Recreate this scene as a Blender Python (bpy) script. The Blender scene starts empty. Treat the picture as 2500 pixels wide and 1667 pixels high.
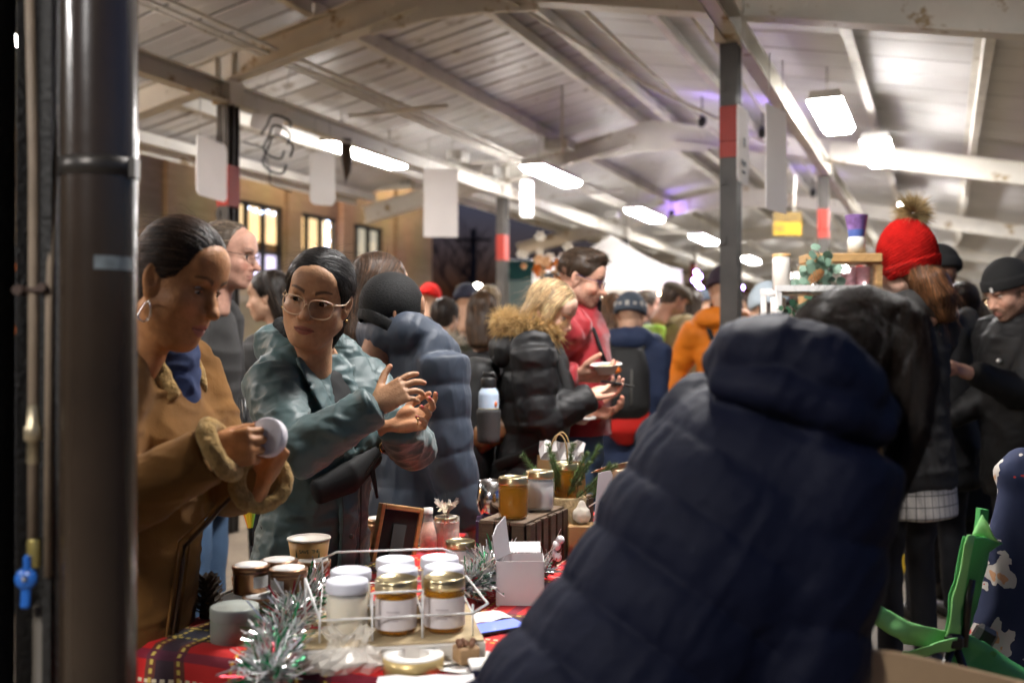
import bpy, math, random, time
import numpy as np
from mathutils import Vector, Matrix
T0 = time.time()
R = math.radians
random.seed(7); RNG = np.random.default_rng(11)
SC = bpy.context.scene
COL = SC.collection

# ------------------------------------------------------------------ camera, world, exposure
CAM_H = 1.38
FPX = 2430.0                      # focal length in pixels of the 2500 px wide photograph (35 mm)
cam = bpy.data.objects.new('camera', bpy.data.cameras.new('camera'))
COL.objects.link(cam); SC.camera = cam
cam.location = (0, 0, CAM_H)
cam.rotation_euler = (R(90.25), 0, 0)
cam.data.sensor_width = 36.0; cam.data.lens = 35.0
cam.data.clip_start = 0.05; cam.data.clip_end = 900
cam.data.dof.use_dof = True
cam.data.dof.focus_distance = 2.62
cam.data.dof.aperture_fstop = 2.0
cam.data.dof.aperture_blades = 9

world = bpy.data.worlds.new('World'); SC.world = world; world.use_nodes = True
wn = world.node_tree
bg = wn.nodes['Background']
sky = wn.nodes.new('ShaderNodeTexSky'); sky.sky_type = 'NISHITA'; sky.sun_disc = False
sky.sun_elevation = R(-2.0); sky.sun_rotation = R(95); sky.air_density = 1.2; sky.dust_density = 2.0; sky.ozone_density = 3.0
wn.links.new(sky.outputs[0], bg.inputs[0]); bg.inputs[1].default_value = 0.6

SC.view_settings.view_transform = 'Standard'; SC.view_settings.look = 'None'
SC.view_settings.exposure = 1.3; SC.view_settings.gamma = 1.0
SC.view_settings.use_curve_mapping = False
SC.cycles.max_bounces = 7; SC.cycles.diffuse_bounces = 3; SC.cycles.glossy_bounces = 3
SC.cycles.transmission_bounces = 6; SC.cycles.transparent_max_bounces = 8
SC.cycles.sample_clamp_indirect = 4.0; SC.cycles.sample_clamp_direct = 0.0
SC.cycles.caustics_reflective = False; SC.cycles.caustics_refractive = False
SC.cycles.use_denoising = True
LAMP = 66.0                       # radiance of the fluorescent tubes

def at(px, py, Y):
    """world point seen at photo pixel px,py at depth Y"""
    return np.array([(px-1250)/FPX*Y, Y, CAM_H+(843-py)/FPX*Y])

# ------------------------------------------------------------------ materials
MATS = {}
def mat(name, col=(.5,.5,.5), rough=.6, metal=0., var=None, bump=None, spec=.5, sheen=0., coat=0., emit=None, trans=0., ior=1.45,
        attr=False, alpha=1., wear=None, bump2=None, sub=0., stretch=None, aniso=0.):
    """principled material; var=(scale, amount) tints it with noise, wear=(colour, scale, threshold) adds patches, bump=(scale, height)"""
    if name in MATS: return MATS[name]
    m = bpy.data.materials.new(name); m.use_nodes = True; MATS[name] = m
    nt = m.node_tree; N = nt.nodes; L = nt.links
    b = N['Principled BSDF']
    b.inputs['Base Color'].default_value = (*col, 1); b.inputs['Roughness'].default_value = rough
    b.inputs['Metallic'].default_value = metal; b.inputs['Specular IOR Level'].default_value = spec
    b.inputs['Sheen Weight'].default_value = sheen; b.inputs['Coat Weight'].default_value = coat
    b.inputs['Transmission Weight'].default_value = trans; b.inputs['IOR'].default_value = ior
    b.inputs['Alpha'].default_value = alpha; b.inputs['Anisotropic'].default_value = aniso
    if sub: b.inputs['Subsurface Weight'].default_value = sub; b.inputs['Subsurface Radius'].default_value = (.012,.005,.003); b.inputs['Subsurface Scale'].default_value = 1.0
    if emit: b.inputs['Emission Color'].default_value = (*emit[0], 1); b.inputs['Emission Strength'].default_value = emit[1]
    tc = N.new('ShaderNodeTexCoord'); co = tc.outputs['Object']
    if stretch:
        mp = N.new('ShaderNodeMapping'); mp.inputs['Scale'].default_value = stretch; L.new(co, mp.inputs['Vector']); co = mp.outputs[0]
    src = None
    if attr:
        a = N.new('ShaderNodeAttribute'); a.attribute_name = 'col'; src = a.outputs['Color']
        L.new(src, b.inputs['Base Color'])
    if var:
        n = N.new('ShaderNodeTexNoise'); n.inputs['Scale'].default_value = var[0]; n.inputs['Detail'].default_value = 5; L.new(co, n.inputs['Vector'])
        r = N.new('ShaderNodeMapRange'); r.inputs[1].default_value = .3; r.inputs[2].default_value = .7
        r.inputs[3].default_value = 1-var[1]; r.inputs[4].default_value = 1+var[1]*.6; L.new(n.outputs['Fac'], r.inputs[0])
        mx = N.new('ShaderNodeMix'); mx.data_type = 'RGBA'; mx.blend_type = 'MULTIPLY'; mx.inputs[0].default_value = 1
        if src is not None: L.new(src, mx.inputs[6])
        else: mx.inputs[6].default_value = (*col, 1)
        L.new(r.outputs[0], mx.inputs[7]); src = mx.outputs[2]; L.new(src, b.inputs['Base Color'])
    if wear:
        n = N.new('ShaderNodeTexNoise'); n.inputs['Scale'].default_value = wear[1]; n.inputs['Detail'].default_value = 8; n.inputs['Roughness'].default_value = .65; L.new(tc.outputs['Object'], n.inputs['Vector'])
        r = N.new('ShaderNodeMapRange'); r.inputs[1].default_value = wear[2]; r.inputs[2].default_value = wear[2]+.06; L.new(n.outputs['Fac'], r.inputs[0])
        mx = N.new('ShaderNodeMix'); mx.data_type = 'RGBA'; L.new(r.outputs[0], mx.inputs[0])
        if src is not None: L.new(src, mx.inputs[6])
        else: mx.inputs[6].default_value = (*col, 1)
        mx.inputs[7].default_value = (*wear[0], 1); src = mx.outputs[2]; L.new(src, b.inputs['Base Color'])
    last = None
    for bp in (bump, bump2):
        if not bp: continue
        n = N.new('ShaderNodeTexNoise'); n.inputs['Scale'].default_value = bp[0]; n.inputs['Detail'].default_value = 4; L.new(co, n.inputs['Vector'])
        u = N.new('ShaderNodeBump'); u.inputs['Distance'].default_value = bp[1]; u.inputs['Strength'].default_value = 1.0; L.new(n.outputs['Fac'], u.inputs['Height'])
        if last: L.new(last, u.inputs['Normal'])
        last = u.outputs[0]; L.new(last, b.inputs['Normal'])
    return m

# ------------------------------------------------------------------ objects
ORG = {}
def tag(o, label=None, cat=None, group=None, kind=None):
    if label: o['label'] = label
    if cat: o['category'] = cat
    if group: o['group'] = group
    if kind: o['kind'] = kind
    return o
def thing(name, label, cat, loc=(0,0,0), group=None):
    o = bpy.data.objects.new(name, None); COL.objects.link(o); o.empty_display_size = .1
    o.location = loc; ORG[o.name] = np.array(loc, float)
    return tag(o, label, cat, group)
def link_mesh(name, me, parent=None, origin=None):
    o = bpy.data.objects.new(name, me); COL.objects.link(o)
    if parent is not None: o.parent = parent; ORG[o.name] = ORG[parent.name]
    else:
        o.location = origin if origin is not None else (0,0,0); ORG[o.name] = np.array(o.location, float)
    return o
def raw_mesh(name, V, F, mats, parent=None, origin=None, smooth=True, midx=None, col=None):
    """V (n,3) world coordinates; F quads (m,4) or list of polygons"""
    V = np.asarray(V, float)
    org = ORG[parent.name] if parent is not None else (np.array(origin, float) if origin is not None else np.zeros(3))
    me = bpy.data.meshes.new(name)
    if isinstance(F, np.ndarray):
        n, k = F.shape
        me.vertices.add(len(V)); me.vertices.foreach_set('co', (V-org).astype(np.float32).ravel())
        me.loops.add(n*k); me.loops.foreach_set('vertex_index', F.astype(np.int32).ravel())
        me.polygons.add(n); me.polygons.foreach_set('loop_start', np.arange(0, n*k, k, dtype=np.int32))
        me.update(calc_edges=True)
    else:
        me.from_pydata((V-org).tolist(), [], F); me.update()
    mats = mats if isinstance(mats, (list, tuple)) else [mats]
    for m in mats: me.materials.append(m)
    if midx is not None: me.polygons.foreach_set('material_index', np.asarray(midx, np.int32))
    if smooth is True: me.polygons.foreach_set('use_smooth', np.ones(len(me.polygons), bool))
    elif isinstance(smooth, (list, np.ndarray)): me.polygons.foreach_set('use_smooth', np.asarray(smooth, bool))
    if col is not None:
        a = me.color_attributes.new('col', 'FLOAT_COLOR', 'POINT')
        a.data.foreach_set('color', np.concatenate([col, np.ones((len(col),1))], 1).astype(np.float32).ravel())
    return link_mesh(name, me, parent, org)

def frame(d, up=(0,0,1)):
    d = np.array(d, float); d /= np.linalg.norm(d)+1e-12
    u = np.array(up, float)
    if abs(d@u) > .97*np.linalg.norm(u): u = np.array([1.,0,0]) if abs(d[0]) < .9 else np.array([0,1.,0])
    s = np.cross(u, d); s /= np.linalg.norm(s); t = np.cross(d, s)
    return s, t, d

class MB:
    """mesh builder: collects shapes, then links them as ONE object"""
    def __init__(s): s.v = []; s.f = []; s.m = []; s.s = []; s.n = 0; s.M = None; s.c = []; s.cc = None
    def add(s, V, F, mi=0, smooth=False):
        V = np.asarray(V, float).reshape(-1, 3)
        if s.M is not None: V = V @ s.M[:3,:3].T + s.M[:3,3]
        s.v.append(V); n = s.n; s.n += len(V)
        if s.cc is not None: s.c.append(np.tile(np.array(s.cc, float), (len(V), 1)))
        for q in F: s.f.append([i+n for i in q]); s.m.append(mi); s.s.append(smooth)
    def box(s, c, d, mi=0, ax=None, bev=0.):
        c = np.array(c, float); h = np.array(d, float)/2
        A = np.eye(3) if ax is None else np.array(ax, float)      # rows = local axes
        if bev <= 0:
            P = np.array([[x,y,z] for x in (-1,1) for y in (-1,1) for z in (-1,1)])*h
            F = [(0,1,3,2),(4,6,7,5),(0,4,5,1),(2,3,7,6),(0,2,6,4),(1,5,7,3)]
        else:
            b = min(bev, *(h*.95)); P = []
            for x in (-1,1):
                for y in (-1,1):
                    for z in (-1,1):
                        g = np.array([x,y,z])
                        for k in range(3):
                            q = g*(h-b); q[k] = g[k]*h[k]; P.append(q)
            P = np.array(P); I = lambda x,y,z,k: (((x>0)*2+(y>0))*2+(z>0))*3+k
            F = []
            for k in range(3):
                a, bb = [(1,2),(2,0),(0,1)][k]
                for sg in (-1,1):
                    q = []
                    for (u,v) in ((-1,-1),(1,-1),(1,1),(-1,1)):
                        g = [0,0,0]; g[k] = sg; g[a] = u; g[bb] = v; q.append(I(*g,k))
                    F.append(q if sg > 0 else q[::-1])
            for k in range(3):
                a, bb = [(1,2),(2,0),(0,1)][k]
                for u in (-1,1):
                    for v in (-1,1):
                        g0 = [0,0,0]; g0[a] = u; g0[bb] = v; g1 = list(g0); g0[k] = -1; g1[k] = 1
                        q = [I(*g0,a), I(*g1,a), I(*g1,bb), I(*g0,bb)]
                        F.append(q if u*v > 0 else q[::-1])
            for x in (-1,1):
                for y in (-1,1):
                    for z in (-1,1):
                        q = [I(x,y,z,0), I(x,y,z,1), I(x,y,z,2)]; F.append(q if x*y*z > 0 else q[::-1])
        s.add(c + P @ A, F, mi)
        return s
    def tube(s, pts, r, n=8, mi=0, caps=True, closed=False, smooth=True, up=(0,0,1), flat=1.):
        pts = [np.array(p, float) for p in pts]; m = len(pts)
        rr = r if hasattr(r, '__len__') else [r]*m
        V = []
        for i, p in enumerate(pts):
            if closed: d = pts[(i+1)%m]-pts[i-1]
            else: d = pts[min(i+1,m-1)]-pts[max(i-1,0)]
            a, b, _ = frame(d, up)
            for k in range(n):
                t = 2*math.pi*k/n; V.append(p + rr[i]*(math.cos(t)*a + math.sin(t)*b*flat))
        F = []
        for i in range(m if closed else m-1):
            j = (i+1) % m
            for k in range(n): F.append((i*n+k, i*n+(k+1)%n, j*n+(k+1)%n, j*n+k))
        s.add(V, F, mi, smooth)
        if caps and not closed:
            base = s.n-len(V)
            s.f.append([base+k for k in range(n)][::-1]); s.m.append(mi); s.s.append(False)
            s.f.append([base+(m-1)*n+k for k in range(n)]); s.m.append(mi); s.s.append(False)
        return s
    def lathe(s, c, prof, n=28, mi=0, axis=(0,0,1), smooth=True, mis=None):
        """prof: list of (radius, height)"""
        a, b, d = frame(axis, (0,1,0)); c = np.array(c, float); V = []
        for (r, z) in prof:
            r = max(r, 1e-5)
            for k in range(n):
                t = 2*math.pi*k/n; V.append(c + d*z + r*(math.cos(t)*a + math.sin(t)*b))
        base = s.n; s.add(V, [], mi)
        for i in range(len(prof)-1):
            for k in range(n):
                s.f.append([base+i*n+k, base+i*n+(k+1)%n, base+(i+1)*n+(k+1)%n, base+(i+1)*n+k]); s.m.append(mi if mis is None else mis[i]); s.s.append(smooth)
        return s
    def prism(s, poly, d, mi=0, O=(0,0,0), X=(1,0,0), Y=(0,0,1)):
        """extrude polygon (in plane O,X,Y) by vector d"""
        O, X, Y, d = (np.array(q, float) for q in (O, X, Y, d)); n = len(poly)
        a = [O + X*p[0] + Y*p[1] for p in poly]; b = [q + d for q in a]
        nrm = np.cross(X, Y); area = sum(poly[i][0]*poly[(i+1)%n][1]-poly[(i+1)%n][0]*poly[i][1] for i in range(n))
        fl = (nrm@d)*area > 0
        F = [list(range(n))[::-1] if fl else list(range(n)), list(range(n,2*n)) if fl else list(range(n,2*n))[::-1]]
        for i in range(n):
            j = (i+1)%n; q = [i,j,n+j,n+i]; F.append(q if fl else q[::-1])
        s.add(a+b, F, mi); return s
    def sphere(s, c, r, n=12, m=8, mi=0):
        r = np.array(r if hasattr(r,'__len__') else (r,r,r), float); V = []; F = []
        for i in range(m+1):
            th = math.pi*i/m
            for k in range(n):
                ph = 2*math.pi*k/n; V.append(np.array(c)+r*np.array([math.sin(th)*math.cos(ph), math.sin(th)*math.sin(ph), math.cos(th)]))
        for i in range(m):
            for k in range(n): F.append((i*n+k, (i+1)*n+k, (i+1)*n+(k+1)%n, i*n+(k+1)%n))
        s.add(V, F, mi, True); return s
    def sheet(s, P, mi=0, smooth=True):
        """grid P[i][j] of points"""
        n, m = len(P), len(P[0]); V = [q for row in P for q in row]
        s.add(V, [(i*m+j, (i+1)*m+j, (i+1)*m+j+1, i*m+j+1) for i in range(n-1) for j in range(m-1)], mi, smooth); return s
    def obj(s, name, mats, parent=None, origin=None):
        V = np.concatenate(s.v) if s.v else np.zeros((0,3))
        col = np.concatenate(s.c) if s.c else None
        return raw_mesh(name, V, s.f, mats, parent, origin, smooth=s.s, midx=s.m, col=col)
def copy_tree(o, parent=None):
    c = o.copy(); COL.objects.link(c); ORG[c.name] = ORG[o.name]
    if parent is not None: c.parent = parent
    for ch in list(o.children): copy_tree(ch, c)
    return c
def again(root, loc, rz=0., label=None, scale=None):
    c = copy_tree(root); c.location = loc; c.rotation_euler = (0,0,rz)
    if label: c['label'] = label
    if scale: c.scale = (scale,)*3 if not hasattr(scale,'__len__') else scale
    return c

# ------------------------------------------------------------------ noise
def _h(ix, iy, iz, seed):
    n = (ix*374761393 + iy*668265263 + iz*2147483647 + seed*1274126177) & 0xffffffff
    n = ((n ^ (n >> 13))*1274126177) & 0xffffffff; n = (n ^ (n >> 16)) & 0xffff
    return n.astype(np.float64)/32767.5-1
def vnoise(P, seed=0):
    P = np.asarray(P, float); I = np.floor(P).astype(np.int64); f = P-I; f = f*f*(3-2*f)
    r = 0
    for a in (0,1):
        wx = f[:,0] if a else 1-f[:,0]
        for b in (0,1):
            wy = f[:,1] if b else 1-f[:,1]
            for c in (0,1):
                wz = f[:,2] if c else 1-f[:,2]
                r = r + wx*wy*wz*_h(I[:,0]+a, I[:,1]+b, I[:,2]+c, seed)
    return r
def fbm(P, seed=0, o=3):
    r = 0; a = 1
    for i in range(o): r = r + a*vnoise(P*(2**i), seed+i*17); a *= .5
    return r
# ------------------------------------------------------------------ implicit surfaces (bodies, clothes, hair)
class Field:
    def __init__(s): s.ops = []
    def _add(s, fn, lo, hi, k, mode): s.ops.append((fn, np.array(lo, float), np.array(hi, float), k, mode)); return s
    def ell(s, c, r, k=0., A=None, mode='u'):
        c = np.array(c, float); r = np.array(r if hasattr(r,'__len__') else (r,)*3, float)
        A = np.eye(3) if A is None else np.array(A, float)
        ext = np.sqrt(((A.T*r)**2).sum(1))
        m = float(r.min())
        def fn(X,Y,Z):
            x, y, z = X-c[0], Y-c[1], Z-c[2]
            q = 0; g = 0
            for i in range(3):
                w = (A[i,0]*x + A[i,1]*y + A[i,2]*z)/r[i]; q = q + w*w; g = g + (w/r[i])**2
            k0 = np.sqrt(q); k1 = np.sqrt(g)+1e-9
            return np.where(k0 < .2, (k0-1)*m, k0*(k0-1)/k1)
        return s._add(fn, c-ext, c+ext, k, mode)
    def cap(s, a, b, ra, rb=None, k=0., mode='u', flat=None, puff=None, capr=1., side=None):
        rb = ra if rb is None else rb
        return s.loft([a,b], [(ra,ra*(flat or 1)), (rb,rb*(flat or 1))], side, k, mode, puff, capr)
    def loft(s, pts, wid, side=None, k=0., mode='u', puff=None, capr=.6):
        """polyline with elliptic sections wid[i]=(half width along side, half width across); puff=(period, amp, offset)"""
        pts = [np.array(p, float) for p in pts]; wid = [(w,w) if not hasattr(w,'__len__') else w for w in wid]
        mx = max(max(w) for w in wid) + (puff[1] if puff else 0)
        P = np.array(pts); lo, hi = P.min(0)-mx, P.max(0)+mx
        segs = []; L = puff[2] if puff and len(puff) > 2 else 0.
        for i in range(len(pts)-1):
            d = pts[i+1]-pts[i]; ln = np.linalg.norm(d)+1e-9; d = d/ln
            sv = np.array(side, float) if side is not None else frame(d)[0]
            sv = sv-d*(sv@d); sv /= np.linalg.norm(sv)+1e-9; nv = np.cross(d, sv)
            segs.append((pts[i], d, ln, sv, nv, wid[i], wid[i+1], L, i == 0, i == len(pts)-2)); L += ln
        def fn(X,Y,Z):
            best = None
            for (a, d, ln, sv, nv, w0, w1, L0, first, last) in segs:
                x, y, z = X-a[0], Y-a[1], Z-a[2]
                t = x*d[0]+y*d[1]+z*d[2]; tc = np.clip(t, 0, ln); w = t-tc; u = tc/ln
                aa = w0[0]+(w1[0]-w0[0])*u; bb = w0[1]+(w1[1]-w0[1])*u
                if puff:
                    pf = puff[1]*(np.abs(np.sin(math.pi*(L0+tc)/puff[0]))**.5-.58); aa = aa+pf; bb = bb+pf
                p = (x*sv[0]+y*sv[1]+z*sv[2])/aa; q = (x*nv[0]+y*nv[1]+z*nv[2])/bb
                m = np.minimum(aa, bb); e = w/(m*capr)
                k0 = np.sqrt(p*p+q*q+e*e)
                k1 = np.sqrt((p/aa)**2+(q/bb)**2+(e/(m*capr))**2)+1e-6
                v = np.where(k0 < .25, (k0-1)*m, k0*(k0-1)/k1)
                best = v if best is None else np.minimum(best, v)
            return best
        return s._add(fn, lo, hi, k, mode)
    def half(s, p, n, k=0.):
        """keep only the side the normal n points away from"""
        p = np.array(p, float); n = np.array(n, float); n /= np.linalg.norm(n)
        return s._add(lambda X,Y,Z: (X-p[0])*n[0]+(Y-p[1])*n[1]+(Z-p[2])*n[2], (-9,-9,-9), (9,9,9), k, 'i')
    def fn(s, f, lo, hi, k=0., mode='u'): return s._add(f, lo, hi, k, mode)
    def build(s, h, clip=None):
        us = [o for o in s.ops if o[4] == 'u']
        lo = np.min([o[1]-o[3]*.3 for o in us], 0)-2.5*h; hi = np.max([o[2]+o[3]*.3 for o in us], 0)+2.5*h
        if clip is not None: lo = np.maximum(lo, clip[0]); hi = np.minimum(hi, clip[1])
        n = np.ceil((hi-lo)/h).astype(int)+1
        D = np.full(n, .25, np.float32)
        ax = [(lo[i]+h*np.arange(n[i])).astype(np.float32) for i in range(3)]
        for (f, a, b, k, mode) in s.ops:
            mg = k+3*h
            i0 = np.maximum(np.floor((a-mg-lo)/h).astype(int), 0); i1 = np.minimum(np.ceil((b+mg-lo)/h).astype(int)+1, n)
            if (i1 <= i0).any(): continue
            sl = tuple(slice(i0[j], i1[j]) for j in range(3))
            v = f(ax[0][sl[0]][:,None,None], ax[1][sl[1]][None,:,None], ax[2][sl[2]][None,None,:]).astype(np.float32)
            c = D[sl]
            if mode == 'u':
                if k > 0:
                    g = np.clip(.5+.5*(v-c)/k, 0, 1); D[sl] = v+(c-v)*g-k*g*(1-g)
                else: D[sl] = np.minimum(c, v)
            else:
                if mode == 's': v = -v
                if k > 0:
                    g = np.clip(.5-.5*(v-c)/k, 0, 1); D[sl] = v+(c-v)*g+k*g*(1-g)
                else: D[sl] = np.maximum(c, v)
        s.D, s.lo, s.h, s.n = D, lo, h, n
        return s
    def sample(s, P):
        q = (np.asarray(P)-s.lo)/s.h; q = np.clip(q, 0, s.n-1.001); i = q.astype(int); f = q-i; r = 0
        for a in (0,1):
            for b in (0,1):
                for c in (0,1):
                    w = (f[:,0] if a else 1-f[:,0])*(f[:,1] if b else 1-f[:,1])*(f[:,2] if c else 1-f[:,2])
                    r = r + w*s.D[i[:,0]+a, i[:,1]+b, i[:,2]+c]
        return r
    def grad(s, P):
        e = s.h; g = np.stack([s.sample(P+np.eye(3)[i]*e)-s.sample(P-np.eye(3)[i]*e) for i in range(3)], 1)
        return g/(np.linalg.norm(g, axis=1, keepdims=True)+1e-9)
    def mesh(s):
        D, lo, h = s.D, s.lo, s.h
        S = D < 0
        cnt = np.zeros(np.array(D.shape)-1, np.uint8)
        cs = [(a,b,c) for a in (0,1) for b in (0,1) for c in (0,1)]
        nx, ny, nz = cnt.shape
        for (a,b,c) in cs: cnt += S[a:a+nx, b:b+ny, c:c+nz]
        I = np.argwhere((cnt > 0) & (cnt < 8))
        idx = np.full(cnt.shape, -1, np.int32); idx[I[:,0],I[:,1],I[:,2]] = np.arange(len(I))
        val = {c: D[I[:,0]+c[0], I[:,1]+c[1], I[:,2]+c[2]].astype(np.float64) for c in cs}
        acc = np.zeros((len(I),3)); num = np.zeros(len(I))
        for p in cs:
            for ax in range(3):
                if p[ax]: continue
                q = list(p); q[ax] = 1; q = tuple(q)
                va, vb = val[p], val[q]; m = (va < 0) != (vb < 0)
                t = np.where(m, va/np.where(m, va-vb, 1), 0)
                pos = np.array(p, float)[None,:].repeat(len(I), 0); pos[:,ax] = t
                acc += pos*m[:,None]; num += m
        V = lo + h*(I + acc/num[:,None])
        Q = []
        for ax in range(3):
            o1, o2 = (ax+1)%3, (ax+2)%3
            a = [slice(None)]*3; b = [slice(None)]*3; a[ax] = slice(0,-1); b[ax] = slice(1,None)
            sa, sb = S[tuple(a)], S[tuple(b)]
            E = np.argwhere(sa != sb)
            ok = (E[:,o1] > 0) & (E[:,o2] > 0) & (E[:,o1] < S.shape[o1]-1) & (E[:,o2] < S.shape[o2]-1)
            E = E[ok]; ins = sa[E[:,0],E[:,1],E[:,2]]
            qs = []
            for (d1,d2) in ((0,0),(-1,0),(-1,-1),(0,-1)):
                c = E.copy(); c[:,o1] += d1; c[:,o2] += d2; qs.append(idx[c[:,0],c[:,1],c[:,2]])
            q = np.stack(qs, 1); q[~ins] = q[~ins][:, ::-1]
            Q.append(q)
        F = np.concatenate(Q); F = F[(F >= 0).all(1)]
        return V, F
def normals(V, F):
    n = np.cross(V[F[:,2]]-V[F[:,0]], V[F[:,3]]-V[F[:,1]]); N = np.zeros_like(V)
    for k in range(4): np.add.at(N, F[:,k], n)
    return N/(np.linalg.norm(N, axis=1, keepdims=True)+1e-12)
def relax(V, F, it=1, w=.5):
    for _ in range(it):
        A = np.zeros_like(V); c = np.zeros(len(V))
        for k in range(4):
            np.add.at(A, F[:,k], V[F[:,(k+1)%4]]); np.add.at(A, F[:,k], V[F[:,(k+3)%4]]); np.add.at(c, F[:,k], 2)
        V = V*(1-w) + w*A/np.maximum(c,1)[:,None]
    return V
def crumple(V, F, axes, amp, seed=0, ridge=True):
    """cloth folds: axes = 3 frequencies or a function P -> scaled coordinates"""
    Q = axes(V) if callable(axes) else V*np.array(axes)
    Q = Q + .35*np.stack([vnoise(Q*.7, seed+5), vnoise(Q*.7, seed+6), vnoise(Q*.7, seed+8)], 1)
    n = vnoise(Q, seed)
    if ridge: n = (1-np.abs(n))**2.2-.45
    n2 = vnoise(Q*2.1, seed+3)
    return V + normals(V, F)*(amp*(n+.35*n2))[:,None]

def strands(P, dirs, L, r0, seg=6, field=None, off=.001, flow=None, drop=0., jit=.3, seed=0, n=3, taper=True, curl=0.):
    """tubes grown from points P; dirs start directions; flow(P,D) gives the next direction; field keeps them on a surface"""
    g = np.random.default_rng(seed); m = len(P)
    L = np.broadcast_to(L, (m,)) if not hasattr(L,'__len__') else L
    path = [P.copy()]; D = dirs.copy(); jd = g.normal(size=(m,3))*jit; Q = P.copy()
    for i in range(seg):
        if flow is not None: D = flow(Q, D)
        D2 = D + jd*(1 if field is None else .35) + np.array([0,0,-drop*(i+1)])
        if curl: D2 = D2 + curl*g.normal(size=(m,3))
        if field is not None:
            gr = field.grad(Q); D2 = D2 - gr*(D2*gr).sum(1, keepdims=True)
        D2 /= np.linalg.norm(D2, axis=1, keepdims=True)+1e-9
        Q = Q + D2*(L/seg)[:,None]
        if field is not None:
            dd = field.sample(Q); gr = field.grad(Q); Q = Q - gr*np.clip(dd-off, -.02, .02)[:,None]
        path.append(Q.copy())
    path = np.stack(path, 1); k = seg+1
    T = np.gradient(path, axis=1); T /= np.linalg.norm(T, axis=2, keepdims=True)+1e-9
    ref = g.normal(size=(m,1,3)); A = np.cross(T, ref); A /= np.linalg.norm(A, axis=2, keepdims=True)+1e-9; B = np.cross(T, A)
    rad = np.linspace(1, .12 if taper else .7, k)[None,:,None]*(np.broadcast_to(r0, (m,))[:,None,None] if hasattr(r0,'__len__') else r0)
    V = np.stack([path + rad*(math.cos(2*math.pi*j/n)*A + math.sin(2*math.pi*j/n)*B) for j in range(n)], 2)   # m,k,n,3
    base = np.arange(m)[:,None,None]*(k*n) + np.arange(seg)[None,:,None]*n
    j = np.arange(n)[None,None,:]; j2 = (j+1)%n
    F = np.stack([base+j, base+j2, base+n+j2, base+n+j], -1).reshape(-1,4)
    return V.reshape(-1,3), F
def merge(*vf):
    V = []; F = []; n = 0
    for v, f in vf: V.append(v); F.append(f+n); n += len(v)
    return np.concatenate(V), np.concatenate(F)
def xf(M, V): return V @ M[:3,:3].T + M[:3,3]
def pick(V, F, n, seed=0, mask=None):
    """random points on the quads"""
    g = np.random.default_rng(seed)
    c = V[F].mean(1); a = np.linalg.norm(np.cross(V[F[:,2]]-V[F[:,0]], V[F[:,3]]-V[F[:,1]]), axis=1)
    if mask is not None: a = a*mask(c)
    i = g.choice(len(F), n, p=a/a.sum()); w = g.dirichlet(np.ones(4), n)
    nr = np.cross(V[F[i,2]]-V[F[i,0]], V[F[i,3]]-V[F[i,1]]); nr /= np.linalg.norm(nr, axis=1, keepdims=True)+1e-12
    return (V[F[i]]*w[:,:,None]).sum(1), nr
# ------------------------------------------------------------------ people
SKIN = {}
def skin_mat(): return mat('skin', attr=True, rough=.53, spec=.34, sub=.05, bump=(190, .0011), var=(70, .13))
def rot(yaw=0, pitch=0, roll=0):
    """head / hand axes: X forward, Y left, Z up.  yaw about Z (deg, from +X), pitch positive looks down, roll positive tips to the own left"""
    M = Matrix.Rotation(R(yaw), 3, 'Z') @ Matrix.Rotation(R(pitch), 3, 'Y') @ Matrix.Rotation(R(-roll), 3, 'X')
    return np.array(M)
def m4(A, t, s=1.):
    M = np.eye(4); M[:3,:3] = A*(np.array(s) if hasattr(s,'__len__') else s); M[:3,3] = t; return M

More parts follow.
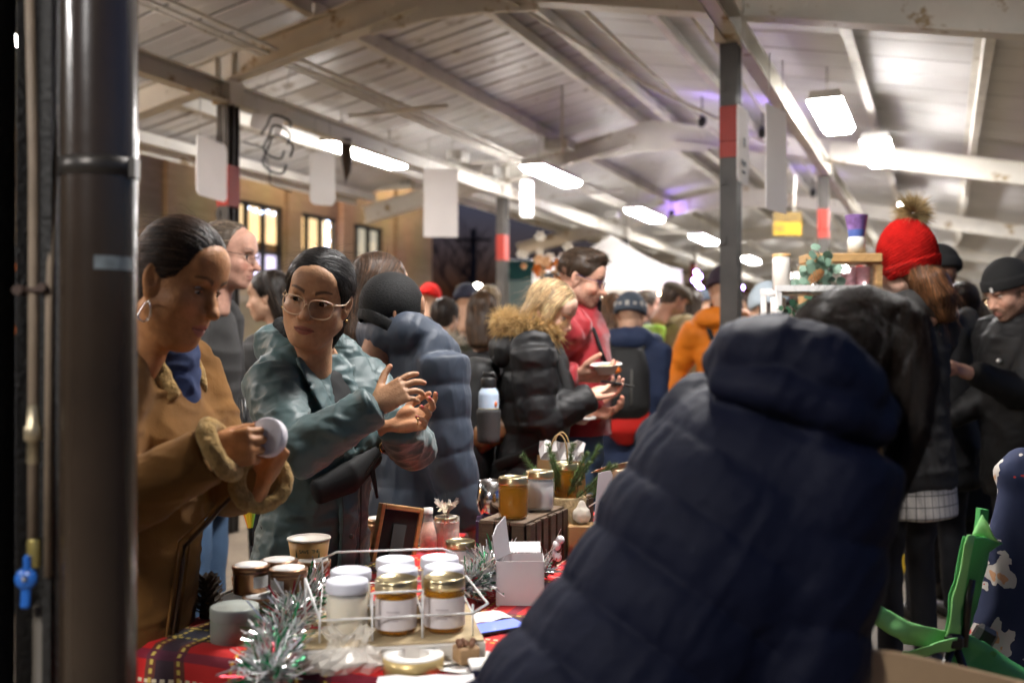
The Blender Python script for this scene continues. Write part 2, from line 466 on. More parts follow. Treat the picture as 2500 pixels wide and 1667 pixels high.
def head_field(fem=True, nose=1., jaw=1., lid=0., mouth=0., chub=0., smile=0.):
    f = Field()
    f.ell((-.012,0,.036), (.098,.074,.082))
    f.ell((.018,0,-.022), (.070,.064+.004*chub,.090), .02)
    f.ell((.030,0,-.058), (.050,.050*jaw+.007*chub,.050), .03)
    for s in (1,-1):
        f.cap((-.006,s*.053*jaw,-.058), (.058,s*.018*jaw,-.098), .018, .015, .022)
        f.ell((.054,s*.040,-.030), (.026,.022+.004*chub,.022), .02)
    f.ell((.068,0,-.100), (.016,.020*jaw,.015), .02)
    if chub: f.ell((.035,0,-.105), (.035,.035,.02*chub), .03)
    f.cap((.076,-.032,.022), (.076,.032,.022), .011 if fem else .014, None, .014)
    f.ell((.066,0,.05), (.022,.05,.035), .03)
    for s in (1,-1):
        f.ell((.090,s*.033,.001), (.0175,.0205,.0135), .009, mode='s')
    n = nose
    f.cap((.078,0,.010), (.100*(.4+.6*n),0,-.032), .0095, .0105, .011)
    f.ell((.103*(.5+.5*n),0,-.036), (.0125*n,.0120*n,.0105), .008)
    for s in (1,-1):
        f.ell((.089,s*.0135*n,-.041), (.012,.0080*n,.0085), .006)
        f.ell((.098,s*.0062*n,-.0475), (.0055,.0036,.004), .003, mode='s')
    f.ell((.074,0,-.066), (.022,.028,.022), .016)
    w = .025+.003*smile; zc = .004*smile
    f.loft([(.076,-w,-.0685+zc), (.0885,-.010,-.0645), (.0905,0,-.0655), (.0885,.010,-.0645), (.076,w,-.0685+zc)], [.002,.0052,.0048,.0052,.002], (0,0,1), .004)
    f.loft([(.076,-w*.92,-.071-mouth*.4+zc), (.0880,-.009,-.0765-mouth), (.0890,0,-.0775-mouth), (.0880,.009,-.0765-mouth), (.076,w*.92,-.071-mouth*.4+zc)], [.002,.0058,.0064,.0058,.002], (0,0,1), .004)
    f.loft([(.081,-w-.001,-.0698+zc), (.0975,-.008,-.0703-mouth*.5), (.0975,.008,-.0703-mouth*.5), (.081,w+.001,-.0698+zc)], [.0012,.0017+mouth*.45,.0017+mouth*.45,.0012], (0,0,1), .002, mode='s')
    for s in (1,-1):
        f.loft([(.0735,s*.0165,-.0015), (.0815,s*.026,.0084-.0085*lid), (.0818,s*.036,.0088-.0085*lid), (.0690,s*.0490,.0010)], [.0028,.0032,.0032,.0026], (0,0,1), .003)
        f.loft([(.0735,s*.0165,-.0020), (.0795,s*.027,-.0086), (.0790,s*.037,-.0084), (.0690,s*.0480,-.0010)], [.0028,.0030,.0030,.0026], (0,0,1), .003)
        A = rot(s*-24, 0, 0)@np.array(Matrix.Rotation(R(-14),3,'Y'))
        f.ell((-.012,s*.0765,-.006), (.0185,.0062,.0315), .006, A.T)
        f.ell((-.011,s*.0735,-.034), (.0095,.005,.010), .006, A.T)
        f.ell((-.009,s*.0825,-.001), (.0105,.0050,.019), .004, A.T, 's')
        f.ell((-.004,s*.080,-.010), (.0065,.007,.007), .003, A.T, 's')
    f.loft([(-.026,0,-.06), (-.036,0,-.12), (-.045,0,-.20)], [(.050,.054),(.051,.054),(.062,.062)] if fem else [(.058,.06),(.060,.062),(.074,.07)], (0,1,0), .03)
    return f
HEADS = {}
def head_mesh(h, **kw):
    key = (h, tuple(sorted(kw.items())))
    if key not in HEADS:
        f = head_field(**kw).build(h); V, F = f.mesh()
        if h < .004: V = relax(V, F, 1, .35)
        HEADS[key] = (V, F)
    return HEADS[key]
def head_colours(V, tone, lip, brow, stubble=0., smile=0., mouth=0., browz=0., flush=.0):
    t = np.array(tone); C = np.tile(t, (len(V),1)); x, y, z = V.T
    n1 = vnoise(V*24, 3)[:,None]; n2 = vnoise(V*85, 9)[:,None]; C *= 1+.10*n1+.07*n2*np.array([.6,1,1])
    red = np.exp(-(((x-.09)/.03)**2+(np.abs(y)/.012)**2+((z+.04)/.014)**2)) + .7*np.exp(-(((np.abs(y)-.042)/.016)**2+((z+.035)/.016)**2))*(x > .02)
    C *= 1 + red[:,None]*np.array([.10,-.10-flush,-.10-flush])
    eye = np.exp(-(((np.abs(y)-.033)/.018)**2+(z/.013)**2))*(x > .04); C *= 1-.22*eye[:,None]  # eye socket shading, put into the skin colour
    wlim = .0255+.003*smile; ay = np.clip(np.abs(y)/wlim, 0, 1)
    up = -.0612-.0070*ay**2+.004*smile*ay**2; dn = -.0835-mouth+(.0125+mouth)*ay**2+.004*smile*ay**2
    m = ((z < up) & (z > dn) & (np.abs(y) < wlim) & (x > .06)).astype(float)
    C = C*(1-m[:,None]*.85) + np.array(lip)*m[:,None]*.85
    ln = np.exp(-((z+.0703+mouth*.4-.004*smile*ay**2)/.0016)**2)*(np.abs(y) < wlim)*(x > .06); C *= 1-.6*ln[:,None]
    by = (np.abs(y)-.014)/.038; bz = .0235+browz+.0085*np.sin(np.clip(by,0,1)*2.4)-.003
    th = .0052*(1-.62*np.clip(by,0,1))
    b = np.clip(1.5-np.abs(z-bz)/th, 0, 1)*((by > -.03) & (by < 1.0))*(x > .03)
    C = C*(1-.8*b[:,None]) + np.array(brow)*(.8*b[:,None])
    lash = np.exp(-(((z-.0045)/.0022)**2))*np.exp(-((np.abs(y)-.033)/.014)**4)*(x > .066); C *= 1-.65*lash[:,None]
    if stubble:
        s = np.clip((-.045-z)/.02, 0, 1)*np.clip((x+.02)/.03, 0, 1)*(z > -.13) + .9*np.clip((-.046-z)/.006,0,1)*(np.abs(y) < .03)*(z > -.066)
        sd = np.clip((.03-np.abs(x-.005))/.02,0,1)*(np.abs(y) > .05)*(z < .0)*(z > -.09)
        s = np.clip(s+sd, 0, 1)*stubble*(1-m)*(.7+.5*vnoise(V*300, 5))
        C = C*(1-s[:,None]) + np.array(brow)*s[:,None]
    return np.clip(C, .003, 1)

def hand_field(S, fem=True, curl=((25,30,20),)*4, spread=(6,2,-3,-9), thumb=((.55,.75,-.35),(.8,.55,-.3),(.9,.4,-.3)), size=1.):
    """S=+1: thumb towards +Y.  X along the fingers, -Z palm side"""
    f = Field(); k = .93 if fem else 1.05; k *= size
    f.loft([(-.05*k,0,0), (0,0,0), (.035*k,0,.001), (.084*k,0,.003)], [(.027*k,.021*k),(.025*k,.018*k),(.036*k,.0145*k),(.041*k,.0115*k)], (0,1,0), 0, capr=.6)
    f.ell((.030*k,S*.026*k,-.008*k), (.030*k,.015*k,.014*k), .012)
    f.ell((.030*k,-S*.022*k,-.009*k), (.034*k,.013*k,.012*k), .012)
    tips = []
    ls = (.070,.079,.073,.056); ys = (.030,.0105,-.0095,-.028); xs = (.083,.088,.084,.076); rs = (.0088,.0090,.0086,.0074)
    for i in range(4):
        p = np.array([xs[i]*k, S*ys[i]*k, .003*k]); a = 0; sp = R(spread[i])*S
        pts = [p - np.array([.018*k,0,0]), p]; ph = (.46,.30,.24)
        for j in range(3):
            a += R(curl[i][j]); d = np.array([math.cos(a)*math.cos(sp), math.cos(a)*math.sin(sp), -math.sin(a)])
            p = p + d*ls[i]*k*ph[j]; pts.append(p)
        r = rs[i]*k; f.loft(pts, [r*1.02, r*1.10, r*1.0, r*.92, r*.78], None, .006, capr=1.)
        tips.append((p, np.array([-math.sin(-a)*0+math.sin(a)*math.cos(sp), math.sin(a)*math.sin(sp), math.cos(a)]), r))
    p = np.array([.018*k, S*.026*k, -.006*k]); pts = [p]
    for L, d in zip((.036,.034,.028), thumb):
        d = np.array(d, float); d[1] *= S; d /= np.linalg.norm(d); p = p+d*L*k; pts.append(p)
    f.loft(pts, [.0135*k,.0118*k,.0100*k,.0080*k], None, .010, capr=1.)
    d = pts[-1]-pts[-2]; d /= np.linalg.norm(d); nn = np.cross(d, [0,0,1]); nn = np.cross(nn, d) if abs(d[2]) < .9 else np.array([0,S,0]); nn = nn/np.linalg.norm(nn)+np.array([0,S*.9,0]); nn -= d*(nn@d)
    tips.append((p, nn/np.linalg.norm(nn), .0085*k))
    return f, tips
def hand_mesh(M, S, tone, h=.0026, nail=None, **kw):
    f, tips = hand_field(S, **kw); f.build(h); V, F = f.mesh()
    if h < .004: V = relax(V, F, 1, .3)
    C = np.tile(np.array(tone), (len(V),1)); C *= 1+.10*vnoise(V*60, 2)[:,None]
    C *= np.where(normals(V,F)[:,2:3] < -.2, np.array([[1.22,1.12,1.08]]), 1.)
    nc = np.array(nail) if nail is not None else np.array(tone)*np.array([1.25,1.1,1.1])
    for (p, n, r) in tips:
        q = V-(p+n*r*.75); m = (q**2).sum(1) < (r*.72)**2; C[m] = nc
        m2 = ((V-p)**2).sum(1) < (r*1.6)**2; C[m2 & ~m] *= np.array([1.08,.93,.92])
    return xf(M, V), F, np.clip(C, .003, 1)

def ik(S, W, L1, L2, hint):
    S, W = np.array(S, float), np.array(W, float); d = W-S; D = np.linalg.norm(d)
    if D > (L1+L2)*.995: W = S+d/D*(L1+L2)*.995; d = W-S; D = np.linalg.norm(d)
    a = (L1*L1-L2*L2+D*D)/(2*D); hgt = math.sqrt(max(L1*L1-a*a, 0)); u = d/D
    hv = np.array(hint, float); hv = hv-u*(hv@u); hv /= np.linalg.norm(hv)+1e-9
    return S+u*a+hv*hgt, W

def eyes(M, gaze, iris, parent, white=(.62,.58,.54)):
    """gaze in head axes"""
    ms = [mat('eye_white', white, .12, spec=.5), mat('iris_%d%d%d' % tuple(int(c*99) for c in iris), iris, .1), mat('pupil', (.004,.004,.004), .05)]
    g = np.array(gaze, float); g /= np.linalg.norm(g)
    for s in (1,-1):
        mb = MB(); mb.M = M; c = np.array((.0678,s*.0325,-.0003)); r = .0128; prof = []; mi = []
        for i in range(13):
            th = math.pi*i/12; th = (0, .12, .20, .26, .46, .56, .7, 1., 1.4, 1.9, 2.3, 2.7, math.pi)[i]
            prof.append((r*math.sin(th), r*math.cos(th)))
        mi = [2,2,2,1,1,1,0,0,0,0,0,0]
        mb.lathe(c, prof, 18, 0, g, True, mi); mb.obj('eye', ms, parent)

def glasses(M, parent, rim, w=.047, hgt=.040, gap=.017, x=.098, r=.0013, drop=-.004, lens=True, rnd=.72, name='glasses'):
    mb = MB(); mb.M = M
    for s in (1,-1):
        pts = []; cy = s*(gap/2+w/2)
        for i in range(28):
            t = 2*math.pi*i/28; c, q = math.cos(t), math.sin(t)
            cc = math.copysign(abs(c)**rnd, c); qq = math.copysign(abs(q)**rnd, q)
            yy = cy+s*cc*w/2*(1.0 if qq < 0 else 1.06); pts.append((x-1.6*max(0,abs(yy)-.02)**1.5*1.2, yy, drop+qq*hgt/2*(1.05 if qq < 0 else .95)))
        mb.tube(pts, r, 6, 0, closed=True)
        if lens:
            pl = [np.array(p) for p in pts]; cen = np.mean(pl, 0); base = mb.n; mb.add(pl+[cen], [(i,(i+1)%28,28) for i in range(28)], 1, True)
        yo = s*(gap/2+w*1.02)
        mb.tube([(x-.012,yo,drop+hgt*.32), (x-.035,yo+s*.008,drop+hgt*.3), (.02,s*.0775,drop+.012), (-.008,s*.080,.014), (-.03,s*.079,-.006)], [r*1.2]*5, 6, 0)
    mb.tube([(x-.0015,-gap/2+.001,drop+.004), (x+.003,0,drop+.008), (x-.0015,gap/2-.001,drop+.004)], r*1.1, 6, 0)
    lm = mat('lens_glass', (.02,.02,.02), .02, alpha=.05, spec=.5)
    return mb.obj(name, [rim, lm], parent)

class Person:
    def __init__(s, label, x, y, face, H=1.66, z0=0., lean=0., side=0., group=None, tone=(.36,.20,.13), build=1., fem=True, hy=None):
        s.root = thing('person', label, 'person', (x, y, z0), group); s.H = H; s.fem = fem; s.tone = np.array(tone); s.b = build
        th = R(face); s.f = np.array([math.cos(th), math.sin(th), 0]); s.l = np.array([-math.sin(th), math.cos(th), 0]); s.face = face
        A = np.stack([s.f, s.l, np.array([0,0,1.])], 1)                              # columns
        Rl = np.array(Matrix.Rotation(R(lean), 3, 'Y') @ Matrix.Rotation(R(-side), 3, 'X'))
        s.A = A; s.T = A @ Rl; s.base = np.array([x, y, z0])
        s.pel = s.base + np.array([0,0,.53*H]) - s.f*.0
        s.k = H/1.66
        s.sh = {1: s.tp(0, .165*build*(1 if fem else 1.1), .475), -1: s.tp(0, -.165*build*(1 if fem else 1.1), .475)}
        s.nk = s.tp(-.012, 0, .545)
        s.V = []; s.F = []; s.C = []; s.n = 0; s.wr = {}; s.el = {}
        s.hm = m4(A, s.nk + s.T@np.array([.035,0,.135])*s.k, s.k)
    def tp(s, x, y, z):
        """torso coordinates (forward, left, up from the pelvis; metres at 1.66 m height) to world"""
        return s.pel + s.T @ np.array([x, y, z])*s.k
    def bp(s, x, y, z):
        return s.base + s.A @ np.array([x, y, z])*s.k
    def body(s, V, F, C):
        s.V.append(V); s.F.append(F+s.n); s.C.append(C); s.n += len(V)
    def head(s, yaw, pitch=0, roll=0, h=.0028, pos=None, lip=(.30,.10,.085), brow=(.02,.013,.01), stubble=0., scale=1., flush=0., browz=0., **kw):
        """yaw = world heading of the face in degrees"""
        A = rot(yaw, pitch, roll)
        c = s.nk + s.T@np.array([.03,0,.10])*s.k + A@np.array([.012,0,.045])*s.k if pos is None else np.array(pos, float)
        s.hm = m4(A, c, s.k*scale if not hasattr(scale,'__len__') else s.k*np.array(scale))
        V, F = head_mesh(h, fem=s.fem, **kw)
        s.body(xf(s.hm, V), F, head_colours(V, s.tone, lip, brow, stubble, kw.get('smile',0), kw.get('mouth',0), browz, flush))
        return s
    def arm(s, S, wrist, hint=(0,0,-1), hand=None, up=None):
        """S=+1 left arm; wrist world point; hand=(finger direction, back-of-hand direction, kwargs)"""
        e, w = ik(s.sh[S], wrist, .285*s.k, .245*s.k, hint); s.el[S] = e; s.wr[S] = w
        if hand:
            d, n, kw = hand; d = np.array(d, float); d /= np.linalg.norm(d); n = np.array(n, float); n -= d*(n@d); n /= np.linalg.norm(n)
            A = np.stack([d, np.cross(n, d), n], 1); ths = kw.pop('th', None)
            # thumb side: for a left hand with fingers +X and back +Z the thumb is at -Y
            T = -S if ths is None else ths
            V, F, C = hand_mesh(m4(A, w, s.k*kw.pop('scale',1.)), T, kw.pop('tone', s.tone), fem=s.fem, **kw); s.body(V, F, C)
        return s
    def core(s, h=.022, legs=True):
        f = Field()
        f.loft([s.tp(0,0,-.05), s.tp(0,0,.14), s.tp(0,0,.33), s.tp(-.005,0,.49), s.tp(-.01,0,.56)], [(.15,.10),(.125,.09),(.14,.10),(.12,.07),(.055,.055)], s.l)
        for S in (1,-1):
            if S in s.el: f.loft([s.sh[S], s.el[S], s.wr[S]], [.042,.034,.023], None, .03)
            if legs: f.loft([s.tp(0,S*.08,-.03), s.leg(S,1), s.leg(S,2)], [.075,.05,.035], None, .03)
        f.build(h); V, F = f.mesh(); s.body(V, F, np.tile(s.tone, (len(V),1)))
    stance = 0.
    def leg(s, S, j):
        q = (s.stance if S > 0 else -s.stance)
        return s.bp(.02+q*.5, S*.085, .48) if j == 1 else s.bp(q, S*.095, .06)
    def finish(s, legs=True):
        s.core(legs=legs)
        V = np.concatenate(s.V); F = np.concatenate(s.F); C = np.concatenate(s.C)
        # the body mesh hangs under the person's empty; it is one mesh
        s.bo = raw_mesh('body', V, F, skin_mat(), s.root, col=C); return s.root
    def cloth(s, name, field, h, m, crump=None, rel=1, clip=None, col=None):
        field.build(h, clip); V, F = field.mesh()
        if rel: V = relax(V, F, rel, .5)
        for c in (crump or []): V = crumple(V, F, *c)
        return raw_mesh(name, V, F, m, s.root, col=col(V) if col else None), V, F
    def trousers(s, m, h=.014, r=(.098,.068,.062), crump=True):
        f = Field()
        f.loft([s.tp(0,0,.10), s.tp(0,0,-.06)], [(.15*s.b,.11*s.b),(.165*s.b,.125*s.b)], s.l)
        for S in (1,-1): f.loft([s.tp(0,S*.085,-.05), s.leg(S,1), s.leg(S,2)+np.array([0,0,.0])], [q*s.b if i < 1 else q for i, q in enumerate(r)], None, .02, capr=.3)
        return s.cloth('trousers', f, h, m, [((9,9,16), .006, 4)] if crump else None)
    def shoes(s, m):
        for S in (1,-1):
            p = s.leg(S,2)-np.array([0,0,.06*s.k]); f = Field()
            f.loft([p+np.array([0,0,.085])-s.f*.03, p+np.array([0,0,.045])-s.f*.035], [.045,.043], None)
            f.loft([p-s.f*.045+np.array([0,0,.035]), p+s.f*.08+np.array([0,0,.04]), p+s.f*.16+np.array([0,0,.03])], [(.038,.035),(.045,.04),(.036,.028)], s.l, .02)
            f.half(p, (0,0,-1)); s.cloth('shoe', f, .012, m)
    def jacket(s, name, m, h=.009, length=.16, th=.02, puff=None, sleeve=(.076,.062,.046), armpuff=None, flare=0., belly=0., collar=.0, hood=None, crump=None, cuffs=True, clip=None, extra=None, rel=1, hooddir=None, wid=1., col=None, bust=0.):
        f = Field(); b = s.b*wid; t = th
        zs = (-length, -.06, .10, .20, .32, .43, .49, .535)
        ws = ((.168+flare+t, .125+flare*.8+t), (.166+flare*.5+t,.125+flare*.4+t+belly*.4), (.140+t,.108+t+belly), (.142+t,.112+t+belly*.6), (.155+t,.118+t+bust*.3), (.148+t,.098+t), (.112+t,.075+t), (.062+t,.058+t))
        xs = (0,0,.008+belly*.45,.01+belly*.35,.008+bust*.4,0,-.01,-.018)
        f.loft([s.tp(x,0,z) for x, z in zip(xs, zs)], [(w*b, d*b) for w, d in ws], s.l, puff=puff, capr=.25)
        if bust:
            for S in (1,-1): f.ell(s.tp(.085,S*.07,.33), (.06*b+bust*.3,)*3, .05)
        for S in (1,-1):
            if S in s.el:
                d = s.wr[S]-s.el[S]; d /= np.linalg.norm(d)
                inn = s.sh[S]*.82+s.tp(0,0,.46)*.18
                f.loft([inn, s.sh[S]*.985+s.el[S]*.015, s.sh[S]*.4+s.el[S]*.6, s.el[S], s.el[S]*.45+s.wr[S]*.55, s.wr[S]-d*.012], [sleeve[0]*.9+t*.5, sleeve[0]+t*.4, sleeve[1]+.003+t*.4, sleeve[1]+t*.4, (sleeve[1]+sleeve[2])/2+t*.3, sleeve[2]+t*.2], None, .03, puff=armpuff or puff, capr=.35)
        if collar:
            f.loft([s.tp(-.018,0,.50), s.tp(-.014,0,.545+collar)], [(.075+t,.072+t),(.066+t,.064+t)], s.l, .02, capr=.3)
            tk = max(.015, 2.4*h); f.loft([s.tp(-.014,0,.53), s.tp(-.006,0,.60+collar)], [(.075+t-tk,.072+t-tk),(.068+t-tk,.066+t-tk)], s.l, .002, 's', capr=.3)
        if hood:
            r, w, bk, dz = hood                                   # thickness, half width, how far back, height
            pts = [s.tp(.06,w*.80,.46+dz*.2), s.tp(.0,w,.515+dz*.7), s.tp(-bk*.75,w*.78,.53+dz), s.tp(-bk,0,.525+dz), s.tp(-bk*.75,-w*.78,.53+dz), s.tp(.0,-w,.515+dz*.7), s.tp(.06,-w*.80,.46+dz*.2)]
            f.loft(pts, [r*.55,r*.9,r*1.1,r*1.25,r*1.1,r*.9,r*.55], None, .02)
        if extra: extra(f)
        return s.cloth(name, f, h, m, crump, rel, clip, col)

def front_line(P, V, y, zs, off=.002, xmax=.27, tol=.016):
    """points on the front of a garment along the height zs (torso coordinates)"""
    q = (V-P.pel)@P.T/P.k; out = []
    for z in zs:
        m = (np.abs(q[:,1]-y) < tol) & (np.abs(q[:,2]-z) < .014) & (q[:,0] < xmax) & (q[:,0] > 0)
        if m.any(): out.append((q[m,0].max(), z))
    xs = np.array([o[0] for o in out]); xs = np.convolve(np.pad(xs, 2, 'edge'), np.ones(5)/5, 'valid')
    return [P.tp(x+off, y, o[1]) for x, o in zip(xs, out)]
def beanie(P, m, lab=None, r=(.106,.085,.098), low=.02, tilt=0, slouch=0., knit=0., name='beanie', h=.005, cuff=True, col=None):
    f = Field(); f.ell((-.014-slouch*.3,0,.038+slouch*.25), np.array(r)); 
    if slouch: f.ell((-.05-slouch*.4,0,.06+slouch*.3), (.075+slouch*.3,.08,.075), .04)
    t = R(tilt); f.half((0,0,low), (math.sin(t)*1., 0, -math.cos(t)))
    if cuff: f.fn(lambda X,Y,Z: np.maximum(np.abs((Z-low-.022)*math.cos(t)-X*math.sin(t))-.022, np.sqrt(((X+.014)/(r[0]+.006))**2+(Y/(r[1]+.006))**2+((Z-.038)/(r[2]+.006))**2)*.09-.09), (-.15,-.12,-.1), (.12,.12,.12), .004)
    f.build(h); V, F = f.mesh(); V = relax(V, F, 1, .4)
    if knit:
        a = np.arctan2(V[:,1], V[:,0]+.014); w = np.sin(a*46)*np.sin(V[:,2]*520+np.round(a*46/math.pi)*math.pi*.5)
        V = V + normals(V,F)*(knit*w)[:,None]
    return raw_mesh(name, xf(P.hm, V), F, m, P.root, col=col(V) if col else None)
def hair_mat(nm, c, rough=.42): return mat('hair_'+nm, attr=True, rough=rough, spec=.35, stretch=(1,1,1), col=c, bump=(180,.0012))
def hair(P, field, m, tone, h=.005, n=0, L=.12, flow=None, r0=.0011, seed=1, mask=None, seg=8, loose=0, groove=.0022, gscale=(60,60,14), off=.0012, sdir=None, name='hair', drop=0.):
    field.build(h); V, F = field.mesh(); V = relax(V, F, 1, .4)
    q = V*np.array(gscale); V2 = V + normals(V,F)*(groove*vnoise(q, seed))[:,None]
    g = np.random.default_rng(seed); parts = [(V2, F)]; t = np.array(tone)
    C = [t*.55*(1+.3*vnoise(q, seed+1))[:,None]]
    if n:
        p, nr = pick(V, F, n, seed, mask); d = flow(p, None) if flow else np.tile(np.array([-1,0,0.]), (n,1))
        Vs, Fs = strands(p, d, L*g.uniform(.5,1.1,n), r0*g.uniform(.7,1.4,n), seg, field, off, flow, seed=seed, jit=.12); parts.append((Vs, Fs))
        C.append(np.repeat(t*g.lognormal(.1,.6,(n,1)), len(Vs)//n, 0))
    if loose:
        p, nr = pick(V, F, loose, seed+3, mask); d = (flow(p, None) if flow else np.tile(np.array([-1,0,0.]), (loose,1)))+nr*.35
        Vs, Fs = strands(p, d, L*.7*g.uniform(.3,1.1,loose), r0*.5, 6, None, 0, None, seed=seed+3, jit=.35, drop=.08, curl=.12); parts.append((Vs, Fs))
        C.append(np.repeat(t*g.lognormal(0,.3,(loose,1)), len(Vs)//loose, 0))
    VV, FF = merge(*parts)
    return raw_mesh(name, xf(P.hm, VV), FF, m, P.root, col=np.clip(np.concatenate(C), .001, 1))
def fur_ring(P, pts, rad, tone, n=1800, L=.05, name='fur_trim', r0=.0014, seed=3, tipc=(.55,.45,.3), h=.01, parent=None, drop=.1, dirs=None):
    f = Field(); f.loft(pts, [rad]*len(pts) if not hasattr(rad,'__len__') else rad, None); f.build(h); V, F = f.mesh()
    g = np.random.default_rng(seed); p, nr = pick(V, F, n, seed)
    d = nr if dirs is None else nr+np.array(dirs)
    Vs, Fs = strands(p-nr*.004, d, L*g.uniform(.5,1.15,n), r0, 4, None, 0, None, drop=drop, jit=.42, seed=seed)
    k = len(Vs)//n; u = np.tile(np.repeat(np.linspace(0,1,5), 3), n)[:,None]
    cs = np.array(tone)*g.lognormal(0,.3,(n,1)); cs = np.repeat(cs, k, 0)*(1-u*.6)+np.array(tipc)*u*.6
    VV, FF = merge((V,F),(Vs,Fs)); C = np.concatenate([np.tile(np.array(tone)*.5,(len(V),1)), cs])
    return raw_mesh(name, VV, FF, mat('fur', attr=True, rough=.8, spec=.2), P.root if parent is None else parent, col=np.clip(C,.002,1))
# ------------------------------------------------------------------ the market shed and what lies round it
SA = R(23.4)
EU = np.array([math.sin(SA), math.cos(SA), 0.]); EV = np.array([math.cos(SA), -math.sin(SA), 0.]); EZ = np.array([0,0,1.])
S0 = np.array([-2.10, 7.36, 0.])
def S(u, v, z=0.): return S0 + EU*u + EV*v + EZ*z
AX = np.stack([EU, EV, EZ])
BAY = 5.0; VR = 3.70; RIDGE = 1.85; SLOPE = .20
def zroof(v): return 3.72 - SLOPE*abs(v-RIDGE)*1.0 + SLOPE*RIDGE*.0      # underside of the deck minus purlins
def ztop(v): return 3.70 + .0 - SLOPE*abs(v-RIDGE)                        # bottom flange line of the rafters

concrete = mat('concrete', (.125,.098,.068), .75, var=(3.5,.35), wear=((.08,.065,.05), 2.2, .60), bump=(60,.004), bump2=(8,.01))
walkmat = mat('walk_concrete', (.15,.122,.085), .7, var=(2.5,.3), wear=((.09,.075,.055), 3.1, .6), bump=(60,.004))
yellow = mat('kerb_yellow', (.62,.40,.02), .6, var=(9,.2), wear=((.2,.16,.1), 9, .66), bump=(40,.004))
g = MB(); g.add([(-320,-60,0),(320,-60,0),(320,420,0),(-320,420,0)], [(0,1,2,3)])
tag(g.obj('ground', concrete), kind='structure')
KD = np.array([.842,-.539,0]); KN = np.array([.539,.842,0]); K0 = np.array([-2.43,9.12,0])
AK = np.stack([KD, KN, EZ])
w = MB(); w.box(K0+KN*(22.5+.16)+KD*2+EZ*.065, (44,45,.15), 0, AK); walk = tag(w.obj('pavement', walkmat), kind='structure')
for i in range(12):
    k = MB(); k.box(K0+KD*(-15+2.6*i)+KN*.08+EZ*.070, (2.58,.16,.158), 0, AK, .012); tag(k.obj('kerb', yellow), kind='structure')

cream = mat('cream_paint', (.72,.69,.62), .5, var=(2.5,.16), wear=((.36,.26,.14), 5, .585), bump=(70,.0015))
creamp = mat('cream_purlin', (.70,.67,.61), .5, var=(3,.2), wear=((.34,.26,.16), 9, .62), bump=(60,.001))
deck = mat('deck_steel', (.64,.63,.62), .45, metal=0., var=(2.2,.16), wear=((.36,.32,.28), 3, .60), bump=(30,.001), stretch=(1,.25,1))
deckr = mat('deck_panel', (.56,.55,.55), .5, var=(1.5,.10), bump=(14,.002), spec=.7)
postm = mat('post_paint', (.045,.040,.035), .5, var=(6,.3), wear=((.09,.07,.055), 12, .64), bump=(80,.0015))
redm = mat('red_band_paint', (.27,.022,.012), .55, var=(6,.2), wear=((.25,.03,.015), 14, .66), bump=(80,.001))
galv = mat('galvanised', (.5,.49,.46), .35, metal=.7, var=(20,.2))
gutm = mat('gutter_green', (.012,.045,.035), .3, var=(4,.2), spec=.7)
shed = thing('market_shed', 'open market shed with cream steel frames, ribbed roof and dark posts with red bands', 'shed', S(0,0))

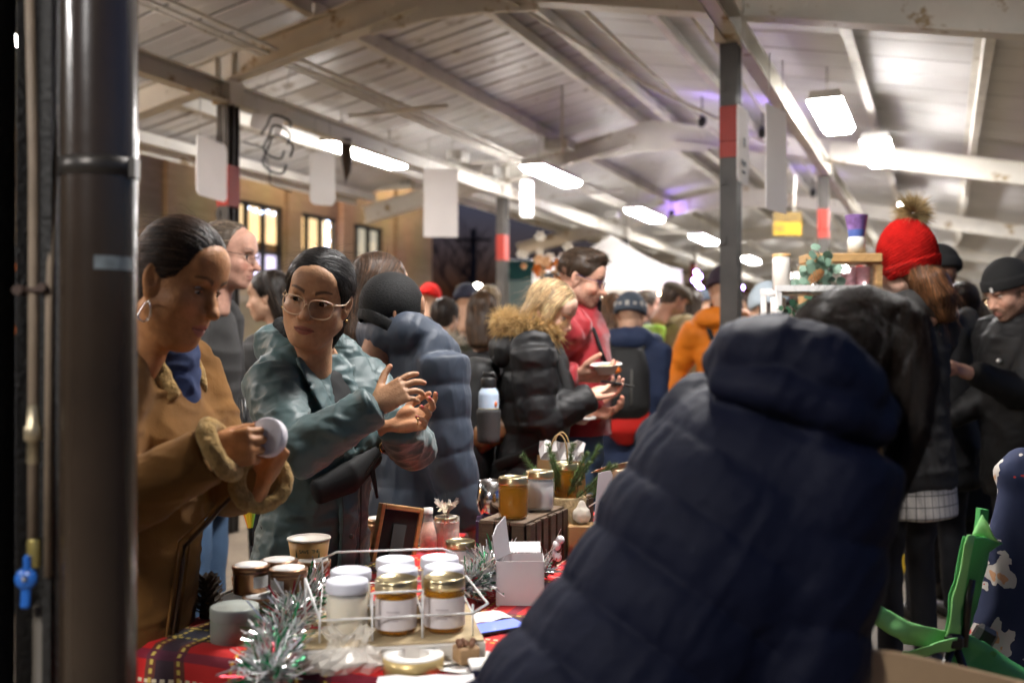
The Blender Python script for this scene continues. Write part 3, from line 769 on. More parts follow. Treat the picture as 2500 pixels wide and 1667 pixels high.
def beam_z(mb, p, q, w, h, mi=0, flange=.012):
    """I section from p to q: web and two flanges"""
    p, q = np.array(p, float), np.array(q, float); d = q-p; L = np.linalg.norm(d); d /= L
    s = np.cross(EZ, d); s /= np.linalg.norm(s); t = np.cross(d, s); c = (p+q)/2; ax = np.stack([d, s, t])
    mb.box(c, (L, .012, h), mi, ax); mb.box(c+t*(h/2-flange/2), (L, w, flange), mi, ax); mb.box(c-t*(h/2-flange/2), (L, w, flange), mi, ax)
for k in range(-1, 8):
    u = k*BAY; wide = k <= 1
    vl = -1.92; vr = 6.0
    # tapered rafters: one object a side
    for (va, vb) in ((vl, RIDGE-.25), (RIDGE+.25, vr)):
        mb = MB(); beam_z(mb, S(u,va,ztop(va)+.10), S(u,vb,ztop(vb)+.10), .13, .21)
        if k <= 3:
            for vv in np.linspace(va+.35, vb-.2, 7):
                for sgn in (-1,1): mb.box(S(u,vv,ztop(vv)+.10)+EU*sgn*.012*1.2, (.012,.022,.022), 0, AX)
        mb.obj('rafter', cream, shed)
    mb = MB(); a, b = RIDGE-.62, RIDGE+.62                                # haunch plate at the ridge
    mb.prism([(a,ztop(a)-.05),(RIDGE-.2,ztop(RIDGE)-.13),(RIDGE+.2,ztop(RIDGE)-.13),(b,ztop(b)-.05),(b,ztop(b)+.2),(RIDGE,ztop(RIDGE)+.22),(a,ztop(a)+.2)], EU*.03, 0, S(u,0)-EU*.015, EV, EZ)
    mb.obj('ridge_plate', cream, shed)
    for v in (0, VR):
        if k == -1 and v == VR: continue
        zt = ztop(v)
        mb = MB(); base = S(u,v)
        mb.box(base+EZ*zt/2, (.012,.108,zt-.004), 0, AX)
        for sg in (-1,1): mb.box(base+EU*sg*.061+EZ*zt/2, (.011,.104,zt-.004), 0, AX)
        if k == 0:
            for z_ in (2.0,2.35,1.5,2.9): mb.box(base-EU*.071+EZ*z_-EV*.03, (.02,.035,.05), 0, AX)
        po = mb.obj('post', postm, shed)
        if True:
            zb = {0:2.555, 1:2.555, 2:2.78, 3:2.95}.get(k, 2.9) if v == 0 else {0:2.635, 1:2.66, 2:2.7}.get(k, 2.8)
            mb = MB(); mb.box(base+EZ*zb, (.138,.110,.305), 0, AX, .004); mb.box(base+EZ*(zb-.04)-EU*.072, (.012,.10,.03), 0, AX); mb.obj('red_band', redm, po)
        mb = MB(); mb.box(base+EZ*(zt+.10)+EV*.075, (.125,.012,.19), 0, AX); mb.box(base+EZ*(zt+.10)-EV*.075, (.125,.012,.19), 0, AX); mb.box(base+EZ*(zt-.09), (.165,.165,.17), 0, AX, .004)
        mb.obj('post_cap', cream, shed)
# lengthwise members
U0, U1 = -9.0, 37.0
for v, w_, h_ in ((-1.75,.07,.11),(-.95,.07,.13),(.75,.07,.14),(1.68,.06,.14),(2.02,.06,.14),(2.95,.07,.14),(4.25,.07,.14),(5.10,.07,.15)):
    for (a, b) in ((U0,-5.02),(-4.98,-.02),(.02,4.98),(5.02,9.98),(10.02,14.98),(15.02,U1)):
        if v < -1.3 and a > 4: continue
        mb = MB(); z = ztop(v)+.215+h_/2
        mb.box(S((a+b)/2,v,z), (b-a,.010,h_), 0, AX); mb.box(S((a+b)/2,v+.028,z-h_/2+.005), (b-a,.055,.009), 0, AX); mb.box(S((a+b)/2,v-.028,z+h_/2-.005), (b-a,.055,.009), 0, AX)
        mb.obj('purlin', creamp, shed)
for v in (0., VR):
    for k in range(-2, 7):
        mb = MB(); z = ztop(v)-.10; c = S(k*BAY+2.5, v, z)
        mb.box(c, (BAY-.17,.012,.15), 0, AX); mb.box(c+EZ*.07+EV*.04, (BAY-.17,.085,.010), 0, AX); mb.box(c-EZ*.07+EV*.04, (BAY-.17,.085,.010), 0, AX)
        mb.obj('tie_beam', cream, shed)
# ribbed deck: one sheet between each pair of ribs
def deck_panel(u0, u1, va, vb, m, rib):
    mb = MB(); za, zb = ztop(va)+.372, ztop(vb)+.372
    P = lambda u, v, z: S(u, v, z)
    n = 4; V = []; prof = [(0,.028),(0.012,0),(rib,0),(rib+.006,.010),(rib+.012,0),(1,0)] if rib else [(0,.0),(1,0)]
    L = u1-u0
    e_ = .017 if du < .5 else .006; pr = [(u0+e_,.012),(u0+e_+.006,0),(u0+L*.5-.012,0),(u0+L*.5,.006),(u0+L*.5+.012,0),(u1-e_-.006,0),(u1-e_,.012)]
    V = [P(a,va,za+b) for a,b in pr]+[P(a,vb,zb+b) for a,b in pr]; k = len(pr)
    mb.add(V, [(i,i+1,k+i+1,k+i) for i in range(k-1)])
    return mb
n = 0
u = U0
while u < U1-.1:
    du = .335; va = -2.02 if u < 4.95 else -1.22
    deck_panel(u, u+du, va, RIDGE-.01, deck, 0).obj('roof_sheet', deck, shed); u += du
u = U0
while u < U1-.1:
    du = .92
    deck_panel(u, u+du, RIDGE+.01, 6.12, deckr, 0).obj('roof_panel', deckr, shed); u += du
dark = mat('roof_back', (.06,.058,.055), .8)
mb = MB()
for (a, b, va) in ((U0,4.95,-2.02),(4.95,U1,-1.22)):
    mb.add([S(a,va,ztop(va)+.406),S(b,va,ztop(va)+.406),S(b,RIDGE,ztop(RIDGE)+.406),S(a,RIDGE,ztop(RIDGE)+.406)], [(0,1,2,3)])
mb.add([S(U0,6.12,ztop(6.12)+.41),S(U1,6.12,ztop(6.12)+.41),S(U1,RIDGE,ztop(RIDGE)+.41),S(U0,RIDGE,ztop(RIDGE)+.41)], [(0,1,2,3)])
mb.obj('roof_skin', dark, shed)
# gutters and fascias
for (a, b, v) in ((U0,4.95,-2.06),(4.95,U1,-1.26)):
    z = ztop(v)+.34; pr = [(0,.06),(-.01,-.03),(-.05,-.055),(-.10,-.04),(-.12,.05)]
    mb = MB(); mb.add([S(a,v+q,z+r) for q,r in pr]+[S(b,v+q,z+r) for q,r in pr], [(i,i+1,6+i-0,5+i) for i in range(4)]); mb.obj('gutter', gutm, shed)
    mb = MB(); mb.box(S((a+b)/2, v+.035, z-.02), (b-a,.02,.13), 0, AX); mb.obj('fascia', cream, shed)
mb = MB(); mb.box(S((U0+U1)/2, 6.14, ztop(6.1)+.34), (U1-U0,.02,.14), 0, AX); mb.obj('fascia', cream, shed)
mb = MB(); mb.box(S(4.95,-1.62,ztop(-1.6)+.36), (.02,.8,.07), 0, AX); mb.obj('end_trim', cream, shed)
# conduits and cross pieces
for v, z, r in ((.36,3.50,.016),(.44,3.52,.016),(.30,3.49,.010),(-.45,3.40,.012),(2.62,3.66,.016),(3.35,3.52,.012)):
    mb = MB(); mb.tube([S(-8,v,z),S(20,v,z)], r, 6); mb.obj('conduit', creamp, shed)
for u in (1.75, 4.3, 6.9, 9.2, 12.):
    mb = MB(); mb.box(S(u,.42,3.455), (.035,1.0,.03), 0, AX); mb.obj('channel', creamp, shed)
for (u, v, z, dx) in ((3.6,.1,3.40,.18),(4.55,.9,3.63,.30),(4.6,.05,3.40,.15),(8.7,.2,3.38,.2)):
    mb = MB(); mb.box(S(u,v,z), (.22,dx,.12), 0, AX, .01); mb.obj('junction_box', galv, shed)
mb = MB(); mb.tube([S(2.55,1.68,3.75),S(2.55,1.68,3.25),S(2.56,1.69,3.1)], .012, 6); mb.obj('drop_rod', creamp, shed)
mb = MB(); mb.tube([S(-3.2,1.9,3.62),S(-1.0,2.2,3.60),S(2.0,2.62,3.52),S(5,3.3,3.46)], .016, 6); mb.obj('conduit', creamp, shed)
cable = mat('black_rubber', (.012,.012,.012), .5)
cab = thing('cable_coil', 'loop of black cable hanging from the left front post below the rafter', 'cable', S(.1,.2,3.0))
for j in range(3):
    c = S(.15-.03*j, .32+.03*j, 2.98-.10*j); r = .10+.018*j
    mb = MB(); mb.tube([c+EV*r*math.cos(t)*(.9 if j else 1.2)+EZ*r*math.sin(t)+EU*.03*math.sin(3*t) for t in np.linspace(-.2 if j else .1, 5.6 if j else 3.4, 26)], .009, 6); mb.obj('loop', cable, cab)
mb = MB(); mb.tube([S(.1,0.06,2.9), S(.15,.2,2.86), S(.2,.22,2.7), S(.16,.26,2.58), S(.2,.42,2.52)], .006, 5); mb.obj('tail', cable, cab)
mb = MB(); mb.tube([S(1.55,.02,3.2), S(1.55,.03,3.05), S(1.56,.03,2.92), S(1.57,.0,2.80)], [.05,.055,.035,.006], 7); mb.M=None
tag(mb.obj('wire_bundle', mat('dark_wire',(.05,.035,.025),.7,var=(40,.5)), None, S(1.55,0,3.0)), 'short dark bundle of wires dangling from the tie beam before the first lamp', 'wires')

# ------------------------------------------------------------------ lamps (they light the place)
tubeglow = mat('lamp_diffuser', (.9,.88,.85), .4, emit=((1.,.965,.94), LAMP))
housing = mat('lamp_housing', (.75,.73,.70), .4)
def lamp(u, v, z, label, L=1.22, W=.25):
    r = thing('ceiling_light', label, 'light', S(u,v,z), 'fluorescent lamps under the shed roof')
    mb = MB(); c = S(u,v,z)
    mb.prism([(-W*.5,-.005),(-W*.42,.06),(W*.42,.06),(W*.5,-.005)], EU*L, 0, c-EU*L/2, EV, EZ); mb.obj('housing', housing, r)
    mb = MB(); mb.prism([(-W/2+.002,-.006),(-W/2+.002,-.016),(-W/2+.035,-.05),(W/2-.035,-.05),(W/2-.002,-.016),(W/2-.002,-.006)], EU*(L-.03), 0, c-EU*(L-.03)/2, EV, EZ); mb.obj('diffuser', tubeglow, r)
    for s in (-1,1): mb = MB(); mb.tube([c+EU*s*L*.35+EZ*.05, c+EU*s*L*.35+EZ*max(.08, ztop(v)+.22-z)], .006, 5); mb.obj('hanger', galv, r)
    return r
zL = 3.21
lamp(2.2, -.17, zL, 'long fluorescent lamp on the tie beam right of the front post with the cable loop')
lamp(4.25, .93, 3.26, 'second fluorescent lamp of the left row, beyond the second post')
lamp(7.85, .96, 3.26, 'third fluorescent lamp of the left row, above the white tent')
lamp(11.4, 1.02, 3.26, 'small fourth lamp of the left row beside the tall grey post')
lamp(-2.1, -.12, zL, 'fluorescent lamp cut off at the left picture edge above the downpipe')
lamp(-4.6, -.12, zL, 'assumed unseen fluorescent lamp of the left row over the shoppers, nearest the camera')  # outside the view; assumed as the near lamp of this row
lamp(2.30, 4.05, zL, 'large fluorescent lamp above and left of the red bobble hat', L=1.12, W=.25)
lamp(4.05, 4.30, zL, 'short-looking lamp just past the large one in the right row')
lamp(8.4, 4.45, zL, 'lamp behind the bobble of the red hat')
lamp(-2.9, 4.0, zL, 'assumed unseen fluorescent lamp above the seller, nearest of the right row')  # above the view; assumed as the light over the table
for i, u in enumerate((12.5, 17., 21.5, 26., 30.)):
    lamp(u, 4.4, zL, ['far lamp of the right row behind the yellow sign','distant lamp beyond the yellow sign','tiny lamp far down the right row','tiny lamp near the far end of the right row','last tiny lamp at the far end of the right row'][i])
for i, u in enumerate((16., 21., 27., 33.)):
    lamp(u, 1.0, 3.26, ['far lamp over the purple lit roof','distant lamp left of the tall post foot','tiny lamp above the crowd far down the left row','last tiny lamp at the far end of the left row'][i])
for i, (u, v) in enumerate(((20.,2.6),(27.,2.6))):
    lamp(u, v, 3.3, ['lamp under the ridge, nearest of the middle row','lamp under the ridge, last of the middle row'][i], L=1.0, W=.2)

# ------------------------------------------------------------------ hanging stall cards
card = mat('white_card', (.86,.84,.84), .55, var=(5,.05))
def translucent(m, col, k):
    nt = m.node_tree; out = [n for n in nt.nodes if n.type == 'OUTPUT_MATERIAL'][0]; tr = nt.nodes.new('ShaderNodeBsdfTranslucent'); tr.inputs[0].default_value = (*col,1); mx = nt.nodes.new('ShaderNodeMixShader'); mx.inputs[0].default_value = k
    nt.links.new(nt.nodes['Principled BSDF'].outputs[0], mx.inputs[1]); nt.links.new(tr.outputs[0], mx.inputs[2]); nt.links.new(mx.outputs[0], out.inputs[0]); return m
translucent(card, (.92,.90,.88), .45)
def sign(px, py0, py1, Y, wpx, ang, label, r=.03, name='hanging_card', m=card, hang=True, thick=.006):
    a, b = at(px,py0,Y), at(px,py1,Y); c = (a+b)/2; h = a[2]-b[2]; w = wpx
    r_ = thing(name, label, 'sign', c, 'white cards hanging from the shed roof')
    d = np.array([math.cos(R(ang)), math.sin(R(ang)), 0]); nrm = np.cross(d, EZ)
    pts = []
    for (sx, sz) in ((1,1),(-1,1),(-1,-1),(1,-1)):
        for q in range(4):
            t = {(1,1):0,(-1,1):90,(-1,-1):180,(1,-1):270}[(sx,sz)]+q*30
            pts.append((sx*(w/2-r)+r*math.cos(R(t)), sz*(h/2-r)+r*math.sin(R(t))))
    mb = MB(); mb.prism(pts, nrm*thick, 0, c-nrm*thick/2, d, EZ); mb.obj('card', m, r_)
    if hang:
        for s in (-1,1): mb = MB(); mb.tube([c+d*s*(w/2-.04)+EZ*h/2*.96, c+d*s*(w/2-.05)+EZ*(h/2+.28)], .003, 4); mb.obj('cord', galv, r_)
    return r_
sign(517, 340, 484, 7.0, .42, 78, 'white card with rounded corners seen edge-on beside the front left post', .05)
s2 = sign(655, 247, 322, 7.6, .24, 15, 'small square white card hanging tilted from the cable loop', .02); s2.rotation_euler = (0, R(14), 0)
sign(787, 372, 500, 8.0, .22, 35, 'white card with rounded corners hanging on cords below the long lamp', .05)
sign(1076, 410, 578, 9.0, .31, 3, 'large plain white card hanging in front of the second post', .004)
sign(1286, 440, 528, 11.0, .15, 25, 'narrow white card hanging beyond the second post under its lamp', .02)
s6 = sign(1814, 262, 446, 5.75, .24, 62, 'printed white card fixed on the near side of the tall grey post', .03, hang=False)
sign(1895, 262, 516, 5.4, .27, 52, 'brightly lit long white card hanging right of the tall grey post', .003)
ink = mat('dark_ink', (.03,.03,.035), .6)
c6 = (at(1814,262,5.75)+at(1814,446,5.75))/2; d6 = np.array([math.cos(R(62)), math.sin(R(62)),0]); n6 = np.cross(d6, EZ)
for (x, z, w_, h_) in ((.02,.02,.035,.05),(-.03,-.10,.03,.03),(.01,-.105,.03,.03),(.05,-.10,.025,.03),(-.01,-.155,.05,.012),(.03,-.155,.02,.012)):
    for sg in (1,-1): mb = MB(); mb.box(c6+d6*x+EZ*z+n6*.0045*sg, (w_,.002,h_), 0, np.stack([d6,n6,EZ])); mb.obj('print_block', ink, s6)
def text(name, body, size, m, parent, P, X, Y, ext=.0008, align='CENTER'):
    cu = bpy.data.curves.new(name, 'FONT'); cu.body = body; cu.size = size; cu.extrude = ext; cu.align_x = align; cu.align_y = 'CENTER'; cu.materials.append(m)
    o = bpy.data.objects.new(name, cu); COL.objects.link(o); o.parent = parent; X = np.array(X,float); X /= np.linalg.norm(X); Y = np.array(Y,float); Y -= X*(X@Y); Y /= np.linalg.norm(Y)
    M = Matrix.Identity(4); Zv = np.cross(X, Y)
    for i in range(3): M[i][0] = X[i]; M[i][1] = Y[i]; M[i][2] = Zv[i]; M[i][3] = (np.array(P)-ORG[parent.name])[i]
    bpy.context.view_layer.update(); me = bpy.data.meshes.new_from_object(o.evaluated_get(bpy.context.evaluated_depsgraph_get())); bpy.data.objects.remove(o); me.materials.clear(); me.materials.append(m)
    o = link_mesh(name, me, parent); o.matrix_local = M; return o
ys = thing('yellow_sign', 'brown and yellow sign with black letters hanging deep inside the shed', 'sign', at(1922,543,9.3))
c = at(1922,543,9.3); d = np.array([.99,.12,0])
mb = MB(); mb.box(c+EZ*.055, (.275,.02,.085), 0, np.stack([d,np.cross(EZ,d),EZ])); mb.obj('top_board', mat('sign_brown', (.16,.10,.02), .5, var=(30,.5)), ys)
mb = MB(); mb.box(c-EZ*.055, (.275,.02,.125), 0, np.stack([d,np.cross(EZ,d),EZ])); mb.obj('face_board', mat('sign_yellow', (.40,.24,.01), .5, var=(8,.1)), ys)
text('lettering', 'NC', .075, ink, ys, c-EZ*.055-d*.075-np.cross(EZ,d)*.0115, d, EZ)
mb = MB(); mb.tube([c+d*.06+EZ*.09, c+d*.08+EZ*.45], .012, 5); mb.tube([c-d*.08+EZ*.09, c-d*.09+EZ*.45], .012, 5); mb.obj('strap', creamp, ys)

# ------------------------------------------------------------------ near column, downpipe and water line at the left
fp = np.array([-.735, 1.55, 0]); colm = mat('near_column', (.016,.015,.013), .55, var=(20,.3), bump=(90,.004), wear=((.05,.04,.03), 40, .68))
col = thing('steel_column', 'dark rough steel column close to the camera at the left edge', 'column', fp)
mb = MB(); mb.box(fp+np.array([.034,0,1.9]), (.012,.10,3.8)); mb.box(fp+np.array([-.058,-.02,1.9]), (.010,.10,3.8)); mb.box(fp+np.array([-.01,.05,1.9]), (.10,.010,3.8)); mb.box(fp+np.array([.047,.045,1.9]),(.014,.012,3.8))
mb.obj('section', colm, col)
pipe = mat('downpipe_paint', (.034,.023,.015), .25, var=(5,.25), spec=.6, coat=.25, bump=(6,.002))
dp = thing('downpipe', 'thick dark brown glossy downpipe strapped beside the near column', 'pipe', (fp[0]+.104,1.52,0))
dc = np.array([fp[0]+.1045, 1.52, 0])
mb = MB(); mb.lathe(dc, [(.0555,0),(.0555,3.9)], 40); mb.obj('tube', pipe, dp)
mb = MB(); zz = at(250,408,1.5)[2]; mb.lathe(dc, [(.0558,zz-.014),(.0580,zz-.013),(.0580,zz+.013),(.0558,zz+.014)], 40); mb.box(dc+np.array([.056,-.012,zz]), (.014,.02,.03)); mb.obj('strap', mat('strap_metal',(.06,.055,.05),.35,metal=.6), dp)
mb = MB(); zz = at(300,643,1.5)[2]
A0, A1 = R(-75), R(-10); pts = [A0+(A1-A0)*i/8 for i in range(9)]
mb.sheet([[dc+np.array([math.cos(t)*.0560, math.sin(t)*.0560, zz+q]) for q in (-.010,.010)] for t in pts]); mb.obj('tape_strip', mat('grey_tape',(.17,.2,.21),.5,var=(60,.3)), dp)
cond = mat('conduit_paint', (.26,.20,.14), .5, var=(12,.25))
wl = thing('water_line', 'thin brown pipes with a blue valve clamped inside the near column', 'pipe', (fp[0]-.02,1.53,0))
zv = at(75,1405,1.5)[2]
xw = (82-1250)/FPX*1.5
mb = MB(); mb.tube([(xw-.018,1.5,2.4),(xw+.000,1.5,1.65),(xw,1.5,1.45),(xw,1.5,zv+.02)], .0078, 10); mb.obj('pipe', cond, wl)
mb = MB(); mb.tube([(xw+.0,1.55,2.4),(xw+.022,1.52,1.7),(xw+.024,1.5,1.45),(xw+.022,1.5,zv)], .0058, 10); mb.obj('pipe', cond, wl)
mb = MB(); mb.tube([(xw+.001,1.52,0),(xw+.004,1.52,zv-.05)], .0125, 12); mb.obj('riser', mat('riser_paint',(.10,.085,.065),.6), wl)
mb = MB(); zc = at(75,708,1.5)[2]; mb.tube([(xw-.018,1.495,zc),(xw+.026,1.495,zc)], .005, 8); mb.tube([(xw-.018,1.485,zc),(xw-.018,1.52,zc)],.008,8); mb.tube([(xw+.018,1.485,zc+.004),(xw+.018,1.52,zc+.004)],.007,8); mb.obj('clamp', mat('clamp_metal',(.07,.045,.035),.5,metal=.4), wl)
mb = MB(); zc = at(80,1060,1.5)[2]; mb.lathe((xw,1.5,zc), [(.007,-.045),(.010,-.04),(.009,-.01),(.0135,-.008),(.0135,.012),(.010,.016),(.008,.045)], 14); mb.obj('coupling', mat('brass_dull',(.45,.38,.25),.35,metal=.6,var=(40,.4)), wl)
mb = MB(); mb.lathe((xw+.002,1.5,zv+.035), [(.010,-.02),(.0105,.018),(.009,.022)], 14); mb.obj('collar', mat('brass_yellow',(.5,.40,.13),.3,metal=.7), wl)
blue = mat('valve_blue', (.02,.12,.45), .3, spec=.6)
mb = MB(); vc = np.array([xw-.004,1.488,zv]); mb.lathe(vc, [(.003,-.004),(.016,-.004),(.0165,.0),(.016,.004),(.004,.005)], 20, axis=(0,-1,.15)); mb.box(vc+np.array([.001,0,.022]), (.011,.008,.026), 0, None, .003); mb.box(vc+np.array([0,-.002,-.026]), (.014,.008,.036), 0, rot(0,0,8).T, .003); mb.obj('valve_handle', blue, wl)
mb = MB(); mb.sphere(vc+np.array([0,-.007,0]), .004, 8, 5); mb.obj('bolt', galv, wl)
ob = mat('barrier_orange', (.75,.16,.01), .5)
bz = thing('traffic_barrier', 'dark barrier with two orange stripes glimpsed at the left picture edge', 'barrier', (-2.7,5.2,0))
mb = MB(); mb.box((-2.75,5.2,.95), (.5,.06,1.9), 0, None, .01); mb.obj('board', mat('barrier_dark',(.02,.02,.025),.5), bz)
for py in (652, 805): mb = MB(); mb.box((-2.75,5.165,at(0,py,5.17)[2]), (.5,.012,.04)); mb.obj('stripe', ob, bz)

# ------------------------------------------------------------------ brick building, dusk beyond
brick = bpy.data.materials.new('brick'); brick.use_nodes = True; nt = brick.node_tree; b = nt.nodes['Principled BSDF']; b.inputs['Roughness'].default_value = .8
tc = nt.nodes.new('ShaderNodeTexCoord'); dt = nt.nodes.new('ShaderNodeVectorMath'); dt.operation = 'DOT_PRODUCT'; dt.inputs[1].default_value = tuple(EU+EV*.37); sz = nt.nodes.new('ShaderNodeSeparateXYZ'); mp = nt.nodes.new('ShaderNodeCombineXYZ'); bt = nt.nodes.new('ShaderNodeTexBrick')
bt.inputs['Scale'].default_value = 1; bt.inputs['Brick Width'].default_value = .215; bt.inputs['Row Height'].default_value = .072; bt.inputs['Mortar Size'].default_value = .006
bt.inputs['Color1'].default_value = (.46,.34,.22,1); bt.inputs['Color2'].default_value = (.39,.28,.17,1); bt.inputs['Mortar'].default_value = (.36,.27,.18,1)
nn = nt.nodes.new('ShaderNodeTexNoise'); nn.inputs['Scale'].default_value = .9; nn.inputs['Detail'].default_value = 6; mx = nt.nodes.new('ShaderNodeMix'); mx.data_type='RGBA'; mx.blend_type='MULTIPLY'; mx.inputs[0].default_value=.5
nt.links.new(tc.outputs['Object'], dt.inputs[0]); nt.links.new(tc.outputs['Object'], sz.inputs[0]); nt.links.new(dt.outputs['Value'], mp.inputs[0]); nt.links.new(sz.outputs[2], mp.inputs[1]); nt.links.new(mp.outputs[0], bt.inputs['Vector']); nt.links.new(tc.outputs['Object'], nn.inputs['Vector']); nt.links.new(bt.outputs['Color'], mx.inputs[6]); nt.links.new(nn.outputs['Color'], mx.inputs[7]); nt.links.new(mx.outputs[2], b.inputs['Base Color'])
VB = -5.0
def ub(px):
    k = (px-1250)/FPX; p = S(0,VB); return (k*p[1]-p[0])/(EU[0]-k*EU[1])
bld = thing('brick_building', 'tan brick building with lit shop windows beyond the left eave', 'building', S(6,VB))
uE = ub(1055)
mb = MB(); H_ = 7.2
wins = [(ub(560),ub(690),2.42,3.62),(ub(716),ub(822),2.42,3.62),(ub(842),ub(934),2.42,3.62)]
us = [-14.]+[q for w_ in wins for q in (w_[0],w_[1])]+[uE]
for i in range(0, len(us), 2): mb.box(S((us[i]+us[i+1])/2, VB-.15, H_/2), (us[i+1]-us[i],.30,H_), 0, AX)
for (a,b_,z0,z1) in wins:
    mb.box(S((a+b_)/2, VB-.15, z0/2), (b_-a,.30,z0), 0, AX); mb.box(S((a+b_)/2, VB-.15, (z1+H_)/2), (b_-a,.30,H_-z1), 0, AX)
mb.box(S(uE-.15, VB-4.3, H_/2), (.30,8.0,H_), 0, AX)
mb.obj('wall', brick, bld)
for px in (700, 832, 965): mb = MB(); mb.box(S(ub(px)+.12,VB+.045,H_/2-.02), (.36,.085,H_-.1), 0, AX); mb.obj('pier', brick, bld)
mb = MB(); mb.box(S(ub(420),VB+.045,H_/2-.02), (.36,.085,H_-.1), 0, AX); mb.obj('pier', brick, bld)
mb = MB(); mb.box(S((uE-14)/2,VB-.13,H_+.06), (uE+14.1,.42,.12), 0, AX); mb.obj('coping', mat('stone',(.3,.26,.2),.8), bld)
mb = MB(); mb.box(S((uE-14)/2,VB+.03,2.10), (uE+14,.06,.12), 0, AX); mb.obj('string_course', mat('stone',(.3,.26,.2),.8), bld)
fr = mat('window_frame_dark', (.02,.02,.018), .4)
glow = [mat('window_glow_%d'%i, c, .3, emit=(c, s_), var=(2.,.5)) for i,(c,s_) in enumerate((((1.,.66,.30),.62),((1.,.70,.36),.55),((.45,.40,.30),.45),((.78,.70,.98),.62),((.10,.055,.02),.35)))]
for wi,(a,b_,z0,z1) in enumerate(wins):
    wd = MB(); zt = 2.86 if wi < 2 else 2.44
    for q in np.linspace(a+.03, b_-.03, 4): wd.box(S(q,VB-.06,(z0+z1)/2), (.06,.08,z1-z0), 0, AX)
    for z in (z0+.03, zt, z1-.03) if wi < 2 else (z0+.03, z1-.03): wd.box(S((a+b_)/2,VB-.06,z), (b_-a,.085,.06), 0, AX)
    pass
    wo = wd.obj('window', fr, bld)
    for i in range(3):
        u0 = a+.03+(b_-a-.06)/3*i; u1 = u0+(b_-a-.06)/3
        for (za, zb, gm) in (((zt,3.00,4),(3.00,z1,0 if (i+wi)%2 else 1),(z0,zt,3)) if wi < 2 else ((z0,z1,2),)):
            mb = MB(); mb.box(S((u0+u1)/2,VB-.10,(za+zb)/2), (u1-u0-.05,.02,zb-za-.04), 0, AX); mb.obj('pane', glow[gm], wo)
bulbw = mat('bulb_bluewhite', (.6,.7,1.), .3, emit=((.45,.6,1.),6.))
def bulbs(name, label, pts, r, m, wire=True, group=None, cat='fairy lights'):
    root = thing(name, label, cat, pts[0], group)
    for p in pts: mb = MB(); mb.sphere(p, r, 8, 5); mb.obj('bulb', m, root)
    if wire: mb = MB(); mb.tube(pts, .004, 4); mb.obj('wire', cable, root)
    return root
bulbs('string_lights', 'blue-white string lights hanging inside the middle shop window', [S(wins[1][1]-.22+.03*math.sin(i*2.),VB-.04,3.56-.085*i) for i in range(9)], .024, bulbw)
bulbs('string_lights', 'blue-white lights along the top of the left shop window', [S(wins[0][0]+.5+.16*i,VB-.04,3.52-.015*(i%3)) for i in range(5)], .020, bulbw)
sod = mat('sodium_glass', (1.,.6,.25), .4, emit=((1.,.72,.44),230.))
def assumed_wall_lamp(u, z, label, k=1.):  # unseen lamps, assumed from the warm glow on the brick wall
    r = thing('assumed_wall_lamp', label, 'lamp', S(u,VB,z))
    mb = MB(); mb.tube([S(u,VB,z+.05),S(u,VB+.3,z+.16),S(u,VB+.55,z+.1)], .02, 8); mb.obj('bracket', fr, r)
    mb = MB(); mb.prism([(-.13,0),(-.09,.09),(.09,.09),(.13,0)], EV*.34, 0, S(u,VB+.42,z), EU, EZ); mb.obj('hood', fr, r)
    mb = MB(); mb.box(S(u,VB+.59,z-.014), (.22,.30,.024), 0, AX); mb.obj('glass', sod, r)
assumed_wall_lamp(uE-1.6, 5.5, 'assumed unseen sodium wall lamp on the brick building near its far corner')  # assumed lamp, kept out of view above the roof, lights the brick
assumed_wall_lamp(uE-5.4, 5.5, 'assumed unseen sodium wall lamp on the brick building above the lit windows')  # second unseen lamp, added to spread the warm light along the wall
assumed_wall_lamp(.6, 5.0, 'assumed unseen sodium wall lamp on the brick building above the near pavement')  # assumed lamp out of view, for the dim near stretch of wall
sl = thing('assumed_street_lamp', 'assumed low sodium lamp post, unseen, just outside the left eave', 'lamp', (-5.75,4.7,0))  # unseen lamp, assumed from the orange rim light on the tan coat
mb = MB(); mb.tube([(-5.75,4.7,0),(-5.75,4.7,2.75),(-5.6,4.68,2.95),(-5.4,4.66,2.98)], [.06,.045,.04,.035], 10); mb.obj('pole', fr, sl)  # set below the gutter so its light reaches under the roof
mb = MB(); mb.box((-5.25,4.64,2.97), (.5,.28,.09), 0, None, .03); mb.obj('head', fr, sl)
mb = MB(); mb.sphere((-5.25,4.64,2.90), (.17,.11,.10), 14, 8); mb.obj('globe', mat('sodium_globe', (1.,.6,.25), .4, emit=((1.,.50,.16),110.)), sl)

# trees, pole and vehicles out in the dusk
bark = mat('bark_dark', (.035,.028,.022), .9, bump=(20,.02))
def bare_tree(x, y, H, label, seed):
    g_ = random.Random(seed); mb = MB(); r = thing('bare_tree', label, 'tree', (x,y,0), 'bare trees in the dusk')
    def br(p, d, L, rad, n, out):
        q = [p]
        for i in range(3):
            d = d+np.array([g_.gauss(0,.13),g_.gauss(0,.13),g_.gauss(.04,.08)]); d /= np.linalg.norm(d); q.append(q[-1]+d*L/3)
        out.tube(q, [rad,rad*.85,rad*.7,rad*.5], 5, caps=False)
        if n:
            for i in range(4 if n > 2 else 3):
                a = g_.uniform(0,6.28); e = d*.9+np.array([math.cos(a),math.sin(a),.15])*g_.uniform(.5,.9); e /= np.linalg.norm(e); br(q[g_.choice((1,2,3,3))], e, L*g_.uniform(.55,.8), rad*.55, n-1, mb)
    tk = MB(); br(np.array([x,y,0.]), np.array([0,0,1.]), H*.42, H*.02, 4, tk); tk.obj('trunk', bark, r); mb.obj('crown', bark, r)
bare_tree(-2.0,62,8,'bare tree in front of the dusk sky just right of the brick building',1)
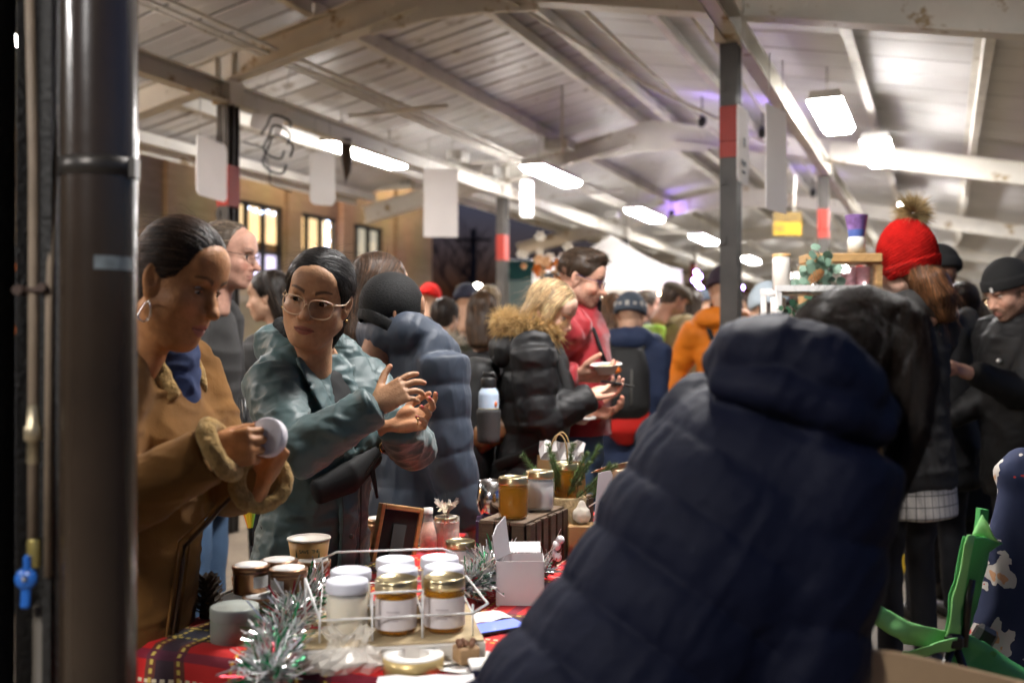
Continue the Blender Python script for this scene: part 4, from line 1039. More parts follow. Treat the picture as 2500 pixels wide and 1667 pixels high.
bare_tree(-5.0,75,10,'tall bare tree far off beside the brick corner',2)
bare_tree(2.0,68,8,'bare tree in the dusk between the second post and the tent',3)
bare_tree(-.2,80,9,'thin bare tree far behind the second post',4)
up = thing('utility_pole', 'wooden utility pole standing dark in the dusk', 'pole', (-1.4,36,0))
mb = MB(); mb.tube([(-1.4,36,0),(-1.4,36,5.6)], [.13,.10], 8); mb.obj('pole', bark, up)
mb = MB(); mb.box((-1.4,35.9,5.2), (1.3,.1,.1)); mb.obj('crossarm', bark, up)
mb = MB(); hp = [(x, 130+20*math.sin(x*.05), 0) for x in range(-120,121,8)]
mb.sheet([[np.array(p), np.array(p)+np.array([0,4,3.2+1.6*vnoise(np.array([[p[0]*.09,1,2]]),3)[0]+1.2*vnoise(np.array([[p[0]*.3,5,2]]),4)[0]])] for p in hp]); tag(mb.obj('treeline', mat('treeline_dark',(.02,.022,.02),.95)), kind='stuff')
paintg = mat('van_paint', (.010,.035,.028), .2, coat=.6, spec=.6); glassd = mat('van_glass', (.02,.025,.03), .06, spec=.8); tyre = mat('tyre', (.015,.015,.015), .8); chrome = mat('chrome', (.7,.7,.7), .15, metal=1.)
def van(x, y, ang, label, pm):
    r = thing('parked_van', label, 'van', (x,y,.02)); d = np.array([math.cos(R(ang)),math.sin(R(ang)),0]); s = np.array([-d[1],d[0],0]); o = np.array([x,y,.02])
    side = [(-2.3,.45),(2.35,.45),(2.4,.95),(2.25,1.15),(1.35,1.3),(.75,2.05),(.3,2.2),(-2.1,2.22),(-2.35,1.95),(-2.4,1.0)]
    mb = MB(); mb.prism(side, s*1.8, 0, o-s*.9, d, EZ); mb.obj('body', pm, r)
    mb = MB(); mb.prism([(1.26,1.34),(.72,1.98),(.62,1.98),(1.12,1.34)], s*1.6, 0, o-s*.8+d*.06, d, EZ); mb.obj('windscreen', glassd, r)
    for sg in (-1,1):
        for (a,b_) in ((-2.1,-1.2),(-1.1,-.2),(-.1,.7)): mb = MB(); mb.box(o+s*sg*.905+d*(a+b_)/2+EZ*1.68, (b_-a,.02,.55), 0, np.stack([d,s,EZ]), .008); mb.obj('side_window', glassd, r)
        for q in (-1.5,1.5):
            mb = MB(); mb.lathe(o+d*q+s*sg*.78+EZ*.34, [(.01,0),(.2,0),(.34,.02),(.36,.1),(.34,.2),(.2,.21),(.01,.2)], 20, axis=s*sg); mb.obj('wheel', tyre, r)
        mb = MB(); mb.box(o+d*2.4+s*sg*.65+EZ*.85, (.05,.32,.18), 0, np.stack([d,s,EZ]), .02); mb.obj('headlight', chrome, r)
    mb = MB(); mb.box(o+d*2.42+EZ*.55, (.12,1.7,.2), 0, np.stack([d,s,EZ]), .04); mb.obj('bumper', chrome, r)
    mb = MB(); mb.box(o-d*.8+EZ*2.25, (2.2,1.5,.05), 0, np.stack([d,s,EZ]), .02); mb.obj('roof_rack', chrome, r)
vn = van(.78,19.,87.6,"dark green van parked outside the shed behind the blonde head",paintg)
fl = thing('floodlight_stand', 'pair of glaring white floodlights on a stand in the dusk left of the second post', 'floodlight', (-.95,18.5,0))
p1, p2 = at(1130,705,18.5), at(1166,703,18.5)
mb = MB(); mb.tube([(-.78,18.6,0),(-.78,18.6,p1[2]-.1)], .04, 8); mb.box((-.78,18.6,p1[2]-.12), (.5,.05,.05)); mb.obj('mast', fr, fl)
fg = mat('floodlight_glass', (1,.95,.85), .3, emit=((1.,.93,.8),30.))
bpy.data.objects['parked_van'].scale = (1,1,1.26)
for p in (p1,p2): mb = MB(); mb.box(p+np.array([0,.06,0]), (.25,.1,.15), 0, None, .02); mb.obj('case', fr, fl); mb = MB(); mb.lathe(p, [(.09,0),(.01,.01)], 14, axis=(0,-1,0)); mb.obj('glass', fg, fl)
lamp(-7.6, 3.9, zL, 'added fluorescent lamp of the right row, unseen behind the photographer')  # out of view; added for front light on faces and jars
lamp(-7.4, .2, zL, 'added fluorescent lamp of the left row, unseen behind the photographer')  # out of view too; added as front fill for the shoppers
# ------------------------------------------------------------------ the people
def fabric(nm, c=(.02,.02,.02), rough=.75, weave=420, wh=.0008, var=(7,.18), sheen=.0, spec=.35, big=None): return mat('fabric_'+nm, c, rough, bump=(weave,wh), var=var, sheen=sheen, spec=spec, bump2=big)
black_cloth = fabric('black', (.010,.010,.011)); dark_trs = fabric('dark_trousers', (.012,.012,.015)); denim = fabric('denim', (.07,.125,.22), .8, 500)
shoe_black = mat('shoe_black', (.012,.011,.010), .45); goldm = mat('gold', (.75,.50,.20), .2, metal=1.); silver = mat('silver', (.85,.83,.80), .15, metal=1.)
def cap_hair(f, r=(.106,.083,.089), c=(-.016,0,.040), cut=(.105,0,-.03), cr=(.10,.13,.118), nape=-.075):
    f.ell(c, r)
    f.ell((-.045,0,-.01), (.062,.066,.075), .03)
    f.ell(cut, cr, .006, mode='s')
    f.half((0,0,nape), (0.25,0,-1), .01)
def flow_back(p, d): return np.tile(np.array([-1,0,-.25]), (len(p),1))
def flow_part(y0=0., down=.6):
    def fl(p, d):
        s = np.sign(p[:,1]-y0); top = np.clip((p[:,2]-.05)/.06, 0, 1)
        return np.stack([-.55-.2*top, s*(1.1*top+.05), -down*(1-top)-.15], 1)
    return fl
def flow_down(p, d):
    s = np.sign(p[:,1]); top = np.clip((p[:,2]-.06)/.05, 0, 1)
    return np.stack([-.25*np.ones(len(p)), s*.9*top, -1.0+.6*top], 1)
def flow_scalp(p, d):
    s = np.clip(p[:,1]/.05,-1,1); return np.stack([.9*(p[:,2] > .06)-.3, s*.5, -.5*(p[:,2] < .07)], 1)

# ---- woman in the tan coat
suede = mat('suede_tan', (.185,.086,.022), .88, var=(6,.32), bump=(300,.0008), sheen=.05, spec=.15)
fleece = mat('fleece', (.34,.215,.080), .95, var=(90,.3), bump=(160,.005), spec=.1, sheen=.1)
P = P1 = Person('woman in a tan shearling coat with hoop earring looking down at a white tin', -.830, 2.12, -12, H=1.63, lean=8, tone=(.43,.195,.078), build=.90)
P.head(-17, 20, 3, h=.0026, pos=(-.664,1.99,1.508), lip=(.36,.13,.105), brow=(.035,.02,.012), scale=(.90,1.0,1.04), nose=1.12, jaw=1.04, lid=.5, mouth=.004, chub=1.15, smile=0)
P.arm(-1, at(512,1108,1.885), (-.3,-.3,-1), ((.90,.10,.18),(-.30,-.93,.15), dict(curl=((44,46,24),(48,48,25),(52,50,25),(56,52,25)), spread=(3,1,-2,-5), nail=(.35,.02,.02), thumb=((.75,.45,-.45),(.9,.1,-.3),(.95,.0,-.2)))))
P.arm(1, at(640,1172,2.02), (.2,.2,-1), ((.38,-.02,.90),(.55,.80,-.1), dict(curl=((35,38,22),(38,40,22),(42,42,22),(48,42,22)), nail=(.35,.02,.02), th=-1)))
P.finish()
eyes(P.hm, (.9,.1,-.55), (.03,.015,.008), P.root, white=(.5,.44,.38))
def ex(f):
    f.ell(P.tp(.12,0,.545), (.10,.055,.10), .02, P.T.T, 's')
_, CV, CF = P.jacket('coat', suede, h=.0062, length=.62, th=.018, flare=.035, belly=.022, bust=.030, sleeve=(.074,.062,.053), collar=.0, crump=[((6,6,11), .005, 11), ((14,14,26), .0040, 5), ((60,60,60), .0007, 6)], extra=ex, rel=1)
for S, (pt, dr) in {-1: (at(542,1117,1.93), (.80,.10,.30)), 1: (at(612,1180,2.0), (.45,-.05,.85))}.items():
    e = P.el[S]; w_ = P.wr[S]; d = (w_-e)/np.linalg.norm(w_-e); c = w_+d*(.022 if S < 0 else -.008); a, b_, _ = frame(d); f = Field()
    f.loft([c+(a*math.cos(t)+b_*math.sin(t))*.049 for t in np.linspace(0,2*math.pi,17)], [.0185]*17, None, .006); P.cloth('cuff', f, .0045, fleece, [((45,45,45), .003, 8, False)])
f = Field(); f.loft([P.tp(.075,.075,.44),P.tp(.03,.095,.52),P.tp(-.05,.075,.565),P.tp(-.085,0,.575),P.tp(-.05,-.075,.565),P.tp(.03,-.095,.52),P.tp(.085,-.065,.43)], [(.018,.035)]*7, None, .01); P.cloth('collar', f, .006, fleece, [((45,45,45), .003, 8, False)])
f = Field(); f.loft([P.tp(.06,0,.40),P.tp(.045,0,.50),P.tp(.02,0,.575)], [(.075,.055),(.068,.06),(.055,.06)], P.l, capr=.4); P.cloth('scarf', f, .007, fabric('blue_scarf',(.02,.035,.10)), [((20,20,40), .006, 3)])
V_ = front_line(P, CV, -.035, np.linspace(.36,-.60,34), .001)
mb = MB(); mb.tube(V_, .0042, 6); mb.obj('zip', mat('zip_brown',(.06,.03,.015),.5), P.root)
for y_ in (-.053,-.017): mb = MB(); mb.tube(front_line(P, CV, y_, np.linspace(.34,-.60,34), .0), .0030, 5); mb.obj('placket_seam', suede, P.root)
mb = MB(); mb.box(V_[2]+P.f*.004, (.006,.006,.02), 0, P.T.T, .002); mb.obj('zip_pull', mat('gunmetal',(.10,.09,.08),.3,metal=.9), P.root)
P.trousers(denim); P.shoes(shoe_black)
f = Field(); cap_hair(f, r=(.105,.081,.088), cut=(.112,0,-.035)); f.ell((-.115,0,.02), (.035,.038,.038), .015)
hair(P, f, hair_mat('brownblack',(.03,.017,.01)), (.030,.016,.009), h=.0035, n=5200, L=.10, flow=flow_back, r0=.0007, seed=4, loose=420, groove=.0012, gscale=(14,70,70))
mb = MB(); mb.M = P.hm; t_ = np.linspace(0, 2*math.pi, 22)[:-1]; mb.tube([(.008+.013*math.cos(q)*1.0, -.085-.004*math.sin(2*q), -.066+.020*math.sin(q)) for q in t_], .0017, 6, closed=True); mb.obj('earring', silver, P.root)

# the tin lid she holds
tin_white = mat('lid_white', (.56,.53,.56), .4, bump=(120,.0006))
c = at(652,1066,1.925); d = np.array([-.30,-.93,.25]); d /= np.linalg.norm(d); L_ = thing('tin_lid', 'round pale lilac-white tin held up by the woman in the tan coat', 'tin', c)
mb = MB(); mb.lathe(c, [(.001,.0085),(.0345,.0085),(.0375,.0072),(.0385,.005),(.0385,-.012),(.036,-.0135),(.001,-.0135)], 44, axis=d); mb.obj('body', tin_white, L_)
a, b_, _ = frame(d); mb = MB(); g_ = random.Random(3)
for i in range(7):
    q = [(-.016+.005*i+g_.uniform(-.003,.003), g_.uniform(-.014,.014)) for j in range(4)]; mb.tube([c+d*.0088+a*x+b_*y for x, y in q], .0005, 4)
mb.obj('engraving', mat('engraved',(.42,.39,.42),.5), L_)

# ---- woman in the teal parka
teal = mat('teal_shell', (.040,.078,.080), .50, var=(5,.12), bump=(520,.0005), spec=.5, sheen=.15)
P = P2 = Person('woman in clear glasses and a teal hooded parka gesturing with both hands', -.548, 2.72, -38, H=1.575, lean=3, tone=(.40,.215,.115), build=1.0)
P.head(-93, 9, 12.5, h=.0024, pos=(-.503,2.57,1.503), lip=(.27,.085,.070), brow=(.012,.009,.008), scale=(1.05,1.08,1.06), nose=1.05, jaw=1.06, lid=.12, chub=.85, browz=.003)
P.arm(-1, at(918,985,2.42), (-1,-.25,-.75), ((.82,.10,.42),(-.25,-.90,.40), dict(curl=((16,24,14),(22,28,16),(28,32,18),(30,34,18)), spread=(14,4,-6,-15), thumb=((.50,.85,-.2),(.62,.75,-.12),(.80,.55,-.1)), th=1)))
P.arm(1, at(972,1035,2.50), (.7,.2,-1), ((.88,-.25,.26),(.12,.72,-.62), dict(curl=((20,26,16),(34,40,20),(44,46,22),(50,50,25)), spread=(10,3,-4,-10), thumb=((.6,.75,.0),(.85,.5,.1),(.95,.3,.1)), nail=(.45,.06,.05))))
P.finish()
eyes(P.hm, (.93,-.30,-.16), (.022,.011,.006), P.root, white=(.60,.54,.48))
glasses(P.hm, P.root, mat('clear_rim', (.66,.46,.30), .12, alpha=.9, spec=.8), w=.055, hgt=.047, gap=.013, x=.102, r=.0019, drop=-.011)
tee = fabric('black_tee', (.008,.008,.008)); 
f = Field(); f.loft([P.tp(.0,0,-.05),P.tp(.01,0,.2),P.tp(.02,0,.36),P.tp(.0,0,.47),P.tp(-.01,0,.505)], [(.15,.115),(.14,.115),(.155,.125),(.13,.085),(.066,.066)], P.l); P.cloth('black_top', f, .009, tee, [((12,12,12),.004,2)])
def ex(f):
    f.loft([P.tp(.165,0,.56),P.tp(.170,.0,.44),P.tp(.185,.008,.30)], [(.064,.10),(.045,.075),(.006,.05)], P.l, .012, 's')
    f.loft([P.tp(.135,-.012,.28),P.tp(.165,-.012,.12),P.tp(.165,-.012,-.1),P.tp(.165,-.012,-.44)], [(.030,.010)]*4, P.l, .010)
_, CV, CF = P.jacket('parka', teal, h=.0055, length=.47, th=.022, wid=.94, flare=.0, belly=.012, bust=.034, sleeve=(.070,.056,.046), hood=(.052,.108,.13,.045), crump=[((6,6,10), .005, 21), ((13,13,26), .0060, 8), ((27,27,44), .0030, 9), ((60,60,70), .0010, 19)], extra=ex, rel=1)
w_ = P.wr[-1]; d = (w_-P.el[-1]); d /= np.linalg.norm(d); f = Field(); f.loft([w_-d*.045, w_-d*.005], [(.050,.047),(.052,.049)], None, capr=.12); P.cloth('cuff', f, .005, teal)
f = Field(); f.loft([P.tp(-.02,.095,.595),P.tp(-.085,.08,.61),P.tp(-.11,0,.615),P.tp(-.085,-.08,.61),P.tp(.0,-.105,.59),P.tp(.06,-.085,.54)], [(.010,.022)]+[(.020,.040)]*5, None, .01); P.cloth('hood_lining', f, .006, fabric('black_pile',(.007,.007,.007),.95,120,.006), [((40,40,40),.004,6,False)])
def stud(Pp, p, r=.007, m=None): mb = MB(); mb.lathe(p, [(.001,.004),(r*.5,.004),(r*.55,.002),(r,.002),(r,-.002)], 14, axis=Pp.T@np.array([1,0,.1])); mb.obj('snap', m or mat('gunmetal',(.10,.09,.08),.3,metal=.9), Pp.root)
for sg in (1,-1):
    f = Field(); f.loft([P.tp(.050,sg*.100,.54),P.tp(.100,sg*.092,.475),P.tp(.142,sg*.062,.385),P.tp(.160,sg*.026,.285)], [(.034,.0085),(.042,.0085),(.036,.0085),(.016,.008)], P.T@np.array([sg*.25,1,sg*.3])); P.cloth('lapel', f, .0040, teal, [((20,20,20),.003,2)])
for z in (.235,.06,-.12,-.3): stud(P, front_line(P, CV, -.012, [z], .001)[0])
V_ = front_line(P, CV, .022, np.linspace(.28,-.44,30), .001); mb = MB(); mb.tube(V_, .0016, 5); mb.obj('zip', mat('zip_dark',(.02,.025,.025),.3,metal=.5), P.root)
for y_ in (-.042,.030): mb = MB(); mb.tube(front_line(P, CV, y_, np.linspace(.30,-.45,30), -.0004), .0013, 4); mb.obj('placket_seam', mat('seam_dark',(.02,.035,.035),.6), P.root)
mb = MB(); mb.tube(front_line(P, CV, -.13, np.linspace(-.08,-.26,10), .0), .0022, 5); mb.obj('pocket_seam', mat('seam_dark',(.02,.035,.035),.6), P.root); mb = MB(); mb.tube(front_line(P, CV, -.175, np.linspace(.0,-.45,18), .0), .0014, 5); mb.obj('seam', mat('seam_dark',(.02,.035,.035),.6), P.root)
P.trousers(black_cloth); P.shoes(shoe_black)
f = Field(); cap_hair(f, r=(.107,.086,.090), cut=(.112,.004,-.038), cr=(.10,.125,.120)); f.ell((-.10,0,-.03), (.045,.055,.06), .03)
f.loft([(-.10,0,-.01),(-.105,0,-.09),(-.11,.0,-.17)], [.058,.060,.03], None, .03); f.loft([(-.075,-.045,-.05),(-.085,-.075,-.11),(-.07,-.10,-.165)], [.028,.026,.010], None, .02)
for s in (1,-1): f.ell((-.012,s*.088,-.012), (.026,.020,.040), .006, mode='s')
hair(P, f, hair_mat('black',(.008,.006,.006),.42), (.008,.0065,.006), h=.0034, n=6500, L=.13, flow=flow_part(.006,.8), r0=.00065, seed=6, loose=520, groove=.0014, gscale=(22,30,60))
for s in (1,-1): mb = MB(); mb.M = P.hm; mb.sphere((.0,s*.083,-.042), .0036, 8, 6); mb.obj('earring', goldm, P.root)
w_ = P.wr[1]; mb = MB()
mb.M = None; kk = thing('waist_bag', 'black waist bag with gold ring worn under the forearm of the woman in teal', 'bag', P.tp(.20,-.02,.02))
f = Field(); f.loft([P.tp(.150,-.12,.19),P.tp(.175,-.02,.225),P.tp(.155,.09,.275)], [(.034,.022),(.044,.026),(.032,.02)], P.T@np.array([0,0,1.]), capr=.5); f.build(.007); V, F = f.mesh(); raw_mesh('pouch', V, F, fabric('bag_black',(.004,.004,.004),.75), kk)
mb = MB(); c = P.tp(.19,.085,.30); mb.tube([c+P.l*.012*math.cos(t)+EZ*.012*math.sin(t) for t in np.linspace(0,6.0,14)], .003, 6); mb.obj('ring', goldm, kk)
mb = MB(); mb.tube([P.tp(.20,.06,.16),P.tp(.165,.05,.30),P.tp(.10,.075,.47)], .013, 6, flat=.25); mb.obj('strap', black_cloth, kk)
mb = MB(); mb.tube([P.wr[1]*0+at(1020,1026,2.42)+np.array([0,.008*math.cos(t),.009*math.sin(t)]) for t in np.linspace(0,6,12)], .0014, 6, closed=True); mb.obj('finger_ring', goldm, P.root)

# ---- man with glasses behind
P = Person('grey-haired man with glasses and a charcoal jacket in profile behind the tan coat', -1.30, 4.12, -4, H=1.85, lean=3, tone=(.46,.255,.185), fem=False, build=1.0)
P.head(-6, 8, 0, h=.0042, pos=(-1.150,4.05,1.750), lip=(.36,.15,.12), brow=(.10,.075,.06), nose=1.15, jaw=1.0, lid=.3, stubble=.12, flush=.06)
P.finish(); eyes(P.hm, (1,0,-.1), (.05,.06,.07), P.root); glasses(P.hm, P.root, mat('wire_rim',(.10,.08,.06),.3,metal=.6), w=.044, hgt=.032, r=.0014, x=.101)
P.arm(1, P.tp(.12,.2,-.06), (-1,0,0)); P.arm(-1, P.tp(.10,-.22,-.06), (-1,0,0))
P.jacket('jacket', fabric('charcoal',(.030,.029,.028)), h=.011, length=.22, th=.03, collar=.02, crump=[((7,7,13),.009,31)]); P.trousers(denim, h=.02); P.shoes(shoe_black)
f = Field(); cap_hair(f, r=(.104,.080,.084), cut=(.085,0,.005), cr=(.085,.12,.115)); hair(P, f, hair_mat('greybrown',(.14,.105,.08)), (.15,.115,.085), h=.005, n=700, L=.05, flow=flow_back, r0=.0014, seed=8, loose=160)

# ---- woman with long brown hair, lattice scarf
P = Person('woman with long parted brown hair and a tan lattice scarf behind the black beanie', -.50, 3.62, 62, H=1.71, tone=(.50,.30,.20))
P.head(48, 6, 0, h=.0045, pos=(-.475,3.60,1.585)); P.arm(1, P.tp(.12,.24,-.06), (-1,0,0)); P.arm(-1, P.tp(.12,-.24,-.06), (-1,0,0)); P.finish()
lat = bpy.data.materials.new('lattice_scarf'); lat.use_nodes = True; nt = lat.node_tree; b = nt.nodes['Principled BSDF']; b.inputs['Roughness'].default_value=.9
tc = nt.nodes.new('ShaderNodeTexCoord'); mp = nt.nodes.new('ShaderNodeMapping'); mp.inputs['Scale'].default_value=(36,36,36); mp.inputs['Rotation'].default_value=(.5,.78,.3); ch = nt.nodes.new('ShaderNodeTexChecker'); ch.inputs['Scale'].default_value=1; ch.inputs[1].default_value=(.42,.28,.13,1); ch.inputs[2].default_value=(.03,.02,.013,1)
nt.links.new(tc.outputs['Object'],mp.inputs[0]); nt.links.new(mp.outputs[0],ch.inputs[0]); nt.links.new(ch.outputs[0],b.inputs[0])
P.jacket('coat', fabric('brown_coat',(.10,.065,.035)), h=.013, length=.45, th=.03, crump=[((7,7,13),.008,41)])
f = Field(); f.loft([P.tp(.07,.03,.5),P.tp(.02,.10,.54),P.tp(-.07,.07,.56),P.tp(-.09,-.0,.56),P.tp(-.05,-.08,.55),P.tp(.03,-.10,.52),P.tp(.08,-.02,.48)], [.045]*7, None, .01); f.loft([P.tp(-.03,-.13,.50),P.tp(-.06,-.15,.36),P.tp(-.06,-.16,.2)], [(.08,.03)]*3, P.T@np.array([1,0,0]), .02); P.cloth('scarf', f, .009, lat, [((18,18,18),.006,2)])
P.trousers(dark_trs, h=.02)
f = Field(); cap_hair(f, r=(.108,.086,.090)); f.loft([(-.05,0,.03),(-.07,0,-.06),(-.08,0,-.17),(-.08,0,-.26)], [(.085,.065),(.088,.06),(.085,.05),(.06,.03)], (0,1,0), .02)
for s in (1,-1): f.loft([(.02,s*.075,.04),(.015,s*.082,-.05),(.0,s*.085,-.15)], [.025,.028,.02], None, .02)
hair(P, f, hair_mat('brown',(.05,.028,.015)), (.055,.030,.017), h=.005, n=1100, L=.2, flow=flow_part(.01,.9), r0=.0014, seed=9, loose=100)

# ---- black beanie, slate puffer
slate = mat('slate_puffer', (.045,.057,.080), .55, var=(6,.15), bump=(500,.0006), spec=.35)
P = P5 = Person('person in a black beanie and slate blue quilted jacket with back turned', -.345, 3.20, 46, H=1.63, lean=2, tone=(.30,.15,.085), build=.94)
P.head(24, 8, 0, h=.0036, pos=(-.375,3.16,1.474), lip=(.2,.08,.07)); P.arm(-1, P.tp(.05,-.30,-.16), (-1,-.3,0)); P.arm(1, P.tp(.2,.20,.02), (-.4,.6,-1)); P.finish()
P.jacket('puffer_jacket', slate, h=.0065, length=.42, th=.038, puff=(.120,.0075), armpuff=(.105,.007), sleeve=(.076,.062,.050), hood=(.062,.112,.09,.035), crump=[((12,12,16),.0030,51), (lambda V: (V-P5.pel)@P5.T*np.array([40,40,10]),.0030,52)])
P.trousers(dark_trs, h=.02); P.shoes(shoe_black)
beanie(P, mat('black_satin_knit',(.008,.008,.008),.72,bump=(110,.0025),spec=.25,stretch=(1,1,5)), r=(.106,.088,.104), low=-.068, tilt=-22, cuff=False)
f = Field(); ta = R(-22); f.loft([(-.014+.104*math.cos(t)*math.cos(ta)+.052*math.sin(ta)*-1*0, .088*math.sin(t), -.046-.104*math.cos(t)*math.sin(ta)*-1) for t in np.linspace(0,2*math.pi,25)], [(.007,.020)]*25, None, .004); f.build(.004); V, F = f.mesh(); raw_mesh('beanie_band', xf(P.hm,V), F, mat('black_satin_knit'), P.root)
mb = MB(); mb.M = P.hm; mb.tube([(-.002+.012*math.cos(t), -.088, -.044+.014*math.sin(t)) for t in np.linspace(0,6,14)], .0018, 5); mb.obj('earring', goldm, P.root)
f = Field(); f.loft([P.tp(.09,.03,.52),P.tp(.0,.10,.585),P.tp(-.09,.04,.61),P.tp(-.09,-.05,.61),P.tp(.0,-.10,.585),P.tp(.09,-.03,.52)], [(.012,.034)]*6, None, .01); P.cloth('collar_lining', f, .007, fabric('grey_lining',(.035,.034,.036)))

# ---- blonde woman in black puffer with fur hood
P = P6 = Person('blonde woman in a black puffer with a tan fur hood looking at her phone', .075, 4.05, -6, H=1.665, lean=3, tone=(.62,.38,.285), build=1.02)
P.head(-24, 27, -4, h=.0034, pos=(.160,4.02,1.522), lip=(.50,.20,.17), brow=(.22,.14,.08), scale=.97, lid=.95, smile=.7, nose=.95)
P.arm(-1, at(1444,965,3.92), (-.6,-.2,-1), ((.93,-.05,.28),(.25,.55,-.80), dict(h=.004, curl=((20,28,15),(20,30,15),(24,30,15),(30,30,15)), th=1)))
P.arm(1, P.tp(.06,.20,-.10), (-1,.2,0)); P.finish(); eyes(P.hm, (.9,0,-.5), (.08,.12,.15), P.root)
blackp = mat('black_puffer', (.0085,.0085,.009), .56, bump=(480,.0006), spec=.4, var=(6,.15))
P.jacket('puffer_coat', blackp, h=.0075, length=.60, th=.030, puff=(.125,.012), armpuff=(.10,.010), sleeve=(.076,.062,.048), collar=.055, crump=[((13,13,20),.005,61), ((34,34,40),.0018,62)])
pts = [P.tp(.03,.125,.535),P.tp(-.08,.11,.575),P.tp(-.145,.03,.585),P.tp(-.14,-.06,.575),P.tp(-.06,-.12,.575),P.tp(.02,-.115,.565),P.tp(.07,-.085,.545)]
f = Field(); f.loft([P.tp(.0,.10,.47),P.tp(-.10,.07,.48),P.tp(-.13,-.02,.47),P.tp(-.09,-.09,.47),P.tp(.02,-.11,.47)], [.05,.065,.07,.065,.05], None, .02); P.cloth('hood', f, .011, blackp, [((13,13,20),.006,6)])
fur_ring(P, pts, .033, (.34,.20,.075), n=2600, L=.062, tipc=(.62,.44,.20), drop=.16)
P.stance = .10; P.trousers(denim, h=.014); P.shoes(shoe_black)
f = Field(); cap_hair(f, r=(.108,.086,.090), cut=(.110,.0,-.03), cr=(.095,.12,.122)); f.loft([(-.04,0,.02),(-.065,0,-.06),(-.065,0,-.145)], [(.088,.055),(.088,.055),(.075,.045)], (0,1,0), .02, capr=.25)
for s in (1,-1): f.loft([(.025,s*.072,.05),(.025,s*.084,-.03),(.02,s*.086,-.12)], [.022,.026,.018], None, .02)
hair(P, f, hair_mat('blonde',(.36,.24,.12),.45), (.36,.245,.13), h=.0042, n=4500, L=.15, flow=flow_down, r0=.0010, seed=12, loose=400, groove=.003, gscale=(40,40,12))
ph = thing('phone', 'black phone held out in the hand of the blonde woman', 'phone', at(1508,938,3.9)); c = at(1508,936,3.9); d = np.array([.62,.75,-.12]); d /= np.linalg.norm(d); s_ = np.cross(d,(-.2,-.35,.9)); s_ /= np.linalg.norm(s_); n_ = np.cross(s_, d); n_ /= np.linalg.norm(n_)
mb = MB(); mb.box(c, (.145,.072,.009), 0, np.stack([d,s_,n_]), .003); mb.obj('case', mat('phone_black',(.01,.01,.012),.15), ph)
mb = MB(); mb.box(c+n_*.0048, (.132,.064,.0008), 0, np.stack([d,s_,n_])); mb.obj('screen', mat('phone_screen_dark',(.03,.032,.04),.05,spec=.9), ph)
# backpack, bottle, brown pouch
bp = thing('backpack', 'black backpack with side pocket on the blonde woman in the puffer', 'backpack', P.tp(-.25,0,.1))
f = Field(); f.loft([P.tp(-.21,0,.40),P.tp(-.255,0,.25),P.tp(-.275,0,.04),P.tp(-.25,0,-.05)], [(.12,.07),(.15,.105),(.155,.125),(.13,.10)], P.l, capr=.5); f.loft([P.tp(-.37,0,.15),P.tp(-.375,0,.0)], [(.11,.05),(.12,.055)], P.l, .015, capr=.5)
f.build(.010); V, F = f.mesh(); V = crumple(relax(V,F,1), F, (10,10,14), .007, 7); raw_mesh('pack', V, F, fabric('pack_black',(.013,.013,.013),.6,300), bp)
for s in (1,-1): mb = MB(); mb.tube([P.tp(-.16,s*.09,.42),P.tp(-.05,s*.115,.50),P.tp(.10,s*.125,.44),P.tp(.155,s*.13,.30),P.tp(.08,s*.185,.12),P.tp(-.12,s*.17,.02)], .024, 6, flat=.28, up=P.l); mb.obj('strap', fabric('pack_black',(.013,.013,.013)), bp)
f = Field(); bt0 = at(1193,1018,3.78); f.loft([bt0+EZ*-.09, bt0+EZ*.03], [(.043,.043),(.047,.047)], None, capr=.2); f.build(.008); V, F = f.mesh(); raw_mesh('mesh_pocket', V, F, mat('pocket_mesh',(.035,.035,.035),.7,bump=(400,.002)), bp)
mb = MB(); mb.tube([P.tp(-.33,-.06,.30),P.tp(-.385,-.07,.2),P.tp(-.40,-.08,.06)], .012, 6, flat=.3); mb.tube([P.tp(-.25,-.13,.25),P.tp(-.30,-.14,.16)], .014, 6, flat=.3); mb.obj('loop', fabric('pack_black',(.013,.013,.013)), bp)
wb = thing('water_bottle', 'pale blue water bottle with black lid in the backpack side pocket', 'bottle', bt0)
bb = at(1193,1018,3.78)
mb = MB(); mb.lathe(bb, [(.001,-.06),(.037,-.06),(.0385,-.05),(.0385,.085),(.036,.098),(.027,.112),(.025,.118),(.001,.118)], 28, mis=[0,0,0,0,0,0,0]); mb.obj('flask', mat('bottle_blue',(.46,.58,.72),.35,var=(8,.06)), wb)
mb = MB(); mb.lathe(bb, [(.0388,.004),(.0391,.006),(.0391,.035),(.0388,.037)], 28); mb.obj('band', mat('bottle_yellow',(.62,.52,.22),.4,var=(30,.3)), wb)
mb = MB(); mb.lathe(bb+EZ*.115, [(.001,0),(.0285,0),(.029,.004),(.029,.03),(.026,.036),(.001,.037)], 24); mb.tube([bb+EZ*.15+np.array([-.025,0,-.01]),bb+EZ*.168+np.array([-.018,0,0]),bb+EZ*.168+np.array([.018,0,0]),bb+EZ*.15+np.array([.03,0,-.01])], .007, 8); mb.obj('lid', mat('bottle_lid',(.015,.015,.015),.4), wb)
mb = MB(); mb.sphere(bb+np.array([.026,-.028,.052]), (.008,.004,.011), 8, 6); mb.obj('sticker', mat('sticker_orange',(.6,.16,.05),.5), wb)
pc = thing('shoulder_bag', 'brown leather bag hanging low behind the black backpack', 'bag', at(1150,1070,4.0))
